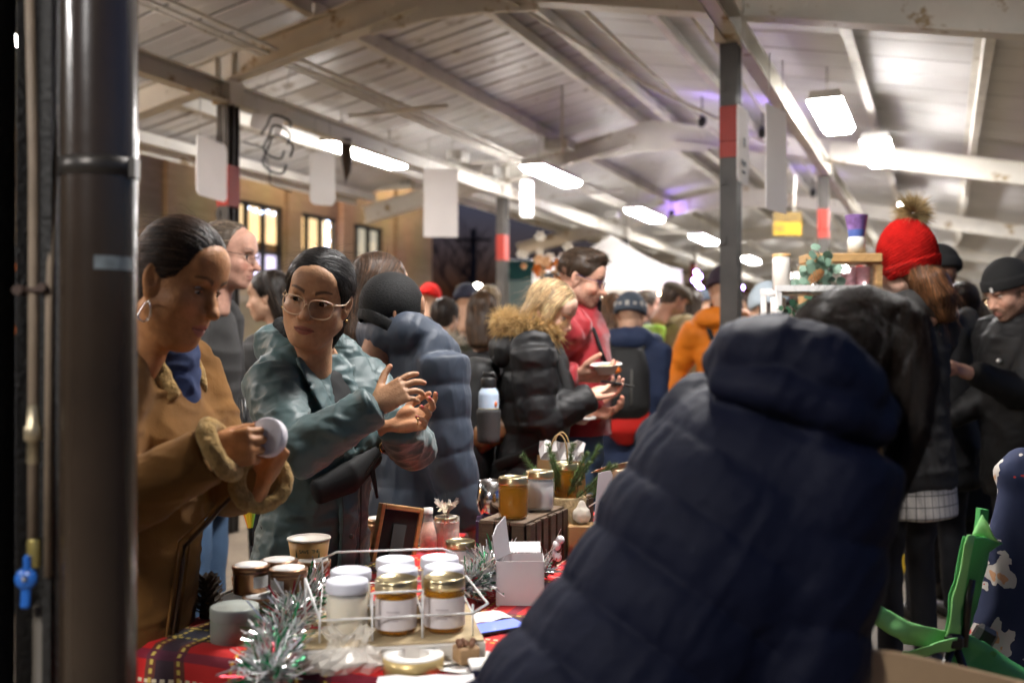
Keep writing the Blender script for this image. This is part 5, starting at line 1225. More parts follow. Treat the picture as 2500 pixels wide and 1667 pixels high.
f = Field(); c = at(1160,1060,3.98); f.loft([c+np.array([-.13,0,.045]),c+np.array([.0,0,-.01]),c+np.array([.13,0,.03])], [(.045,.04),(.075,.05),(.04,.04)], (0,0,1), capr=.6); f.build(.01); V, F = f.mesh(); raw_mesh('bag_body', crumple(V,F,(14,14,14),.005,3), F, mat('brown_leather',(.16,.075,.03),.45,var=(12,.3),bump=(90,.002)), pc)
mb = MB(); mb.tube([c+np.array([-.11,0,.07]),c+np.array([-.03,.03,.12]),c+np.array([.09,0,.06])], .008, 6); mb.obj('strap', mat('brown_leather'), pc)

# ---- man in the red jacket
redj = mat('red_fleece', (.30,.006,.013), .62, var=(7,.22), bump=(260,.0012), sheen=.25)
P = P7 = Person('man with glasses and short dark hair in a bright red jacket holding a bowl', .285, 4.42, -16, H=1.79, lean=2, tone=(.52,.285,.20), fem=False, build=1.0)
P.head(-14, 15, 0, h=.0036, pos=(.305,4.36,1.672), scale=.95, lip=(.42,.17,.14), brow=(.035,.022,.014), stubble=.55, nose=1.1, lid=.6, smile=.6, jaw=1.05)
P.arm(-1, at(1410,918,4.15), (-.8,-.2,-1), ((.95,-.12,.05),(-.05,-.55,-.80), dict(h=.004, curl=((22,24,14),)*4, th=1)))
P.arm(1, at(1440,1010,4.25), (.3,.6,-1), ((.8,-.4,.1),(0,.4,-.9), dict(h=.005))); P.finish(); eyes(P.hm, (.9,0,-.45), (.05,.03,.02), P.root)
glasses(P.hm, P.root, mat('blue_rim',(.03,.03,.10),.2), w=.044, hgt=.034, r=.0015, x=.103)
_, CV, CF = P.jacket('jacket', redj, h=.009, length=.12, clip=((-9,-9,.985),(9,9,9)), th=.030, collar=.045, sleeve=(.078,.064,.050), crump=[((6,6,11),.012,71), ((16,16,24),.004,72)]); P.trousers(denim); P.shoes(shoe_black)
f = Field(); f.loft([P.tp(.03,0,.49),P.tp(.035,0,.585)], [(.055,.055),(.055,.055)], P.l, capr=.4); P.cloth('neck_gaiter', f, .008, black_cloth)
mb = MB(); mb.tube([P.tp(-.02,-.10,.525),P.tp(.08,-.105,.47),P.tp(.135,-.11,.33)], .02, 6, flat=.25); mb.obj('bag_strap', black_cloth, P.root)
mb = MB(); mb.tube(front_line(P, CV, 0, np.linspace(.44,-.12,22), .001), .003, 5); mb.obj('zip', mat('zip_dark'), P.root)
f = Field(); f.ell((-.010,0,.048), (.106,.080,.084)); f.ell((.035,0,.105), (.055,.055,.03), .02); f.ell((.105,0,-.035), (.085,.13,.122), .006, mode='s'); f.half((0,0,-.02), (.3,0,-1), .01)
hair(P, f, hair_mat('darkbrown',(.045,.027,.016)), (.045,.027,.016), h=.0045, n=2200, L=.045, flow=flow_scalp, r0=.0012, seed=14, loose=900, groove=.005, gscale=(40,40,40))
def bowl(label, c, tilt=(0,0,1), food=True):
    r = thing('bowl', label, 'bowl', c); mb = MB(); mb.lathe(c, [(.001,-.028),(.036,-.028),(.055,.008),(.070,.011),(.070,.013),(.054,.011),(.034,-.024),(.001,-.024)], 28, axis=tilt); mb.obj('dish', mat('paper_white',(.76,.74,.70),.5), r)
    if food: mb = MB(); mb.sphere(np.array(c)+np.array([0,0,-.004]), (.045,.045,.016), 12, 6); mb.obj('food', mat('food_tan',(.55,.36,.14),.5,var=(60,.5),bump=(90,.004)), r)
bowl('white paper bowl of food held up by the man in red', at(1478,895,4.12), (-.05,-.1,1)); bowl('white bowl held low against the red jacket hem', at(1415,1012,4.2), (.25,-.3,1), False)

# ---- seller in the navy puffer bending over, close to the camera
navy = mat('navy_puffer', (.0034,.0048,.0150), .62, bump=(520,.0006), spec=.13, var=(4,.12))
P = P8 = Person('person in a navy puffer bending over the table with back to the camera', .115, 1.49, 78, H=1.80, z0=-.155, lean=18, side=-33.5, tone=(.42,.24,.15), build=.98)
P.sh = {1: at(1690,1040,1.66), -1: at(2040,1125,1.50)}
P.head(78, 32, -22, h=.0036, pos=at(2032,905,1.66), scale=.93); P.arm(-1, at(1790,2090,1.42), (.6,.1,0)); P.arm(1, at(1640,1440,2.0), (.2,.6,-1)); P.finish()
def ex(f):
    f.loft([at(1760,900,1.55),at(1812,852,1.53),at(1905,845,1.50),at(2005,880,1.48),at(2095,950,1.48),at(2150,1020,1.50)], [(.040,.034),(.058,.044),(.066,.050),(.066,.050),(.056,.044),(.034,.03)], (.2,.9,.3), .014, puff=(.145,.008,.03))
    f.loft([at(1765,925,1.52),at(1900,945,1.46),at(2050,1000,1.45),at(2150,1045,1.47)], [(.034,.03),(.046,.036),(.046,.036),(.03,.028)], (.2,.9,.3), .010)
P.jacket('puffer_jacket', navy, h=.0060, length=.22, th=.040, puff=(.100,.0125), armpuff=(.125,.012), sleeve=(.080,.072,.062), crump=[((10,10,14),.0026,81), (lambda V: (V-P8.pel)@P8.T*np.array([34,34,8]),.0030,82), ((46,46,60),.0010,83)], extra=ex, flare=-.02)
P.trousers(dark_trs, h=.02); P.shoes(shoe_black)
f = Field(); f.ell((-.016,0,.030), (.110,.090,.100)); f.ell((.11,0,-.03), (.095,.075,.125), .006, mode='s')
f.loft([(-.02,-.02,.115),(-.05,-.085,.085),(-.045,-.120,.02),(-.02,-.145,-.07),(.01,-.150,-.16),(.03,-.140,-.23)], [(.055,.035),(.06,.040),(.056,.036),(.046,.028),(.034,.020),(.014,.010)], (1,0,0), .025)
for s_ in (1,-1): f.ell((-.012,s_*.090,-.014), (.024,.026,.038), .006, mode='s')
def fl8(p, d):
    k = np.clip((p[:,1]+.06)/.10, 0, 1)[:,None]; return np.array([-.45,-1.0,.25])*k + np.array([.25,-.15,-1.])*(1-k)
hm8 = mat('hair_espresso', attr=True, rough=.36, spec=.14)
hair(P, f, hm8, (.0075,.0042,.0026), h=.004, n=6500, L=.22, flow=fl8, r0=.0008, seed=16, loose=1100, seg=10, groove=.0015, gscale=(60,18,30), drop=.05)

# ---- red bobble hat, grey hoodie over grid shirt
redk = mat('red_knit', (.34,.008,.006), .9, var=(30,.3), bump=(200,.003), spec=.1)
P = P9 = Person('person in a red knitted bobble hat and charcoal hoodie over a white grid shirt', 1.640, 4.12, 118, H=1.82, lean=1, tone=(.58,.36,.27), build=1.05)
P.head(152, 4, 3, h=.004, pos=(1.60,4.06,1.70)); P.arm(1, P.tp(.26,.12,.04), (-.6,.5,-1)); P.arm(-1, P.tp(.16,-.25,-.02), (-1,-.3,-.4)); P.finish(); glasses(P.hm, P.root, mat('clear_rim'), r=.0016)
P.jacket('hoodie', fabric('charcoal_fleece',(.027,.026,.025),.9,300), h=.010, length=.14, th=.034, sleeve=(.084,.068,.05), hood=(.052,.115,.12,.0), crump=[((6,6,12),.010,91), ((15,15,24),.003,92)])
grid = bpy.data.materials.new('grid_shirt'); grid.use_nodes = True; nt = grid.node_tree; b = nt.nodes['Principled BSDF']; b.inputs['Roughness'].default_value=.8
tc = nt.nodes.new('ShaderNodeTexCoord'); sx = nt.nodes.new('ShaderNodeSeparateXYZ'); at2 = nt.nodes.new('ShaderNodeMath'); at2.operation='ARCTAN2'
nt.links.new(tc.outputs['Object'], sx.inputs[0]); nt.links.new(sx.outputs[1], at2.inputs[0]); nt.links.new(sx.outputs[0], at2.inputs[1])
def gl(src, period, wid):
    m1 = nt.nodes.new('ShaderNodeMath'); m1.operation='DIVIDE'; m1.inputs[1].default_value=period; nt.links.new(src, m1.inputs[0])
    m2 = nt.nodes.new('ShaderNodeMath'); m2.operation='FRACT'; nt.links.new(m1.outputs[0], m2.inputs[0])
    m3 = nt.nodes.new('ShaderNodeMath'); m3.operation='LESS_THAN'; m3.inputs[1].default_value=wid; nt.links.new(m2.outputs[0], m3.inputs[0]); return m3.outputs[0]
mm = nt.nodes.new('ShaderNodeMath'); mm.operation='MAXIMUM'; nt.links.new(gl(at2.outputs[0], .20, .085), mm.inputs[0]); nt.links.new(gl(sx.outputs[2], .046, .075), mm.inputs[1])
mx = nt.nodes.new('ShaderNodeMix'); mx.data_type='RGBA'; mx.inputs[6].default_value=(.58,.54,.48,1); mx.inputs[7].default_value=(.02,.02,.02,1); nt.links.new(mm.outputs[0], mx.inputs[0]); nt.links.new(mx.outputs[2], b.inputs[0])
f = Field(); f.loft([P.tp(0,0,-.05),P.tp(0,0,-.16),P.tp(0,0,-.255)], [(.20,.155),(.205,.16),(.212,.165)], P.l, capr=.1); P.cloth('shirt_tail', f, .010, grid, [((7,7,5),.009,4)])
P.trousers(mat('trousers_black',(.008,.008,.010),.8), r=(.084,.056,.048)); P.shoes(shoe_black)
beanie(P, redk, r=(.108,.098,.142), low=-.035, tilt=-12, knit=.0055, h=.0034)
f = Field(); f.loft([(-.03,0,.0),(-.07,0,-.06),(-.09,0,-.13)], [(.095,.07),(.10,.065),(.09,.05)], (0,1,0)); f.loft([(-.09,.0,-.05),(-.12,.0,-.12),(-.13,.0,-.20)], [(.115,.05),(.125,.05),(.08,.03)], (0,1,0), .03)
hair(P, f, hair_mat('auburn',(.085,.036,.014)), (.085,.036,.014), h=.006, n=2400, L=.16, flow=lambda p,d: np.stack([-.2+0*p[:,0], .5*np.sin(p[:,2]*48+p[:,1]*24), -1+0*p[:,0]],1), r0=.0015, seed=18, loose=150, groove=.006, gscale=(40,40,16), seg=10)
pc_ = xf(P.hm, np.array([[-.045,-.02,.200]]))[0]; g_ = np.random.default_rng(5); dd = g_.normal(size=(1500,3)); dd /= np.linalg.norm(dd,axis=1,keepdims=True)
Vs, Fs = strands(np.tile(pc_,(1500,1))+dd*.018, dd, .070*g_.uniform(.6,1.2,1500), .0017, 4, None, 0, None, jit=.25, seed=5); k = len(Vs)//1500; u_ = np.tile(np.repeat(np.linspace(0,1,5),3),1500)[:,None]; cs = np.repeat(np.array([.20,.13,.05])*g_.lognormal(0,.5,(1500,1)),k,0)*(1-u_*.4)+np.array([.5,.40,.22])*u_*.4
raw_mesh('bobble', Vs, Fs, mat('fur', attr=True, rough=.8, spec=.2), P.root, col=np.clip(cs,.002,1))

# ---- man at the right edge
P = Person('bearded man in a black beanie and black jacket looking down at the right edge', 2.40, 4.66, 188, H=1.77, lean=3, tone=(.52,.29,.20), fem=False, build=1.12)
P.head(196, 24, 0, h=.0042, pos=(2.30,4.62,1.635), lip=(.4,.16,.13), brow=(.05,.03,.018), stubble=.85, lid=.9)
P.arm(1, at(2372,908,4.42), (.5,.2,-1), ((-.9,-.2,.2),(0,-.6,.7), dict(h=.005))); P.arm(-1, P.tp(.28,-.12,.1), (0,-.5,-1)); P.finish(); eyes(P.hm,(.9,0,-.5),(.05,.03,.02),P.root)
P.jacket('jacket', fabric('black_softshell',(.0065,.0065,.007),.6), h=.012, length=.22, th=.036, hood=(.05,.11,.09,.0), crump=[((7,7,13),.011,101),((17,17,26),.004,102)]); P.trousers(mat('trousers_black'), h=.02); P.shoes(shoe_black)
beanie(P, mat('black_knit',(.010,.010,.010),.9,bump=(200,.002)), r=(.112,.092,.108), low=.018, tilt=8)
mb = MB(); mb.M = P.hm; mb.box((.098,.022,.042), (.006,.022,.022), 0, None, .003); mb.obj('patch', mat('paper_white'), P.root)
mb = MB(); mb.sphere(P.tp(.165,.09,.36), (.012,.012,.010), 8, 6); mb.obj('chest_logo', mat('paper_white'), P.root)

# ---- crowd further in: simple but whole figures
def walker(label, px, py, Y, face, H, coat, hairc=None, tone=(.5,.3,.2), z0=0., hat=None, hatm=None, long=.25, puff=None, build=1.05, fem=True, hood=None, yaw=None, pitch=6, fur=None, long_hair=False, trs=None, wh=None):
    hp = at(px, py, Y)
    P = Person(label, hp[0]-.02*math.cos(R(face)), Y, face, H=H, z0=z0, lean=2, tone=tone, fem=fem, build=build)
    P.head(face if yaw is None else yaw, pitch, 0, h=.0065, pos=(hp[0],Y,hp[2]), stubble=0 if fem else .3)
    for S_ in (1,-1):
        if wh and S_ in wh: P.arm(S_, P.tp(*wh[S_]), (-.3,.3*S_,-1))
        else: P.arm(S_, P.tp(.08,S_*.225,-.10), (-1,S_*.2,0))
    P.finish(); P.jacket('coat', coat, h=.017, length=long, th=.036, puff=puff, hood=hood, crump=[((7,7,12),.011,int(px))]); P.trousers(trs or dark_trs, h=.024); P.shoes(shoe_black)
    if hat == 'beanie': beanie(P, hatm, r=(.114,.094,.108), low=.005, tilt=-8, h=.008)
    elif hat == 'cap':
        f = Field(); f.ell((-.005,0,.070), (.120,.098,.060)); f.loft([(.07,0,.055),(.135,0,.040)], [(.075,.012),(.055,.008)], (0,1,0), .01); f.half((0,0,.035), (0,0,-1)); f.build(.008); V, F = f.mesh(); raw_mesh('flat_cap', xf(P.hm,V), F, hatm, P.root)
    if hairc is not None:
        f = Field(); cap_hair(f, r=(.108,.086,.090) if not hat else (.102,.082,.08), nape=-.08)
        if long_hair: f.loft([(-.05,0,.02),(-.07,0,-.08),(-.08,0,-.20)], [(.088,.06),(.09,.055),(.07,.04)], (0,1,0), .02)
        hair(P, f, hair_mat('crowd',(.05,.03,.02)), hairc, h=.008, n=260, L=.14, flow=flow_down, r0=.0025, seed=int(px), groove=.005, gscale=(40,40,16))
    if fur: fur_ring(P, [P.tp(.09,.09,.55),P.tp(.05,.13,.62),P.tp(-.02,.09,.70),P.tp(-.03,0,.73),P.tp(-.02,-.09,.70),P.tp(.05,-.13,.62),P.tp(.09,-.09,.55)] if fur == 'up' else [P.tp(.05,.12,.52),P.tp(-.08,.11,.57),P.tp(-.14,0,.58),P.tp(-.08,-.11,.57),P.tp(.05,-.12,.52)], .045, (.42,.36,.27), n=800, L=.06, tipc=(.7,.64,.52), h=.014, r0=.0025)
    return P
W = walker('person in a navy jacket with black backpack and patterned grey beanie', 1540,770,6.0, 74, 1.68, fabric('navy_coat',(.020,.032,.075)), hat='beanie', hatm=mat('beanie_slate',(.06,.075,.10),.9,bump=(120,.003)), build=.98, wh={-1:(.18,-.24,.06)}, hood=(.055,.115,.10,.0))
for i in range(13):
    t = R(20+i*26.5); mb = MB(); mb.M = W.hm; mb.box((-.014+.116*math.cos(t), .0965*math.sin(t), .060), (.006,.022,.018 if i%2 else .03), 0, rot(math.degrees(t)).T); mb.obj('knit_pattern', mat('knit_cream',(.42,.40,.36),.9), W.root)
b2 = thing('backpack', 'black backpack with red lower pouch on the navy jacket', 'backpack', W.tp(-.25,0,.1))
f = Field(); f.loft([W.tp(-.19,0,.44),W.tp(-.225,0,.32),W.tp(-.23,0,.14),W.tp(-.21,0,.08)], [(.12,.06),(.15,.085),(.155,.095),(.14,.075)], W.l, capr=.45); f.build(.014); V, F = f.mesh(); raw_mesh('pack', crumple(V,F,(9,9,12),.006,3), F, fabric('pack_black'), b2)
f = Field(); f.loft([W.tp(-.20,0,.09),W.tp(-.20,.0,.01),W.tp(-.17,0,-.07)], [(.150,.085),(.135,.08),(.06,.05)], W.l, capr=.5); f.build(.014); V, F = f.mesh(); raw_mesh('red_pouch', V, F, fabric('pouch_red',(.55,.02,.015),.5), b2)
for s in (-.06,.045,.10): mb = MB(); mb.tube([W.tp(-.315,s,.34),W.tp(-.332,s,.14)], .006, 5); mb.obj('webbing', mat('webbing_grey',(.10,.095,.085),.6), b2)
mb = MB(); mb.sphere(W.tp(-.295,.03,.335), (.03,.03,.02), 10, 6); mb.obj('badge', mat('barrier_orange'), b2)
for s in (1,-1): mb = MB(); mb.tube([W.tp(-.16,s*.08,.44),W.tp(-.05,s*.11,.53),W.tp(.10,s*.12,.44)], .022, 6, flat=.3); mb.obj('strap', fabric('pack_black'), b2)
W = walker('man in a flat cap and tan coat with a neon yellow bag', 1646,732,7.5, 22, 1.70, fabric('tan_coat',(.26,.20,.10)), fem=False, hat='cap', hatm=mat('tweed',(.10,.085,.065),.9,var=(60,.4)), z0=.14, tone=(.5,.28,.19), pitch=26, long=.4, hairc=(.12,.09,.07))
nb = thing('shoulder_bag', 'neon yellow-green bag slung on the back of the tan coat', 'bag', W.tp(-.2,0,.3))
f = Field(); f.loft([W.tp(-.17,.0,.46),W.tp(-.20,.0,.20)], [(.15,.06),(.16,.07)], W.l, capr=.4); f.build(.014); V, F = f.mesh(); raw_mesh('bag_body', V, F, fabric('neon',(.42,.68,.10),.5), nb)
mb = MB(); mb.tube([W.tp(-.12,-.08,.47),W.tp(.0,-.12,.54),W.tp(.10,-.10,.45),W.tp(.15,-.02,.2)], .02, 5, flat=.3); mb.obj('strap', black_cloth, nb)
W = walker('person in an orange jacket with small black backpack behind the tall post', 1766,706,6.4, 80, 1.83, fabric('orange_jacket',(.72,.20,.012),.6), hat='beanie', hatm=mat('beanie_plum',(.03,.018,.03),.9,bump=(120,.003)), puff=(.16,.008), hood=(.06,.12,.10,.0), build=.92, wh={1:(.10,.30,.0)})
b3 = thing('backpack', 'small black backpack on the orange jacket', 'backpack', W.tp(-.2,-.05,.2)); f = Field(); f.loft([W.tp(-.19,-.06,.36),W.tp(-.21,-.06,.05)], [(.11,.06),(.12,.08)], W.l, capr=.5); f.build(.014); V, F = f.mesh(); raw_mesh('pack', V, F, fabric('pack_black'), b3)
mb = MB(); mb.tube([W.tp(-.16,.06,.40),W.tp(-.05,.10,.53),W.tp(.05,.11,.5)], .02, 5, flat=.3); mb.obj('strap', fabric('pack_black'), b3)
walker('person in a maroon coat between the tan coat and the orange jacket', 1692,742,8.4, 65, 1.68, fabric('maroon',(.12,.012,.02)), hairc=(.04,.025,.015), z0=.14, long=.5, long_hair=True)
W = walker('person in a dark olive coat with cream fur hood seen from behind', 1088,775,6.3, 60, 1.60, fabric('olive',(.035,.034,.018)), hairc=(.03,.02,.015), long=.5, hood=(.06,.12,.1,.0), build=1.2, fur='back')
walker('distant person in a bright red beanie left of the fur hood', 1052,728,9.6, 50, 1.70, fabric('dark_grey',(.02,.02,.022)), hat='beanie', hatm=mat('red_knit'), z0=.14)
walker('fair-haired person turned left under the floodlights', 1186,733,8.2, 165, 1.66, fabric('navy_dark',(.018,.02,.03)), hairc=(.30,.21,.12), tone=(.6,.37,.27), z0=0., fur='back')
walker('brown-haired person behind the tan fur hood', 1180,762,5.6, 80, 1.56, fabric('black2',(.012,.012,.013)), hairc=(.06,.032,.016), long_hair=True, z0=.0)
walker('person with dark blue hood near the floodlights', 1140,738,7.4, 85, 1.68, fabric('navy_dark'), hat='beanie', hatm=mat('beanie_navy',(.02,.022,.04),.9))
walker('curly auburn-haired person between the red jacket and the navy jacket', 1494,757,7.2, 88, 1.66, fabric('grey_coat',(.04,.04,.042)), hairc=(.16,.075,.03), long_hair=True, fur='back')
walker('pink-faced man just right of the patterned beanie', 1580,745,8.2, 10, 1.66, fabric('dark_grey'), fem=False, hairc=(.12,.09,.07), z0=.14, tone=(.58,.32,.24))
walker('dark-haired person hidden behind the shoulder of the teal parka', 655,722,4.9, 175, 1.66, fabric('charcoal'), hairc=(.025,.017,.012), long_hair=True)
walker('person in a pale blue beanie and cream coat behind the white shelf', 1872,752,5.3, 120, 1.66, fabric('cream_coat',(.45,.40,.34)), hat='beanie', hatm=mat('beanie_pale',(.42,.50,.56),.9,bump=(120,.003)), hairc=(.05,.03,.02), long_hair=True)
walker('person in a black hood just behind the red bobble hat', 2285,672,5.0, 100, 1.83, fabric('black2'), hat='beanie', hatm=mat('black_knit'))
walker('person with a pale grey fur hood between the hoodie and the bearded man', 2348,745,5.4, 75, 1.66, fabric('black2'), hairc=(.03,.02,.015), fur='up', long=.4)
walker('person in a green coat far behind at the right', 2420,790,7.6, 200, 1.60, fabric('green_coat',(.01,.07,.05)), hairc=(.04,.03,.02), tone=(.55,.33,.25))
walker('person in a purple lit jacket near the string lights', 1618,748,10.5, 95, 1.66, fabric('dark_grey'), hairc=(.03,.02,.02), z0=.14)
walker('tall person in grey far left of the tent pole', 1395,745,9.0, 100, 1.7, fabric('grey_coat'), hairc=(.05,.035,.02), z0=.0)
walker('person in a knit hat beyond the maroon coat', 1712,738,10.2, 150, 1.70, fabric('navy_coat'), hat='beanie', hatm=mat('beanie_slate'), z0=.14)
walker('distant shopper in black right of the tall post foot', 1828,752,9.0, 190, 1.66, fabric('black2'), hairc=(.04,.025,.02), z0=.14)
walker('distant shopper in beige facing the shelf', 1858,760,10.5, 170, 1.64, fabric('tan_coat'), hairc=(.10,.07,.04), z0=.14)
# ------------------------------------------------------------------ the candle table
TZ = .78; C0 = np.array([-.755, 2.015, TZ]); TA = R(20)
TT = np.array([math.sin(TA), math.cos(TA), 0]); TN = np.array([math.cos(TA), -math.sin(TA), 0])
def tb(t, n, z=0.): return C0+TT*t+TN*n+EZ*z
def on(px, py, z=0.):
    """point at height TZ+z seen at a photo pixel"""
    Y = (CAM_H-TZ-z)*FPX/(py-843); return np.array([(px-1250)/FPX*Y, Y, TZ+z])
AT = np.stack([TT, TN, EZ])
TL, TW = 1.85, .78
pl = bpy.data.materials.new('tartan'); pl.use_nodes = True; nt = pl.node_tree; b = nt.nodes['Principled BSDF']; b.inputs['Roughness'].default_value=.8; b.inputs['Sheen Weight'].default_value=.05
N_, L_k = nt.nodes, nt.links
at_ = N_.new('ShaderNodeAttribute'); at_.attribute_name='cloth'; sp = N_.new('ShaderNodeSeparateXYZ'); L_k.new(at_.outputs['Vector'], sp.inputs[0])
def mth(op, a, b_=None):
    m = N_.new('ShaderNodeMath'); m.operation = op
    for i, q in enumerate((a, b_)):
        if q is None: continue
        if hasattr(q, 'links') or hasattr(q,'is_linked'): L_k.new(q, m.inputs[i])
        else: m.inputs[i].default_value = q
    return m.outputs[0]
def band(src, per, c, w): return mth('LESS_THAN', mth('ABSOLUTE', mth('SUBTRACT', mth('FRACT', mth('DIVIDE', src, per)), c)), w)
def mixc(fac, a, col):
    m = N_.new('ShaderNodeMix'); m.data_type='RGBA'; L_k.new(fac, m.inputs[0])
    if isinstance(a, tuple): m.inputs[6].default_value=(*a,1)
    else: L_k.new(a, m.inputs[6])
    m.inputs[7].default_value=(*col,1); return m.outputs[2]
PR = .33; cA, cB = sp.outputs[0], sp.outputs[1]; red_ = (.60,.010,.008)
hf = lambda f_: mth('MULTIPLY', f_, .78)
c_ = mixc(hf(band(cA,PR,.25,.13)), red_, (.008,.035,.016)); c_ = mixc(hf(band(cB,PR,.25,.13)), c_, (.008,.035,.016))
c_ = mixc(hf(band(cA,PR,.25,.06)), c_, (.012,.012,.03)); c_ = mixc(hf(band(cB,PR,.25,.06)), c_, (.012,.012,.03))
dash = lambda s_: mth('GREATER_THAN', mth('FRACT', mth('DIVIDE', s_, .017)), .42)
for (a_, o_) in ((cA,cB),(cB,cA)):
    for q_, cl in ((.72,(.80,.42,.04)),(.775,(.72,.62,.42)),(.16,(.62,.45,.08)),(.34,(.62,.45,.08))):
        c_ = mixc(mth('MULTIPLY', band(a_,PR,q_,.011), dash(o_)), c_, cl)
    c_ = mixc(mth('MULTIPLY', band(a_,PR,.93,.035), .75), c_, (.10,.005,.03))
L_k.new(c_, b.inputs['Base Color'])
nz = N_.new('ShaderNodeTexNoise'); nz.inputs['Scale'].default_value=380; bu = N_.new('ShaderNodeBump'); bu.inputs['Distance'].default_value=.0012; L_k.new(nz.outputs[0], bu.inputs['Height']); L_k.new(bu.outputs[0], b.inputs['Normal'])
tbl = thing('folding_table', 'folding trestle table under the tartan cloth', 'table', tb(TL/2,TW/2,-TZ))
mb = MB(); mb.box(tb(TL/2,TW/2,-.025), (TL-.02,TW-.02,.036), 0, AT, .006); mb.obj('top', mat('table_plastic',(.55,.54,.5),.5), tbl)
for t_ in (.15,TL-.15):
    for n_ in (.12,TW-.12): mb = MB(); mb.tube([tb(t_,n_,-.04),tb(t_,n_,-TZ)], .016, 8); mb.obj('leg', mat('leg_grey',(.12,.12,.12),.4,metal=.6), tbl)
# cloth: top sheet with a rounded edge that hangs down in soft folds
def cloth_sheet():
    na, nb = 90, 60; ov = .42
    A = np.linspace(-ov, TL+ov, na); B = np.linspace(-ov, TW+ov, nb); V = []; W = []
    for a in A:
        for b_ in B:
            def fold(x, L):
                r = .02
                if x < 0: return (-r*math.sin(min(-x/r,math.pi/2)), -x-r*(math.pi/2-1) if -x > r*math.pi/2 else r*(1-math.cos(-x/r)))
                if x > L: q = fold(L-x, L); return (L-q[0], q[1])
                return (x, 0)
            pa, da = fold(a, TL); pb, db = fold(b_, TW)
            drop = max(da, db) if not (da and db) else math.hypot(da, db)*.8
            wv = .018*min(drop/.12,1)*math.sin(((b_ if da >= db else a))*22+math.sin((b_ if da >= db else a)*7)*2)
            off = (-1 if a < 0 else 1)*(wv+.02*drop/.4) if da > db else 0; off2 = (-1 if b_ < 0 else 1)*(wv+.02*drop/.4) if db > da else 0
            bump = .0025*vnoise(np.array([[a*9,b_*9,.5]]),4)[0] if drop == 0 else 0
            V.append(tb(pa+off, pb+off2, .003+bump-drop)); W.append((a,b_,0))
    F = np.array([(i*nb+j, i*nb+j+1, (i+1)*nb+j+1, (i+1)*nb+j) for i in range(na-1) for j in range(nb-1)])
    o = raw_mesh('tablecloth', np.array(V), F, pl, None, tb(0,0)); at2 = o.data.attributes.new('cloth','FLOAT_VECTOR','POINT'); at2.data.foreach_set('vector', np.array(W,np.float32).ravel()); return o
tag(cloth_sheet(), 'red and green tartan cloth with gold stitched lines over the candle table', 'tablecloth')
# --- jars
goldlid = mat('lid_gold', (.66,.55,.33), .28, metal=1., bump=(140,.0002)); whitelid = mat('lid_white_gloss', (.66,.66,.72), .3, spec=.5)
glassm = mat('clear_glass', (.95,.96,.95), .03, alpha=.22, spec=.9); amber = mat('amber_glass', (.55,.22,.012), .05, alpha=.50, spec=.9)
wax = mat('wax_cream', (.70,.61,.45), .45, sub=.1); waxw = mat('wax_white', (.70,.66,.60), .5, sub=.1); labm = mat('label_white', (.72,.66,.66), .55); labi = mat('label_ink', (.50,.44,.45), .6)
waxa = mat('wax_amber_lit', (.62,.34,.07), .5)
def jar(label, p, r=.040, H=.085, lid=goldlid, kind='clear', wx=None, lab=None, group='candle jars on the table', lidh=.014, laba=-95, labh=(.018,.070)):
    J = thing('candle_jar', label, 'jar', p, group)
    body = [(r*.80,0),(r*.94,.004),(r,.012),(r,H-.012),(r*.97,H-.006),(r*.90,H-.002),(r*.90,H+.004)]
    mb = MB(); mb.lathe(p, [(.001,.0)]+body, 36)
    if kind == 'amber': 
        inn = [(q*.93,z+.004) for q, z in body]; mb.lathe(p, [(.001,.005)]+inn, 36)
    mb.obj('glass', amber if kind == 'amber' else glassm, J)
    if kind == 'amber': mb = MB(); mb.lathe(p, [(.001,.008),(r*.85,.008),(r*.87,.014),(r*.87,H*.80),(.001,H*.80)], 30); mb.obj('wax', wx or waxa, J)
    else: mb = MB(); mb.lathe(p, [(.001,.006),(r*.90,.006),(r*.955,.014),(r*.955,H-.016),(r*.88,H-.012),(.001,H-.014)], 30); mb.obj('wax', wx or wax, J)
    mb = MB(); mb.lathe(p+EZ*H, [(r*.99,-.005),(r*1.02,-.004),(r*1.02,lidh-.004),(r*.99,lidh-.001),(r*.93,lidh),(r*.90,lidh-.0025),(.001,lidh-.0025)], 36)
    for k in range(3): mb.lathe(p+EZ*H, [(r*1.02,-.001+.003*k),(r*1.035,.0003+.003*k),(r*1.02,.0016+.003*k)], 36)
    mb.obj('lid', lid, J)
    if lab:
        a0, a1 = R(laba-lab/2), R(laba+lab/2); mb = MB(); rr = r*1.012
        mb.sheet([[p+np.array([rr*math.cos(t), rr*math.sin(t), z]) for z in labh] for t in np.linspace(a0,a1,17)]); mb.obj('label', labm, J)
        mb = MB(); rr = r*1.018
        for i, (z0, w0) in enumerate(((.62,.62),(.50,.40),(.34,.50))):
            z = labh[0]+(labh[1]-labh[0])*z0; mb.sheet([[p+np.array([rr*math.cos(t), rr*math.sin(t), z+q]) for q in (-.0016,.0016)] for t in np.linspace(R(laba)-w0*.5,R(laba)+w0*.5,7)])
        mb.obj('print', labi, J)
    return J
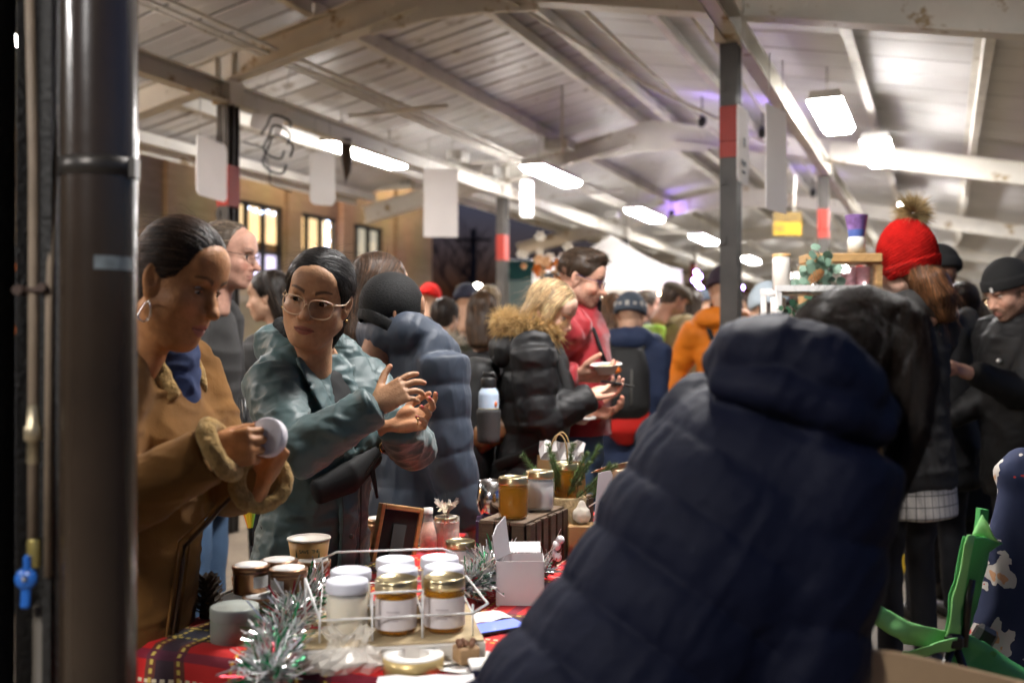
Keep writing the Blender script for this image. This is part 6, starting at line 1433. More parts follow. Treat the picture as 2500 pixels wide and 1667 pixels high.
# white board riser with the wire basket of jars
rz = .042
ctr = on(958,1540,rz); e1 = np.array([.985,.17,0]); e1 /= np.linalg.norm(e1); e2 = np.array([-e1[1],e1[0],0]); AB = np.stack([e1,e2,EZ])
rb = thing('wooden_board', 'low pale wooden board with white edge carrying the wire basket', 'board', ctr-EZ*rz)
mb = MB(); mb.box(ctr+e2*.055-EZ*.022, (.345,.275,.038), 0, AB, .003); mb.obj('edge', mat('white_wood',(.66,.63,.58),.5,var=(9,.08)), rb)
mb = MB(); mb.box(ctr+e2*.055-EZ*.0015, (.340,.270,.003), 0, AB); mb.obj('top', mat('ply_top',(.42,.32,.18),.6,var=(14,.25),stretch=(.3,2,1)), rb)
J0 = ctr-e1*.105-e2*.005
def bj(i, j): return ctr+e1*(-.087+.0945*i)+e2*(.0+.090*j)
names = {(0,0):'cream candle jar with white lid, front left cell of the wire basket',(1,0):'amber candle jar with white label and gold lid, front middle cell of the wire basket',(2,0):'amber candle jar with white label and gold lid, front right cell of the wire basket',
 (0,1):'white-lidded candle jar second from the front at the left of the wire basket',(1,1):'white-lidded candle jar in the centre of the wire basket',(2,1):'white-lidded candle jar behind the front right amber jar',(1,2):'white-lidded candle jar at the back middle of the wire basket',(2,2):'white-lidded candle jar at the back right of the wire basket'}
for (i,j), lb in names.items():
    amb = j == 0 and i > 0; jar(lb, bj(i,j)+EZ*.0005+(e1*.008 if j else 0), r=.0405, H=.088, lid=goldlid if amb else whitelid, kind='amber' if amb else 'clear', wx=mat('wax_brown_lit',(.22,.075,.012),.5) if amb else None, lab=168 if amb else None, laba=-92, lidh=.017, labh=(.012,.070))
wm = mat('wire_white', (.72,.71,.70), .4); bk = thing('wire_basket', 'white wire basket with six cells holding the candle jars', 'basket', ctr)
def wire(pts, r=.0026, closed=False): r *= .78; mb = MB(); mb.tube(pts, r, 6, closed=closed); mb.obj('wire', wm, bk)
X = [-.138,-.040,.055,.152]; Y_ = [-.048,.046,.140,.232]
for z in (.042,): 
    wire([ctr+e1*X[0]+e2*Y_[0]+EZ*z, ctr+e1*X[3]+e2*Y_[0]+EZ*z, ctr+e1*X[3]+e2*Y_[3]+EZ*z, ctr+e1*X[0]+e2*Y_[3]+EZ*z], closed=True)
wire([ctr+e1*X[0]+e2*Y_[3]+EZ*.098, ctr+e1*(X[0]+.03)+e2*Y_[3]+EZ*.112, ctr+e1*(X[3]-.03)+e2*Y_[3]+EZ*.112, ctr+e1*X[3]+e2*Y_[3]+EZ*.098], .003)
wire([ctr+e1*X[1]+e2*(Y_[0]-.002)+EZ*.090, ctr+e1*X[2]+e2*(Y_[0]-.002)+EZ*.090], .003)
for x in X[1:3]: wire([ctr+e1*x+e2*Y_[0]+EZ*.090, ctr+e1*x+e2*Y_[0]-EZ*.03], .003); wire([ctr+e1*x+e2*Y_[0]+EZ*.042, ctr+e1*x+e2*Y_[3]+EZ*.042])
for y in Y_[1:3]: wire([ctr+e1*X[0]+e2*y+EZ*.042, ctr+e1*X[3]+e2*y+EZ*.042])
for x in (X[0],X[3]):
    for y in (Y_[0],Y_[3]): wire([ctr+e1*x+e2*y+EZ*(.098 if y > 0 else .060), ctr+e1*x+e2*y])
wire([ctr+e1*(X[0]-.03)+e2*(.05)+EZ*.10, ctr+e1*X[0]+e2*(-.04)+EZ*.042], .003); wire([ctr+e1*(X[0]-.03)+e2*.05+EZ*.10, ctr+e1*(X[0]-.03)+e2*.05+EZ*0], .003)
wire([ctr+e1*X[3]+e2*.06+EZ*.09, ctr+e1*(X[3]+.035)+e2*(-.01)+EZ*.05, ctr+e1*X[3]+e2*Y_[0]+EZ*.042], .003)
# --- tins at the left
sage = mat('tin_sage', (.30,.33,.28), .38, var=(9,.08), spec=.4); copper = mat('tin_copper', (.36,.20,.11), .30, metal=.85, var=(6,.2)); paperw = mat('paper_white'); 
p = on(574,1561); s_ = thing('candle_tin', 'sage green round candle tin on the tartan at the front left', 'tin', p, 'candle tins')
mb = MB(); mb.lathe(p, [(.001,.0),(.046,.0),(.048,.002),(.048,.056),(.047,.058)], 44); mb.obj('base', sage, s_)
mb = MB(); mb.lathe(p, [(.0485,.048),(.0492,.050),(.0492,.068),(.0478,.0715),(.0462,.072),(.0455,.0712),(.001,.0712)], 44); mb.obj('lid', mat('lid_sage',(.36,.38,.34),.35,spec=.4), s_)
def ctin(px, py, label, z=0., H=.060, lab=None):
    p = on(px, py, z); t_ = thing('candle_tin', label, 'tin', p, 'candle tins'); r = .0385
    mb = MB(); mb.lathe(p, [(.001,0),(r-.001,0),(r,.002),(r,H*.70),(r+.0015,H*.72),(r+.0015,H*.78),(r,H*.80),(r,H*.86)], 36); mb.obj('base', copper, t_)
    mb = MB(); mb.lathe(p, [(r+.001,H*.83),(r+.0025,H*.85),(r+.0025,H*.97),(r*.98,H),(r*.93,H),(r*.92,H*.985),(.001,H*.985)], 36); mb.obj('lid', copper, t_)
    mb = MB(); mb.lathe(p+EZ*(H*.985+.0006), [(r*.90,-.0004),(r*.90,.0006),(.001,.0006)], 30); mb.obj('top_label', paperw, t_)
    if lab is not None: mb = MB(); mb.sheet([[p+np.array([(r+.0008)*math.cos(t),(r+.0008)*math.sin(t),z_]) for z_ in (H*.25,H*.66)] for t in np.linspace(R(lab-28),R(lab+28),7)]); mb.obj('side_label', paperw, t_)
ctin(614,1442,'copper tin with white top standing on another tin, left end of the group',.066,lab=-40); ctin(610,1470,'copper tin at the bottom of the left stack',0,.066)
ctin(705,1451,'copper tin with white top and square side label, behind the tinsel',.066,lab=-120); ctin(706,1480,'copper tin under the one with the square label',0,.066)
ctin(682,1428,'copper tin with white top behind the left stack',.066,lab=None); ctin(766,1426,'brass-rimmed tin with white top in front of the paper cup',.037)
ctin(640,1530,'low copper tin with white top right behind the sage tin',0,.070)
bxm = mat('box_black', (.010,.010,.010), .5)
bxo = thing('black_box', 'flat black box at the table edge under the paper cup and behind the copper tins', 'box', tb(.42,.03,0))
mb = MB(); c = tb(.36,.07,.0185); mb.box(c, (.36,.125,.030), 0, AT, .003); mb.obj('body', bxm, bxo); mb = MB(); mb.box(tb(.36,.005,.036), (.36,.006,.005), 0, AT); mb.obj('rim', mat('rim_grey',(.22,.20,.17),.4), bxo)
# pine cone
pcn = thing('pine_cone', 'dark pine cone standing behind the sage tin', 'pine cone', on(505,1510)); p = on(508,1512); mb = MB(); g_ = random.Random(4)
for i in range(90):
    h_ = i/90; r = .034*math.sin(math.pi*(.15+.8*h_))**.8; a = i*2.4; d = np.array([math.cos(a),math.sin(a),.35+.5*h_]); d /= np.linalg.norm(d); c = p+EZ*(.008+.075*h_)+d*r*.55; sx = np.cross(d,EZ); sx /= np.linalg.norm(sx)
    mb.add([c-sx*.004,c+sx*.004,c+d*.018+sx*.007+EZ*.003,c+d*.022+EZ*.006,c+d*.018-sx*.007+EZ*.003], [(0,1,2,3,4)])
mb.sphere(p+EZ*.04, (.016,.016,.036), 8, 6); mb.obj('scales', mat('cone_brown',(.07,.04,.02),.7,var=(60,.5)), pcn)
# paper cup
p = at(755,843,2.40); p[2] = TZ+.034; cu = thing('paper_cup', 'tan paper cup printed with green pine trees and lettering', 'cup', p); k = 1.12
mb = MB(); mb.lathe(p, [(.001,.004),(.030*k,.004),(.030*k,0),(.0315*k,0),(.0445*k,.092*k),(.0435*k,.092*k),(.0310*k,.006),(.001,.006)], 36, mis=[0,0,0,0,1,1,1]); mb.obj('cup', [mat('cup_tan',(.52,.30,.09),.55), mat('cup_inside',(.70,.64,.55),.5)], cu)
mb = MB(); mb.tube([p+np.array([.0452*k*math.cos(t),.0452*k*math.sin(t),.0925*k]) for t in np.linspace(0,6.283,37)[:-1]], .0022, 6, closed=True); mb.obj('rim', mat('cup_rim',(.74,.70,.62),.4), cu)
green_ = mat('print_green', (.02,.07,.035), .6); mb = MB()
def cp(a, z): r = (.0318+.0130*z/.092)*k+.0004; return p+np.array([r*math.cos(a),r*math.sin(a),z*k])
for a0, hh, w_ in ((-118,.066,.42),(-152,.05,.36),(-84,.040,.22),(-48,.062,.40)):
    a0 = R(a0)
    for j in range(3): z0 = .012+hh*.26*j; z1 = z0+hh*.46; ww = w_*(1-.26*j); mb.add([cp(a0-ww/2,z0),cp(a0-ww/6,z0),cp(a0+ww/6,z0),cp(a0+ww/2,z0),cp(a0,z1)], [(0,1,4),(1,2,4),(2,3,4)])
mb.obj('tree_print', green_, cu)
for i, chh in enumerate('SAVE THE'): 
    if chh == ' ': continue
    a = R(-104+i*7.4); q = cp(a,.071); text('lettering', chh, .0125, green_, cu, q+np.array([math.cos(a),math.sin(a),-.12])*.0006, (-math.sin(a),math.cos(a),0), (math.cos(a)*.14,math.sin(a)*.14,1), .0002)
# --- picture frame seen from behind
wood = mat('frame_wood', (.42,.24,.09), .45, var=(10,.3), stretch=(1,1,6), bump=(90,.0006)); pf = thing('picture_frame', 'small wooden picture frame seen from behind leaning back on its stand', 'frame', on(985,1372))
q0, q1 = on(903,1372), on(1018,1352); q1[2] = TZ; d = q1-q0; d[2] = 0; wv = np.linalg.norm(d); d /= wv; wv = .150; up_ = np.array([-.05,.22,1.]); up_ -= d*(up_@d); up_ /= np.linalg.norm(up_); nr_ = np.cross(d, up_); hh = .165; o_ = q0+EZ*.002; AF = np.stack([d,nr_,up_])
up_ = np.array([.20,.10,1.]); up_ -= nr_*(up_@nr_)*.2; up_ /= np.linalg.norm(up_); nr_ = np.cross(d, up_); nr_ /= np.linalg.norm(nr_); d2 = np.cross(up_, nr_); AF = np.stack([d2,nr_,up_])
c = o_+d2*wv/2+up_*hh/2
for (x, z, w_, h_) in ((-wv/2+.007,0,.014,hh),(wv/2-.007,0,.014,hh)): mb = MB(); mb.box(c+d2*x+up_*z, (w_,.020,h_), 0, AF, .002); mb.obj('frame_bar', wood, pf)
for z in (-hh/2+.007, hh/2-.007): mb = MB(); mb.box(c+up_*z, (wv-.0285,.0195,.014), 0, AF, .002); mb.obj('frame_bar', wood, pf)
mb = MB(); mb.box(c+nr_*.002, (wv-.03,.006,hh-.03), 0, AF); mb.obj('backing', mat('felt_black',(.012,.011,.010),.9), pf)
mb = MB(); tq = c+nr_*.006+up_*.03; ft = o_+d2*wv*.62-np.array([0,.062,0])*1.; ft[2] = TZ+.004; dd = ft-tq; mb.box((tq+ft)/2, (.045,.004,np.linalg.norm(dd)), 0, np.stack([d2, np.cross(dd/np.linalg.norm(dd), d2), dd/np.linalg.norm(dd)])); mb.obj('stand_leg', mat('felt_black'), pf)
# --- wrapped jars, bottle, gold-lidded jar
cello = mat('cellophane', (.95,.90,.80), .08, alpha=.42, spec=1., coat=.3, bump=(60,.004))
def wrapped(px, py, label, r=.036, H=.085, z=0.):
    p = on(px, py, z); J = jar(label, p, r=r, H=H, lid=goldlid, wx=mat('wax_pinkish',(.66,.53,.46),.5), group=None); g_ = random.Random(int(px))
    mb = MB(); n_ = 40; prof = [(r*1.06,0),(r*1.08,H*.5),(r*1.08,H),(r*.9,H+.012),(r*.30,H+.020),(.006,H+.024),(.012,H+.032),(.030,H+.052)]
    V = []
    for (q, zz) in prof:
        for k in range(n_): t = 2*math.pi*k/n_; rr = q*(1+(.0 if zz < H else .22)*math.sin(k*2.7+zz*90)*(1 if zz > H+.005 else 0)+(g_.uniform(-.25,.25) if zz > H+.02 else g_.uniform(-.012,.02))); V.append(p+np.array([rr*math.cos(t), rr*math.sin(t), zz+(g_.uniform(-.012,.018) if zz > H+.04 else 0)]))
    mb.add(V, [(i*n_+k, i*n_+(k+1)%n_, (i+1)*n_+(k+1)%n_, (i+1)*n_+k) for i in range(len(prof)-1) for k in range(n_)], 0, False)
    mb.obj('cellophane_wrap', cello, J); mb = MB()
    for k in range(9):
        t = k*.72+.3; tip = p+np.array([math.cos(t)*.03,math.sin(t)*.03,H+.022+.03*g_.random()]); b0 = p+EZ*(H+.022); m_ = (b0+tip)/2+EZ*.016; sd = np.array([-math.sin(t),math.cos(t),0])*.005
        mb.sheet([[b0-sd,b0+sd],[m_-sd*1.6,m_+sd*1.6],[tip-sd,tip+sd]])
    mb.obj('ribbon_bow', mat('ribbon_cream',(.68,.60,.44),.3), J); return J
wrapped(1090,1340,'cellophane-wrapped pale candle jar with cream bow right of the picture frame'); wrapped(1166,1312,'second cellophane-wrapped candle jar with bow, left of the steel tumbler')
jar('wide gold-lidded pale candle jar standing behind the right tinsel', on(1124,1402), r=.038, H=.078, wx=waxw, lab=110, laba=-120, group=None)
p = on(1046,1345); bo = thing('glass_bottle', 'slim clear bottle of pinkish salts behind the picture frame', 'bottle', p); mb = MB(); mb.lathe(p, [(.001,0),(.026,0),(.028,.004),(.027,.05),(.014,.095),(.012,.115),(.014,.118)], 24); mb.obj('glass', glassm, bo); mb = MB(); mb.lathe(p, [(.001,.004),(.0255,.004),(.0245,.05),(.014,.085),(.001,.086)], 20); mb.obj('salts', mat('salt_pink',(.66,.36,.26),.7,var=(90,.3)), bo); mb = MB(); mb.lathe(p, [(.0135,.112),(.0135,.128),(.001,.129)], 16); mb.obj('cap', paperw, bo)
ctin(925,1330,'copper tin peeking out behind the left side of the picture frame',0,.085)
# --- slatted crate
CZ = .150
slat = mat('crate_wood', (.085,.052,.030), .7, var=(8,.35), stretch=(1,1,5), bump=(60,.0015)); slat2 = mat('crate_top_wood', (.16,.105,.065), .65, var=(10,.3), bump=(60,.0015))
k0, k1 = on(1283,1273,CZ), on(1402,1222,CZ); kd = k1-k0; kd[2] = 0; KL = np.linalg.norm(kd)+.16; kd /= np.linalg.norm(kd); kn = np.array([-kd[1],kd[0],0]); AC = np.stack([kd,kn,EZ]); KW = .128
cr = thing('wooden_crate', 'dark slatted wooden crate turned over as a jar stand', 'crate', np.array([k0[0],k0[1],TZ])); kb = np.array([k0[0],k0[1],TZ+.006])
def kc(a, b_, z): return kb+kd*a+kn*b_+EZ*z
ns = 11; wq = KL/ns
for i in range(ns):
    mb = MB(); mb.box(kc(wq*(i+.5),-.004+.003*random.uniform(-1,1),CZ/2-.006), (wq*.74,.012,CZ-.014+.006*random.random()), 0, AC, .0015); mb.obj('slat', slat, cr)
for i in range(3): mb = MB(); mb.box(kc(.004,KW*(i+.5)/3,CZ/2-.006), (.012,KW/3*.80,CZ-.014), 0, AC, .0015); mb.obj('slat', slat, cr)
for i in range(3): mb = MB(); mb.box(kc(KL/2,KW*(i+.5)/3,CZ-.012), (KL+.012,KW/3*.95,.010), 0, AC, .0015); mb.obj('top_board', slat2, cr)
for b_ in (.012,KW-.012): mb = MB(); mb.box(kc(KL/2,b_,.012), (KL-.03,.012,.018), 0, AC); mb.obj('rail', slat, cr)
mb = MB(); mb.box(kc(KL/2,KW,CZ/2-.006), (KL,.008,CZ-.016), 0, AC); mb.obj('back_board', slat, cr)
jar('amber candle jar with gold lid at the near end of the wooden crate', on(1253,1262,CZ), r=.0385, H=.094, kind='amber', group=None)
jar('white candle jar with gold lid on the crate between the two amber jars', on(1318,1243,CZ), r=.0385, H=.094, wx=mat('wax_grey',(.62,.61,.60),.5), group=None)
jar('amber candle jar with gold lid and side label at the far end of the crate', on(1380,1222,CZ), r=.0385, H=.098, kind='amber', wx=mat('wax_brown_lit'), lab=42, laba=-165, labh=(.015,.075), group=None)
p = on(1205,1255,.0)+np.array([0,.16,0]); p = np.array([at(1200,1240,2.78)[0],2.78,TZ+.12]); tu = thing('tumbler', 'stainless steel tumbler on a printed box behind the wrapped jar', 'tumbler', p)
mb = MB(); mb.lathe(p, [(.001,0),(.026,0),(.038,.022),(.042,.05),(.036,.105),(.0345,.105),(.040,.05),(.024,.005)], 30); mb.obj('cup', mat('steel',(.62,.60,.60),.18,metal=1.,bump=(30,.0004)), tu)
gb = thing('gift_box', 'small dark box with purple and pink print under the tumbler', 'box', p-EZ*.12); mb = MB(); mb.box(p-EZ*.060, (.085,.085,.119), 0, None, .002); mb.obj('carton', mat('box_plum',(.05,.015,.06),.4), gb); mb = MB(); mb.prism([(-.03,-.045),(.01,.03),(.035,.05),(.03,-.01)], (0,-.0012,0), 0, p-EZ*.06-np.array([0,.0428,0]), (1,0,0), EZ); mb.obj('print', mat('print_pink',(.55,.25,.28),.5), gb)
# --- evergreen sprigs, kraft bag, cards, white box
needle = mat('needles', (.085,.150,.042), .5, var=(20,.4)); twig = mat('twig', (.10,.06,.03), .8)
def sprig(name, label, p, stems, group=None, L=.017, dens=300):
    r = thing(name, label, 'sprig', p, group); tw = MB(); g_ = np.random.default_rng(int(abs(p[0])*999)); VV = []; FF = []
    for (q, d, ln) in stems:
        q = np.array(q, float); d = np.array(d, float); d /= np.linalg.norm(d); pts = [q]
        for i in range(6): d = d+g_.normal(size=3)*.06+np.array([0,0,-.03]); d /= np.linalg.norm(d); pts.append(pts[-1]+d*ln/6)
        tw.tube(pts, [.0018,.0017,.0016,.0014,.0012,.001,.0006], 5)
        A = np.array(pts); n_ = int(dens*ln/.1); u = g_.uniform(.05,1,n_)*5.999; i = u.astype(int); P_ = A[i]+(A[i+1]-A[i])*(u-i)[:,None]; D_ = (A[i+1]-A[i]); D_ /= np.linalg.norm(D_,axis=1,keepdims=True)
        rn = g_.normal(size=(n_,3)); rn -= D_*(rn*D_).sum(1,keepdims=True); rn /= np.linalg.norm(rn,axis=1,keepdims=True); Vs, Fs = strands(P_, D_*.75+rn, L*g_.uniform(.6,1.1,n_), .00075, 2, None, 0, None, jit=.1, seed=3); VV.append((Vs,Fs))
    tw.obj('stem', twig, r); V, F = merge(*VV); raw_mesh('needles', V, F, needle, r); return r
b0 = on(1385,1205,.0); b0 = np.array([at(1385,1150,2.86)[0],2.86,TZ]); st = []
g_ = random.Random(9)
for (x, z, dx, dz) in ((-.02,.18,-.25,1),(.0,.19,.1,1),(.03,.19,.45,1),(.05,.17,.9,.8),(-.05,.16,-.5,.9),(.01,.2,.25,1.2),(-.03,.18,-.05,1),(.06,.16,1.2,.7),(.02,.16,.6,.6),(-.06,.15,-.2,.8),(.0,.17,.3,.9)): st.append((b0+np.array([x,g_.uniform(-.03,.03),z]), (dx,g_.uniform(-.4,.1),dz), g_.uniform(.11,.17)))
sprig('evergreen_sprig', 'bushy green fir sprigs in front of the brown paper bag', b0, st)
b1 = np.array([at(1316,1190,2.80)[0],2.80,TZ]); sprig('evergreen_sprig', 'small green fir sprig left of the brown paper bag', b1, [(b1+np.array([.01,0,.13]),(-.35,0,1),.12),(b1+np.array([.0,0,.13]),(-1,0,.5),.08),(b1+np.array([.02,0,.13]),(.1,0,1),.09),(b1+np.array([-.02,0,.11]),(-1,-.1,.15),.07)])
b2_ = on(1425,1205,CZ)+np.array([.02,.05,0]); sprig('evergreen_sprig', 'flat fir sprig lying on the far end of the crate', b2_, [(b2_,(1,-.1,.05),.09),(b2_,(.6,-.4,.1),.07),(b2_+np.array([.01,.02,0]),(1,.2,.15),.08)])
vs = thing('sprig_pot', 'small twine-wrapped pot holding the fir sprigs', 'pot', b0); mb = MB(); mb.lathe(b0, [(.001,0),(.042,0),(.05,.02),(.055,.165),(.05,.17),(.045,.16),(.001,.16)], 20); mb.obj('pot', mat('twine',(.34,.24,.12),.9,var=(60,.4),bump=(120,.003)), vs)
kraft = mat('kraft_paper', (.36,.21,.085), .75, var=(20,.12), bump=(30,.001)); kb_ = np.array([at(1368,1180,3.02)[0],3.02,TZ]); kg = thing('paper_bag', 'brown kraft gift bag with white tissue behind the fir sprigs', 'bag', kb_)
w0, w1, dp_, Hb = .085,.068,.05,.26; mb = MB(); V = [kb_+np.array([x*w0,y*dp_,0]) for x,y in ((-1,-1),(1,-1),(1,1),(-1,1))]+[kb_+np.array([x*w1*1.02,y*dp_*.8,Hb+q]) for x,y,q in ((-1,-1,.0),(1,-1,-.006),(1,1,.0),(-1,1,.006))]
mb.add(V, [(0,1,5,4),(1,2,6,5),(2,3,7,6),(3,0,4,7),(3,2,1,0)]); mb.add([V[i]*.995+kb_*.005 for i in range(4,8)]+[V[i-4]*.99+kb_*.01+EZ*.03 for i in range(4,8)], [(0,1,5,4),(1,2,6,5),(2,3,7,6),(3,0,4,7)]); mb.obj('bag_body', kraft, kg)
for y in (-1,1): mb = MB(); mb.tube([kb_+np.array([.028*math.cos(t)*(.9+.15*math.sin(t))+.006*y, y*dp_*.75, Hb-.01+.085*math.sin(t)]) for t in np.linspace(0,math.pi,14)], .0026, 6); mb.obj('handle', mat('twine_handle',(.42,.27,.12),.7), kg)
tis = thing('tissue_paper', 'crumpled white tissue paper sticking out of the brown bag', 'tissue', kb_+EZ*Hb); g2 = random.Random(2)
for (x, y) in ((-.035,-.01),(-.01,.01),(.02,-.005),(.045,.01),(.0,-.02)):
    mb = MB(); c = kb_+np.array([x,y,Hb-.03]); mb.sheet([[c+np.array([(j-1.5)*.014+g2.uniform(-.006,.006)+(i*.004*(1 if x>0 else -1)), g2.uniform(-.012,.012), i*.026+g2.uniform(-.006,.008)]) for j in range(4)] for i in range(4)], 0, False); mb.obj('fold', mat('tissue_white',(.72,.68,.66),.6), tis)
# small white cards and boxes
wcard = mat('card_stock', (.66,.63,.66), .6)
p = np.array([at(1464,1170,2.74)[0],2.74,TZ]); cd = thing('card', 'upright pale card leaning beside the fir sprigs', 'card', p); mb = MB(); mb.prism([(-.018,.10),(.020,.105),(.036,.245),(.030,.258),(-.004,.250)], (0,.002,0), 0, p, (1,0,0), EZ); mb.obj('sheet', wcard, cd); mb = MB(); mb.box(p+np.array([.0,.01,.05]), (.05,.03,.10)); mb.obj('holder', mat('holder_wood',(.32,.2,.09),.6), cd)
p = np.array([at(1420,1180,2.80)[0],2.80,TZ]); wbx = thing('muslin_bag', 'little white cloth bag with drawstring right of the fir sprigs', 'bag', p); f = Field(); f.ell(p+np.array([.0,0,.125]), (.026,.022,.026)); f.ell(p+np.array([.0,0,.152]), (.012,.011,.014), .010); f.build(.004); V, F = f.mesh(); raw_mesh('pouch', crumple(V,F,(60,60,60),.003,2), F, mat('muslin',(.66,.60,.50),.9,bump=(300,.001)), wbx); mb = MB(); mb.tube([p+np.array([.02,-.01,.15]),p+np.array([.05,-.01,.17]),p+np.array([.055,0,.2])], .002, 5); mb.obj('string', paperw, wbx)
mb = MB(); mb.box(p+np.array([0,0,.05]), (.08,.07,.10), 0, None, .003); tag(mb.obj('small_box', kraft, None, p), 'small kraft box carrying the little white cloth bag', 'box')
p = np.array([at(1525,1120,2.95)[0],2.95,TZ]); kx = thing('kraft_box', 'open pale kraft carton on the far end of the table, flap raised', 'box', p); kl = mat('kraft_light',(.58,.43,.28),.7,var=(14,.08))
mb = MB(); mb.box(p+np.array([.03,.06,.115]), (.13,.12,.23), 0, rot(12).T); mb.obj('carton', kl, kx); mb = MB(); mb.prism([(-.085,.0),(.06,-.002),(.10,.045),(.02,.045),(-.05,.03)], (0,-.003,-.0), 0, p+np.array([-.02,-.03,.238]), (1,.1,.10), (.15,-.75,.55)); mb.obj('flap', kl, kx)
# white open box in front of the crate
wbm = mat('box_white', (.58,.54,.54), .55, var=(14,.05)); p = on(1275,1478); A_ = rot(-6).T; wo = thing('white_box', 'open white carton with raised flap in front of the wooden crate', 'box', p); c = p+np.array([-.005,.045,0])
for (x, y, w_, d_) in ((0,-.045,.11,.002),(0,.045,.11,.002),(-.055,0,.002,.092),(.055,0,.002,.092)): mb = MB(); mb.box(c+np.array([x,y,.052])@np.eye(3), (w_,d_,.104), 0); mb.obj('side', wbm, wo)
mb = MB(); mb.prism([(0,0),(.088,0),(.086,.088),(.030,.075),(.0,.055)], (.002,0,0), 0, c+np.array([-.058,-.043,.106]), (.38,.92,0), (-.12,0,1)); mb.obj('flap', wbm, wo); mb = MB(); mb.prism([(-.05,0),(.05,0),(.045,.05),(-.045,.05)], (0,.002,0), 0, c+np.array([.0,.046,.106]), (1,0,0), (.1,.8,.35)); mb.obj('flap', wbm, wo)
# --- tinsel
tins = mat('tinsel_foil', attr=True, rough=.28, metal=.6, spec=.9)
def tinsel(label, pts, n, L, seed):
    g_ = np.random.default_rng(seed); A = np.array(pts); u = g_.uniform(0,len(A)-1.001,n); i = u.astype(int); P_ = A[i]+(A[i+1]-A[i])*(u-i)[:,None]; D_ = g_.normal(size=(n,3)); D_[:,2] = np.abs(D_[:,2])*.7-.1; P_ = P_+g_.normal(size=(n,3))*np.array([.012,.012,.008]); D_ /= np.linalg.norm(D_,axis=1,keepdims=True)
    ln = L*g_.uniform(.5,1.15,n)[:,None]; s_ = np.cross(D_, g_.normal(size=(n,3))); s_ /= np.linalg.norm(s_,axis=1,keepdims=True); w_ = g_.uniform(.0010,.0022,n)[:,None]; bend = g_.normal(size=(n,3))*.55
    rows = [P_, P_+D_*ln*.5+bend*ln*.15, P_+D_*ln+bend*ln*.55]; V = np.stack([np.stack([r-s_*w_, r+s_*w_],1) for r in rows],1).reshape(-1,3); V[:,2] = np.maximum(V[:,2], TZ+.004)
    b_ = np.arange(n)[:,None]*6; F = np.concatenate([b_+np.array([[0,1,3,2]]), b_+np.array([[2,3,5,4]])]); ci = g_.choice(5,n,p=[.50,.20,.08,.16,.06]); cols = np.array([(.90,.89,.90),(.01,.24,.09),(.40,.01,.03),(.30,.32,.33),(.85,.8,.7)])[ci]
    r = thing('tinsel_garland', label, 'tinsel', pts[0]); raw_mesh('strips', V, F, tins, r, smooth=False, col=np.repeat(cols,6,0)); mb = MB(); mb.tube(pts, .002, 5); mb.obj('core', wm, r)
tinsel('silver and green tinsel garland curling between the sage tin and the basket', [on(655,1655,.025),on(668,1600,.03),on(690,1550,.035),on(720,1505,.045),on(748,1460,.05),on(768,1425,.05)], 6500, .042, 5)
tinsel('silver tinsel with green strips right of the basket beside the white box', [on(1120,1440,.04),on(1160,1420,.05),on(1195,1400,.05),on(1215,1365,.05)], 3400, .044, 6)
tinsel('short tuft of tinsel behind the white box at the sleeve', [on(1300,1400,.02),on(1335,1390,.03)], 200, .05, 8)
bau = [( (657,1548),(.7,.02,.01)),((1178,1388),(.2,.1,.6))]
# --- phone, tape, plate, wrap and small things at the front
p = on(1205,1535,.004); ph2 = thing('phone', 'phone with a lit blue screen lying on the tartan beside the sleeve', 'phone', p); A_ = np.stack([np.array([.86,.50,0]),np.array([-.5,.86,0]),EZ]); mb = MB(); mb.box(p+EZ*.004, (.145,.072,.008), 0, A_, .003); mb.obj('case', mat('phone_black'), ph2); mb = MB(); mb.box(p+EZ*.0085, (.132,.062,.0006), 0, A_); mb.obj('screen', mat('phone_screen_lit',(.05,.07,.2),.1,emit=((.16,.20,.62),1.0)), ph2)
p = on(1010,1634); tp_ = thing('tape_roll', 'gold-edged roll of white tape lying at the front of the table', 'tape', p); mb = MB(); mb.lathe(p, [(.030,0),(.056,0),(.056,.030),(.030,.030),(.030,0)], 44, mis=[0,1,0,0]); mb.obj('roll', [mat('tape_white',(.72,.68,.62),.5), mat('tape_gold',(.62,.46,.20),.35,metal=.5)], tp_); mb = MB(); mb.lathe(p, [(.030,.031),(.054,.031),(.054,.0315),(.030,.0315)], 40); mb.obj('core', paperw, tp_)
p = on(1140,1625); plt = thing('paper_plate', 'scalloped white paper plate at the front right of the table', 'plate', p); mb = MB(); mb.lathe(p, [(.001,.004),(.050,.004),(.062,.009),(.070,.012)], 40); V = mb.v[-1]; mb.obj('plate', paperw, plt)
p2 = p+np.array([-.002,.012,.0052]); fd = thing('fudge_piece', 'square of brown fudge with chunky topping on the paper plate', 'fudge', p2); mb = MB(); mb.box(p2+EZ*.016, (.042,.040,.032), 0, rot(25).T, .003); mb.obj('block', mat('fudge_tan',(.36,.22,.11),.6,bump=(120,.002)), fd); mb = MB(); g_ = random.Random(4)
for i in range(14): mb.sphere(p2+np.array([g_.uniform(-.016,.016),g_.uniform(-.016,.016),.034+g_.uniform(0,.006)]), g_.uniform(.004,.007), 6, 4)
mb.obj('topping', mat('choc',(.16,.07,.035),.6), fd)
p = on(1078,1592,.01); pn = thing('marker_pen', 'silver-grey pen lying across the papers in front of the basket', 'pen', p); mb = MB(); d = np.array([.12,.035,.006]); mb.tube([p-d*.6,p+d*.1], .0045, 10); mb.obj('barrel', mat('pen_grey',(.5,.5,.5),.35,metal=.5), pn); mb = MB(); mb.tube([p+d*.1,p+d*.45,p+d*.5], [.0055,.005,.003], 10); mb.obj('cap', bxm, pn)
g3 = random.Random(12)
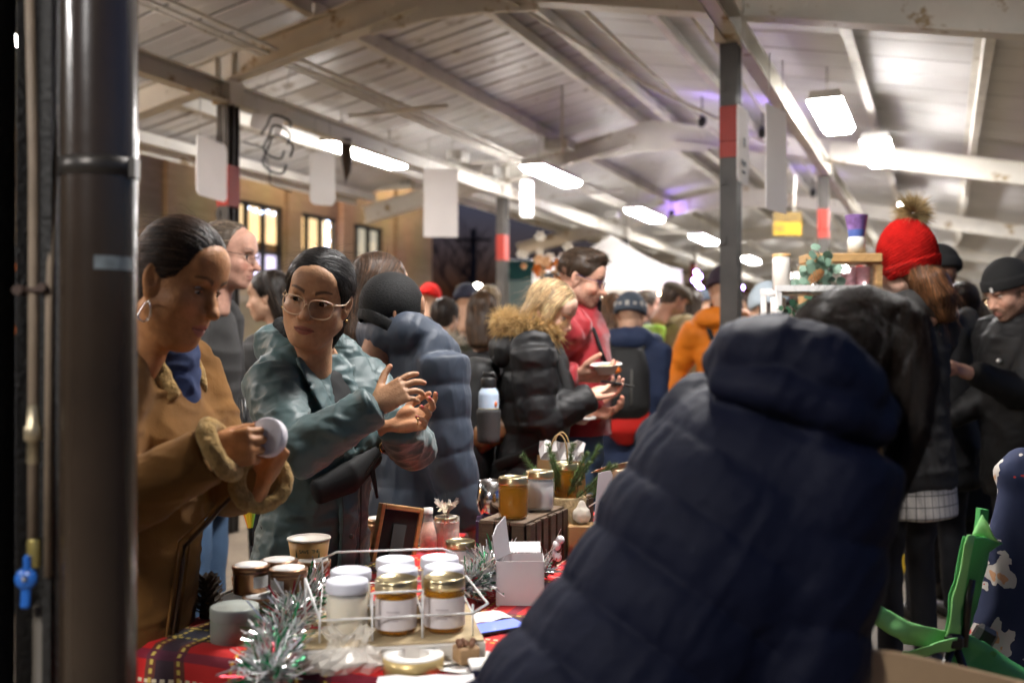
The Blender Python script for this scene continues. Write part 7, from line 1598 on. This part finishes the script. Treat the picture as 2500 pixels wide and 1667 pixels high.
def scrap(name, label, px, py, w_, d_, z, ang, m, cat='paper', wav=.004):
    c = on(px,py,z); A_ = rot(ang).T; mb = MB(); mb.sheet([[c+A_[0]*(i/5-.5)*w_+A_[1]*(j/4-.5)*d_+EZ*(.001+abs(wav*math.sin(i*1.3+j*.9+px))+g3.uniform(0,wav*.4)) for j in range(5)] for i in range(6)]); return tag(mb.obj(name, m, None, c), label, cat)
scrap('paper_sheet','white paper sheet under the pen in front of the basket',1075,1612,.16,.07,.004,14,paperw); scrap('paper_sheet','white papers between the basket and the phone',1165,1510,.14,.07,.004,35,paperw); scrap('paper_sheet','purple-edged leaflet beside the front right amber jar',1120,1565,.09,.05,.008,20,mat('leaflet_purple',(.20,.05,.17),.5))
scrap('plastic_pouch','white plastic pouch at the very front of the table',1040,1662,.17,.05,.008,4,mat('pouch_white',(.7,.68,.68),.3))
mb = MB(); n_ = 34; c = on(850,1625,.0); gg = np.random.default_rng(8); V = []
for i in range(8):
    for k in range(n_): t = 2*math.pi*k/n_; q = (.062,.066,.060,.05,.038,.026,.03,.04)[i]*(1+gg.uniform(-.16,.16)); V.append(c+np.array([q*math.cos(t)*1.25, q*math.sin(t), .003+(0,.012,.022,.030,.036,.040,.052,.066)[i]+gg.uniform(-.003,.006)]))
mb.add(V, [(i*n_+k,i*n_+(k+1)%n_,(i+1)*n_+(k+1)%n_,(i+1)*n_+k) for i in range(7) for k in range(n_)]); tag(mb.obj('plastic_wrap', cello, None, c), 'crumpled clear plastic wrap at the front edge of the table', 'plastic')
p = on(1195,1640); mcx = thing('card_box', 'small box with white lid by the plate edge', 'box', p); mb = MB(); mb.box(p+EZ*.008, (.07,.05,.016), 0, rot(10).T, .002); mb.obj('tray', mat('box_navy',(.02,.025,.06),.4), mcx); mb = MB(); mb.box(p+EZ*.018, (.074,.053,.008), 0, rot(10).T, .002); mb.obj('lid', paperw, mcx)
mb = MB(); p = on(1357,1330,.06); [mb.sphere(p+np.array(q), r_, 10, 7) for q, r_ in (((0,0,0),.014),((.012,.0,.016),.012),((-.01,0,-.02),.013),((.004,-.004,-.03),.012))]; tag(mb.obj('ornament', mat('felt_white',(.72,.68,.68),.9,bump=(120,.003)), None, p), 'small white felt ornament on a pick beside the navy sleeve', 'ornament')
mb = MB(); mb.tube([p+np.array([0,.004,-.02]),p+np.array([0,.004,-.066])], .002, 5); o = mb.obj('pick', twig, None, p); ob_ = [q for q in bpy.data.objects if q.name == 'ornament'][0]; o.parent = ob_; o.location = (0,0,0)
# ------------------------------------------------------------------ right side: camp chair, carton, printed blanket
lime = mat('chair_green', (.24,.60,.20), .5, var=(9,.15), bump=(420,.0006)); limed = mat('chair_green_dark', (.06,.32,.085), .55, var=(9,.15), bump=(420,.0006)); plastic = mat('plastic_black', (.012,.012,.012), .35)
YC = 2.12
def A_(px, py, dy=0.): return at(px,py,YC+dy)
ch = thing('camp_chair', 'lime green fabric camp chair with black joints standing behind the cardboard flap', 'chair', (A_(2330,1560)[0], YC, 0))
def band3(rows, name, m, th=.003):
    """cloth strip: rows of (left, right) points"""
    mb = MB(); R_ = []
    for i in range(len(rows)-1):
        for t in np.linspace(0,1,5)[:4 if i < len(rows)-2 else 5]: R_.append([np.array(rows[i][k])*(1-t)+np.array(rows[i+1][k])*t for k in (0,1)])
    V = []
    for (a, b_) in R_:
        m_ = (a+b_)/2; a, b_ = m_+(a-m_)*1.35, m_+(b_-m_)*1.35
        for t in np.linspace(0,1,7): V.append(a+(b_-a)*t)
    V = np.array(V); V = V+np.stack([vnoise(V*34,3)*.005, vnoise(V*26,4)*.014, vnoise(V*38,5)*.006],1); n_ = len(R_)
    F = [(i*7+j,i*7+j+1,(i+1)*7+j+1,(i+1)*7+j) for i in range(n_-1) for j in range(6)]
    mb.add(V, F, 0, True); mb.add(V+np.array([0,th,0]), [f[::-1] for f in F], 0, True); k = len(V); rim = [i*7 for i in range(n_)]+[(n_-1)*7+j for j in range(1,7)]+[i*7+6 for i in range(n_-2,-1,-1)]+[j for j in range(5,0,-1)]
    for q0, q1 in zip(rim, rim[1:]+rim[:1]): mb.f.append([q0,q1,k+q1,k+q0]); mb.m.append(0); mb.s.append(False)
    return mb.obj(name, m, ch)
band3([(A_(2096,1500),A_(2104,1448)),(A_(2128,1512),A_(2140,1470)),(A_(2170,1540),A_(2186,1508)),(A_(2212,1562),A_(2240,1525)),(A_(2262,1570),A_(2270,1538)),(A_(2312,1570),A_(2312,1543))], 'arm_strap', lime)
mb = MB(); c = A_(2098,1476,.01); mb.tube([c+np.array([.030*math.cos(t),.028*math.sin(t),.026*math.sin(t)]) for t in np.linspace(0,6.28,25)[:-1]], .0045, 6, closed=True); mb.obj('cup_ring', plastic, ch)
band3([(A_(2312,1555),A_(2352,1555)),(A_(2322,1470),A_(2372,1480)),(A_(2336,1400),A_(2392,1412)),(A_(2354,1330),A_(2404,1345)),(A_(2362,1308),A_(2436,1318))], 'back_sleeve', limed)
band3([(A_(2312,1556,-.01),A_(2332,1556,-.012)),(A_(2326,1468,-.012),A_(2346,1470,-.012)),(A_(2342,1390,-.012),A_(2358,1392,-.012)),(A_(2360,1306,-.012),A_(2374,1310,-.012))], 'sleeve_edge', lime)
band3([(A_(2382,1306,.02),A_(2434,1318,.0)),(A_(2384,1280,.02),A_(2412,1292,.0)),(A_(2392,1254,.02),A_(2404,1268,.0))], 'sleeve_flap', lime)
mb = MB(); mb.prism([(0,0),(.020,.0),(.024,.055),(.006,.058)], (0,.02,0), 0, A_(2386,1306,.03), (1,0,0), EZ); mb.obj('pocket', limed, ch)
mb = MB(); mb.tube([A_(2352,1575,-.005),A_(2362,1470,-.005),A_(2372,1412,.0)], .008, 8); mb.tube([A_(2388,1420,.02),A_(2398,1360,.02)], .006, 8); mb.obj('pole', plastic, ch)
mb = MB(); mb.box(A_(2328,1562,-.008), (.036,.03,.034), 0, None, .008); mb.obj('joint', plastic, ch)
mb = MB(); mb.box(A_(2400,1552,.10), (.05,.03,.05), 0, rot(0,30).T, .01); mb.obj('joint', plastic, ch)
band3([(A_(2300,1625),A_(2352,1556)),(A_(2330,1680),A_(2402,1590,.05)),(A_(2390,1760),A_(2500,1660,.1)),(A_(2450,1850),A_(2600,1740,.15))], 'seat_cloth', limed)
band3([(A_(2202,1610,-.02),A_(2206,1590,-.02)),(A_(2262,1594,-.02),A_(2264,1576,-.02)),(A_(2330,1580,-.02),A_(2330,1560,-.02))], 'side_strap', lime)
band3([(A_(2040,1655),A_(2050,1590)),(A_(2070,1665),A_(2078,1612)),(A_(2098,1670),A_(2100,1632))], 'front_corner', limed)
mb = MB()
j0 = A_(2328,1562); 
for q in ((j0[0]-.32,YC-.05,0),(j0[0]+.28,YC+.05,0)): mb.tube([j0,np.array(q)], .009, 8)
mb.tube([A_(2098,1500),np.array([j0[0]-.30,YC+.3,0])], .009, 8); mb.obj('leg', plastic, ch)
kb2 = mat('carton_brown', (.40,.27,.15), .75, var=(12,.1), bump=(60,.0006)); cb = thing('cardboard_box', 'brown cardboard carton with a rounded flap at the bottom right corner', 'box', (.70,1.5,0))
Yb = 1.46; fl_ = [at(px,py,Yb) for px,py in ((2092,1640),(2098,1612),(2110,1596),(2130,1587),(2185,1593),(2260,1608),(2600,1690),(2600,1760),(2160,1700),(2120,1672))]
mb = MB(); b_ = [q+np.array([0,.004,.003]) for q in fl_]; n_ = len(fl_); mb.add(fl_+b_, [tuple(range(n_))[::-1], tuple(range(n_,2*n_))]+[(i,(i+1)%n_,n_+(i+1)%n_,n_+i) for i in range(n_)]); mb.obj('flap', kb2, cb)
c0 = at(2165,1690,Yb); mb = MB(); mb.box((c0[0]+.21,Yb+.16,.34), (.40,.30,.68), 0, rot(-8).T); mb.obj('carton', kb2, cb)
# blanket with a print of pale and red blotches over a folding chair
bl = bpy.data.materials.new('printed_blanket'); bl.use_nodes = True; nt = bl.node_tree; b = nt.nodes['Principled BSDF']; b.inputs['Roughness'].default_value = .85
tc = nt.nodes.new('ShaderNodeTexCoord'); nz = nt.nodes.new('ShaderNodeTexNoise'); nz.inputs['Scale'].default_value=22; md = nt.nodes.new('ShaderNodeVectorMath'); md.operation='MULTIPLY_ADD'; md.inputs[1].default_value=(.10,.10,.10); nt.links.new(tc.outputs['Object'],nz.inputs['Vector']); nt.links.new(nz.outputs['Color'],md.inputs[0]); nt.links.new(tc.outputs['Object'],md.inputs[2])
src = (.008,.014,.045)
for sc_, th_, cl, off in ((10.5,.36,(.40,.37,.33),.3),(10.5,.25,(.36,.02,.015),.34),(10.5,.15,(.42,.22,.11),.31),(17.,.12,(.45,.42,.38),.4)):
    mp = nt.nodes.new('ShaderNodeMapping'); mp.inputs['Location'].default_value=(off,off*.5,off); vo = nt.nodes.new('ShaderNodeTexVoronoi'); vo.inputs['Scale'].default_value=sc_; nt.links.new(md.outputs[0],mp.inputs[0]); nt.links.new(mp.outputs[0],vo.inputs['Vector'])
    m1 = nt.nodes.new('ShaderNodeMath'); m1.operation='LESS_THAN'; m1.inputs[1].default_value=th_; nt.links.new(vo.outputs['Distance'],m1.inputs[0]); mx = nt.nodes.new('ShaderNodeMix'); mx.data_type='RGBA'; nt.links.new(m1.outputs[0],mx.inputs[0])
    if isinstance(src,tuple): mx.inputs[6].default_value=(*src,1)
    else: nt.links.new(src,mx.inputs[6])
    mx.inputs[7].default_value=(*cl,1); src = mx.outputs[2]
nt.links.new(src,b.inputs[0])
YB = 2.62; f = Field(); q = lambda px, py, dy=0.: at(px,py,YB+dy)
f.loft([q(2455,1165),q(2500,1135,.02),q(2640,1120,.05)], [(.045,.04),(.045,.04),(.045,.04)], (0,0,1)); f.loft([q(2508,1170),q(2500,1300),q(2482,1500),q(2470,1750),q(2470,1990)], [(.075,.04),(.095,.045),(.12,.05),(.15,.055),(.16,.06)], (1,0,0), .02); f.loft([q(2640,1180,.05),q(2640,1700,.05),q(2640,1990,.05)], [(.09,.05),(.13,.06),(.14,.06)], (1,0,0), .05)
f.build(.011); V, F = f.mesh(); V = crumple(relax(V,F,1), F, (16,16,4), .012, 3); tag(raw_mesh('printed_blanket', V, F, bl, None, (1.4,YB,0)), 'navy blanket printed with white and red blotches hanging at the right edge', 'blanket')
fc = thing('folding_chair', 'black folding chair under the printed blanket at the right edge', 'chair', (1.50,YB,0)); mb = MB(); [mb.tube([(x,YB+.03,0),(x,YB+.05,1.02)], .012, 8) for x in (1.36,1.66)]; mb.tube([(1.36,YB+.05,1.0),(1.66,YB+.05,1.0)], .012, 8); mb.obj('back_frame', plastic, fc)
mb = MB(); mb.box((1.51,YB+.22,.45), (.36,.36,.03), 0, None, .01); mb.obj('seat', plastic, fc)
for x in (1.36,1.66): mb = MB(); mb.tube([(x,YB+.4,0),(x,YB+.05,.6)], .011, 8); mb.obj('leg', plastic, fc)
p = at(2288,1308,6.25); wc = thing('small_carton', 'small white carton with red base on the pavement behind the dark trousers', 'box', (p[0],6.3,.14)); mb = MB(); mb.box((p[0],6.3,.20), (.16,.12,.11)); mb.obj('carton', paperw, wc); mb = MB(); mb.box((p[0],6.3,.148), (.162,.122,.016)); mb.obj('base', mat('barrier_red',(.5,.03,.03),.5), wc); mb = MB(); mb.box((p[0]+.01,6.238,.205), (.09,.002,.06)); mb.obj('print', mat('print_grey',(.35,.34,.36),.6), wc)
# vendor table right
vt = thing('vendor_table', 'stall table with white side cloth beyond the charcoal hoodie', 'table', (2.75,5.75,0)); tp = at(2350,985,5.55)
mb = MB(); mb.box((tp[0]+.45,5.9,tp[2]-.02), (1.1,.7,.04), 0, None, .006); mb.obj('top', plastic, vt)
mb = MB(); mb.sheet([[np.array([tp[0]-.08+.005*math.sin(j*2.), 5.56+.02*math.sin(i*1.9)+.04*i, z]) for z in np.linspace(tp[2]-.04,.12,6)] for i, j in zip(range(16),range(16))]); mb.obj('side_cloth', mat('cloth_grey_white',(.50,.48,.47),.8), vt)
for x in (tp[0]+.02,tp[0]+.95): mb = MB(); mb.tube([(x,5.6,.1),(x,5.6,tp[2])], .02, 8); mb.obj('leg', plastic, vt)
for i, (dx, h_, cl, nm) in enumerate(((.0,.10,(.66,.60,.52),'white tub of food at the corner of the stall table'),(.16,.07,(.62,.36,.12),'orange-brown tray on the stall table beside the white tub'))):
    c = np.array([tp[0]+dx,5.66,tp[2]]); f = thing('food_tub', nm, 'tub', c); mb = MB(); mb.lathe(c, [(.001,.001),(.06,.001),(.075,h_),(.078,h_+.004),(.06,h_-.01),(.001,h_-.02)], 20); mb.obj('tub', mat('tub_%d'%i,cl,.5), f)
# white display shelf with vases
YS = 3.75; white = mat('shelf_white', (.70,.69,.67), .45); oak = mat('shelf_oak', (.42,.25,.10), .5, var=(10,.25), stretch=(1,1,4)); ceram = mat('ceramic_white', (.64,.60,.54), .4)
xs0, xs1 = at(1884,700,YS)[0], at(2092,700,YS)[0]; zt = at(1884,708,YS)[2]; zm = at(0,792,YS)[2]
ds = thing('display_shelf', 'white-framed display shelf with wooden boards beyond the dark hair', 'shelf', ((xs0+xs1)/2,YS,0))
for x in (xs0,xs1):
    for y in (-.10,.12): mb = MB(); mb.box((x,YS+y,(zt+.8)/2), (.020,.020,zt-.8), 0, None, .002); mb.obj('post', white, ds)
mb = MB(); mb.box(((xs0+xs1)/2,YS-.10,zt+.002), (xs1-xs0+.022,.024,.022)); mb.box(((xs0+xs1)/2,YS+.12,zt+.002), (xs1-xs0+.022,.024,.022)); mb.obj('top_rail', white, ds)
for z in (zm-.006, zm-.20, .84): mb = MB(); mb.box(((xs0+xs1)/2,YS+.01,z), (xs1-xs0-.021,.24,.014)); mb.obj('board', oak, ds)
mb = MB(); mb.box(((xs0+xs1)/2,YS+.01,zt-.012), (xs1-xs0-.021,.195,.008)); mb.obj('glass_top', white, ds)
tb2 = thing('display_table', 'stall table carrying the white display shelf', 'table', ((xs0+xs1)/2+.1,YS+.1,0)); mb = MB(); mb.box(((xs0+xs1)/2-.08,YS+.05,.78), (.56,.5,.04)); mb.obj('top', plastic, tb2)
for x in (-.3,.14):
    for y in (-.15,.25): mb = MB(); mb.tube([((xs0+xs1)/2+x,YS+y,0),((xs0+xs1)/2+x,YS+y,.77)], .018, 8); mb.obj('leg', plastic, tb2)
def vase(name, label, px, py, h, prof, m=ceram, Y=YS, group=None, cat='vase'):
    c = at(px,py,Y); r = thing(name, label, cat, c, group); mb = MB(); mb.lathe(c, [(q*1.,z*h) for q, z in prof], 24); mb.obj('body', m, r); return r, c
jr, c = vase('canister','white canister with wooden lid on top of the white shelf',1908,707,.125,[(.001,0),(.031,0),(.033,.02),(.033,.97),(.031,1.),(.001,1.)]); mb = MB(); mb.lathe(c+EZ*.125, [(.034,0),(.034,.010),(.001,.011)], 20); mb.obj('lid', oak, jr)
vase('canister','shorter white canister beside the wooden-lidded one on the shelf top',1946,707,.07,[(.001,0),(.02,0),(.021,.05),(.021,.95),(.001,1.)])
vase('vase','tall white cylinder vase inside the shelf at the left',1900,790,.10,[(.001,0),(.026,0),(.028,.05),(.028,.95),(.024,1.),(.001,.9)])
vase('vase','small white bottle vase with eucalyptus inside the shelf',1928,790,.07,[(.001,0),(.014,0),(.018,.3),(.010,.8),(.012,1.),(.001,.9)]); vase('vase','round white bud vase inside the shelf',1962,790,.075,[(.001,0),(.022,.02),(.034,.30),(.026,.6),(.012,.85),(.013,1.),(.001,.9)])
vase('vase','white vase behind the eucalyptus at the right of the shelf',2010,790,.10,[(.001,0),(.022,0),(.026,.4),(.020,1.),(.001,.95)])
leafm = mat('leaf_green', (.022,.07,.035), .5, var=(30,.3)); leafg = mat('leaf_eucalyptus', (.10,.17,.12), .55, var=(30,.25))
def leafy(name, label, base, twigs, m, size, seed, round_=True):
    r = thing(name, label, 'plant', base); st = MB(); g_ = random.Random(seed)
    for (tip, nl) in twigs:
        tip = np.array(tip); mid = (base+tip)/2+np.array([0,0,.02]); pts = [base,mid,tip]; st.tube(pts, [.002,.0018,.001], 5)
        for i in range(nl):
            t = .3+.7*(i+.5)/nl; p = base*(1-t)**2+mid*2*t*(1-t)+tip*t*t; a = g_.uniform(0,6.28); d = np.array([math.cos(a),math.sin(a)*.6,g_.uniform(-.1,.7)]); d /= np.linalg.norm(d); s_ = np.cross(d,(g_.uniform(-.3,.3),-1,.3)); s_ /= np.linalg.norm(s_); L = size*g_.uniform(.7,1.2); w_ = L*(.45 if round_ else .18)
            mb = MB(); mb.add([p, p+d*L*.3+s_*w_, p+d*L*.7+s_*w_*.9, p+d*L, p+d*L*.7-s_*w_*.9, p+d*L*.3-s_*w_, p+d*L*.5+np.cross(s_,d)*L*.06], [(0,1,6),(1,2,6),(2,3,6),(3,4,6),(4,5,6),(5,0,6)], 0, True); mb.obj('leaf', m, r)
    st.obj('stem', twig, r)
leafy('eucalyptus', 'dark round eucalyptus leaves hanging inside the white shelf', at(1985,770,YS-.1), [(at(1892,755,YS-.12),4),(at(1910,772,YS-.12),4),(at(1940,745,YS-.12),5),(at(1972,728,YS-.12),6),(at(2010,735,YS-.1),6),(at(2040,760,YS-.1),5),(at(1960,775,YS-.12),4)], leafm, .030, 3)
leafy('winter_greens', 'grey-green pine and eucalyptus bouquet standing on the shelf top', at(1985,705,YS), [(at(1998,608,YS),9),(at(2020,630,YS),7),(at(1968,660,YS-.03),7),(at(2035,655,YS),6),(at(1948,690,YS-.03),6),(at(2045,690,YS),6)], leafg, .040, 5)
b0 = at(1995,690,YS); sprig('pine_sprig', 'upright pale pine sprig in the bouquet on the shelf', b0, [(b0,(.05,0,1),.13),(b0,(.5,0,1),.12),(b0,(-.3,0,1),.10),(b0+EZ*.04,(.9,0,.6),.07)], L=.022, dens=90)
pcn2 = thing('pine_cone', 'brown pine cone in the bouquet on the shelf', 'pine cone', at(1978,688,YS-.06)); p = at(1975,686,YS-.07); mb = MB(); mb.M = m4(rot(0,55,20), p)
for i in range(60):
    h_ = i/60; r = .018*math.sin(math.pi*(.1+.85*h_)); a = i*2.4; d = np.array([math.cos(a),math.sin(a),.5]); c = np.array([0,0,.07*h_])+d*r*.6; s_ = np.array([-math.sin(a),math.cos(a),0]); mb.add([c-s_*.005,c+s_*.005,c+d*.009+s_*.004,c+d*.009-s_*.004], [(0,1,2,3)])
mb.obj('scales', mat('cone_light',(.28,.13,.045),.6), pcn2)
ws = thing('wooden_rack', 'light wooden arch rack with pink jars behind the bouquet', 'rack', at(2040,640,3.95)); ya = 3.95; a0, a1 = at(1962,632,ya), at(2140,632,ya)
mb = MB(); mb.box((a0+a1)/2, (a1[0]-a0[0],.14,.035), 0, None, .004); mb.obj('top_board', oak, ws)
for px in (1966,2134): q_ = at(px,645,ya); mb = MB(); mb.box((q_[0],ya,(q_[2]+.8)/2), (.022,.12,q_[2]-.8)); mb.obj('upright', oak, ws)
qz = at(0,745,ya)[2]; mb = MB(); mb.box(((a0[0]+a1[0])/2,ya,qz), (a1[0]-a0[0]-.03,.12,.016)); mb.obj('lower_board', oak, ws)
pinkg = mat('glass_pink', (.85,.45,.52), .08, alpha=.75, spec=.9)
for px, nm in ((2072,'pink glass jar on the wooden rack, left one'),(2106,'pink glass jar on the wooden rack, right one')): vase('glass_jar',nm,px,741,.145,[(.001,0),(.028,0),(.030,.05),(.026,.5),(.029,.9),(.030,1.),(.001,.98)],pinkg,ya,'pink jars on the wooden rack','jar')
tm, c = vase('travel_cup','purple and blue patterned cup with white base on top of the wooden rack',2091,617,.15,[(.001,0),(.036,0),(.034,.35),(.030,.42)],mat('cup_white',(.62,.62,.56),.4),ya,None,'cup'); mb = MB(); mb.lathe(c, [(.030,.063),(.034,.09),(.034,.092)], 22); mb.obj('blue_band', mat('cup_blue',(.06,.10,.30),.4), tm); mb = MB(); mb.lathe(c, [(.0345,.092),(.044,.148),(.045,.15),(.040,.148),(.001,.12)], 22); mb.obj('purple_top', mat('cup_purple',(.20,.11,.30),.4,var=(40,.5)), tm)
# pop-up tent
YT = 13.5; tc_ = at(1494,640,YT); tz0, tz1 = at(0,672,YT)[2], at(0,572,YT)[2]; tn = thing('popup_tent', 'white pop-up tent with peaked top beyond the red jacket', 'tent', (tc_[0],YT,0)); tw_ = translucent(mat('tent_white', (.80,.79,.78), .6, bump=(6,.02)), (.8,.78,.76), .35); cs_ = math.cos(R(-10)); sn_ = math.sin(R(-10))
def tpt(x, y, z): return np.array([tc_[0]+x*cs_-y*sn_, YT+x*sn_+y*cs_, z])
s_ = .94; cor = [(-s_,-s_),(s_,-s_),(s_,s_),(-s_,s_)]; zv_ = at(0,716,YT)[2]
for i in range(4):
    (xa,ya_),(xb,yb_) = cor[i], cor[(i+1)%4]; rows = []
    for t in np.linspace(0,1,9): rows.append([tpt((xa+(xb-xa)*u)*(1-t), (ya_+(yb_-ya_)*u)*(1-t), tz0+(tz1-tz0)*(t**1.35)) for u in np.linspace(0,1,9)])
    mb = MB(); mb.sheet(rows); mb.obj('roof_panel', tw_, tn); mb = MB(); mb.sheet([[tpt((xa+(xb-xa)*u)*1.002,(ya_+(yb_-ya_)*u)*1.002,tz0-(tz0-zv_)*t) for u in np.linspace(0,1,9)] for t in (0,.5,1)]); mb.obj('valance', tw_, tn)
    mb = MB(); mb.tube([tpt(xa*.97,ya_*.97,0),tpt(xa*.97,ya_*.97,tz0)], .025, 6); mb.obj('leg', galv, tn)
warmb = mat('bulb_warm', (1,.8,.5), .3, emit=((1.,.72,.38),22.)); purb = mat('bulb_purple', (.5,.3,1.), .3, emit=((.36,.20,1.),70.)); purw = mat('bulb_violet_white', (.8,.7,1.), .3, emit=((.42,.24,1.),40.))
bulbs('string_lights', 'warm string lights along the front edge of the white tent', [tpt(-s_+.23*i,-s_-.05,zv_-.03-.03*(i%3)) for i in range(9)], .022, warmb)
bulbs('string_lights', 'warm string lights deeper under the white tent', [tpt(-s_+.2+.19*i,.2,zv_-.20-.05*(i%2)) for i in range(9)], .02, warmb)
bulbs('string_lights', 'violet string lights wound down the tent corner', [at(1700+8*math.sin(i*2.1)+i*1.1,664+9.5*i,11.5) for i in range(9)], .026, purw)
bulbs('string_lights', 'violet string lights right of the tall post foot', [at(1806+4*math.sin(i*1.7),690+11*i,11.0) for i in range(5)], .026, purw)
bulbs('string_lights', 'warm fairy lights beside the face of the bearded man', [at(2388+12*i,744+5*math.sin(i*2.2),9.0) for i in range(6)], .012, warmb)
bulbs('string_lights', 'warm fairy lights far behind between the flat cap and the tent', [at(1590+11*i,722+6*math.sin(i*1.6),17.) for i in range(10)], .022, warmb)
for i, (px, py, z, lb) in enumerate(((1714,296,3.62,'purple LED spot near the ridge left of the tall grey post'),(1862,322,3.45,'purple LED spot right of the tall grey post'),(1640,520,3.5,'purple LED spot over the far stalls'),(1985,470,3.45,'purple LED spot beyond the yellow sign'))):
    Y = (z-CAM_H)*FPX/(843-py); p = at(px,py,Y); r = thing('led_spot', lb, 'spotlight', p, 'purple LED spots under the roof'); mb = MB(); mb.lathe(p, [(.001,-.05),(.035,-.05),(.045,.0),(.045,.04),(.040,.042)], 16, axis=(.2,.5,.6)); mb.obj('case', plastic, r); mb = MB(); d = np.array([.2,.5,.6])/np.linalg.norm([.2,.5,.6]); mb.lathe(p+d*.036, [(.040,0),(.001,.004)], 16, axis=d); mb.obj('lens', purb, r)
    mb = MB(); mb.tube([p,p+EZ*.25], .008, 6); mb.obj('bracket', plastic, r)
# flowers, flag, umbrella
fp2 = at(1350,648,6.6); fw = thing('flower_arrangement', 'orange and white flower arrangement on a stand above the blonde head', 'flowers', (fp2[0],6.6,0)); g_ = random.Random(6)
for i in range(46):
    d = np.array([g_.gauss(0,.085),g_.gauss(0,.06),g_.gauss(0,.07)]); c = fp2+d; m_ = (mat('petal_white',(.74,.68,.58),.6), mat('petal_orange',(.75,.22,.03),.6), mat('petal_peach',(.72,.42,.22),.6))[0 if d[2] > .045 or i%5 == 0 else 1+i%2]; r_ = g_.uniform(.025,.045); mb = MB()
    for k in range(6): t = k*1.047; e = np.array([math.cos(t),-.25,math.sin(t)]); s2_ = np.cross(e,(0,1,0)); mb.add([c,c+e*r_*.6+s2_*r_*.35,c+e*r_+np.array([0,-.01,0]),c+e*r_*.6-s2_*r_*.35], [(0,1,2,3)])
    mb.obj('blossom', m_, fw)
mb = MB(); mb.tube([(fp2[0],6.62,0),(fp2[0],6.62,fp2[2]-.05)], .015, 8); mb.lathe((fp2[0],6.62,fp2[2]-.22), [(.03,0),(.09,.16),(.08,.17)], 16); mb.obj('stand', plastic, fw)
ff = thing('feather_flag', 'thin navy and violet feather flag beside the tall grey post', 'flag', (at(1815,800,7.2)[0],7.2,.14)); pts = [at(1814,900,7.2),at(1812,780,7.2),at(1808,690,7.2),at(1800,610,7.2),at(1790,545,7.2)]; mb = MB(); mb.tube([np.array([pts[0][0],7.2,.14])]+pts, [.012]*5+[.006], 6); mb.obj('pole', plastic, ff); mb = MB(); mb.sheet([[p,p-np.array([w_*.55,-.02,0]),p-np.array([w_,.0,0])] for p, w_ in zip(pts[1:],(.10,.12,.10,.02))]); mb.obj('cloth', mat('flag_violet',(.05,.03,.22),.6), ff)
um = thing('umbrella', 'closed rainbow umbrella hanging tip down between the tan coat and the teal parka', 'umbrella', at(608,1290,2.9)); u0, u1 = at(612,1292,2.9), at(602,1090,2.9); ud = (u1-u0)/np.linalg.norm(u1-u0); a_, b_, _ = frame(ud); Lu = np.linalg.norm(u1-u0)
for i, cl in enumerate(((.70,.45,.02),(.40,.55,.05),(.02,.25,.08),(.02,.06,.35),(.10,.02,.25),(.55,.02,.02),(.65,.18,.01),(.75,.5,.03))):
    t0, t1 = i*math.pi/4, (i+1)*math.pi/4; rows = []
    for z, r in ((.03,.006),(.3,.018),(.7,.032),(1.,.036)): rows.append([u0+ud*Lu*z+(a_*math.cos(t)+b_*math.sin(t))*r*(1+.35*math.sin((t-t0)/(t1-t0)*math.pi)) for t in np.linspace(t0,t1,5)])
    mb = MB(); mb.sheet(rows); mb.obj('gore', mat('gore_%d'%i,cl,.5), um)
mb = MB(); mb.tube([u0-ud*.045,u0+ud*.05], [.006,.007], 8); mb.obj('tip', plastic, um); mb = MB(); mb.tube([u1,u1+ud*.14], .008, 8); mb.obj('handle', plastic, um)
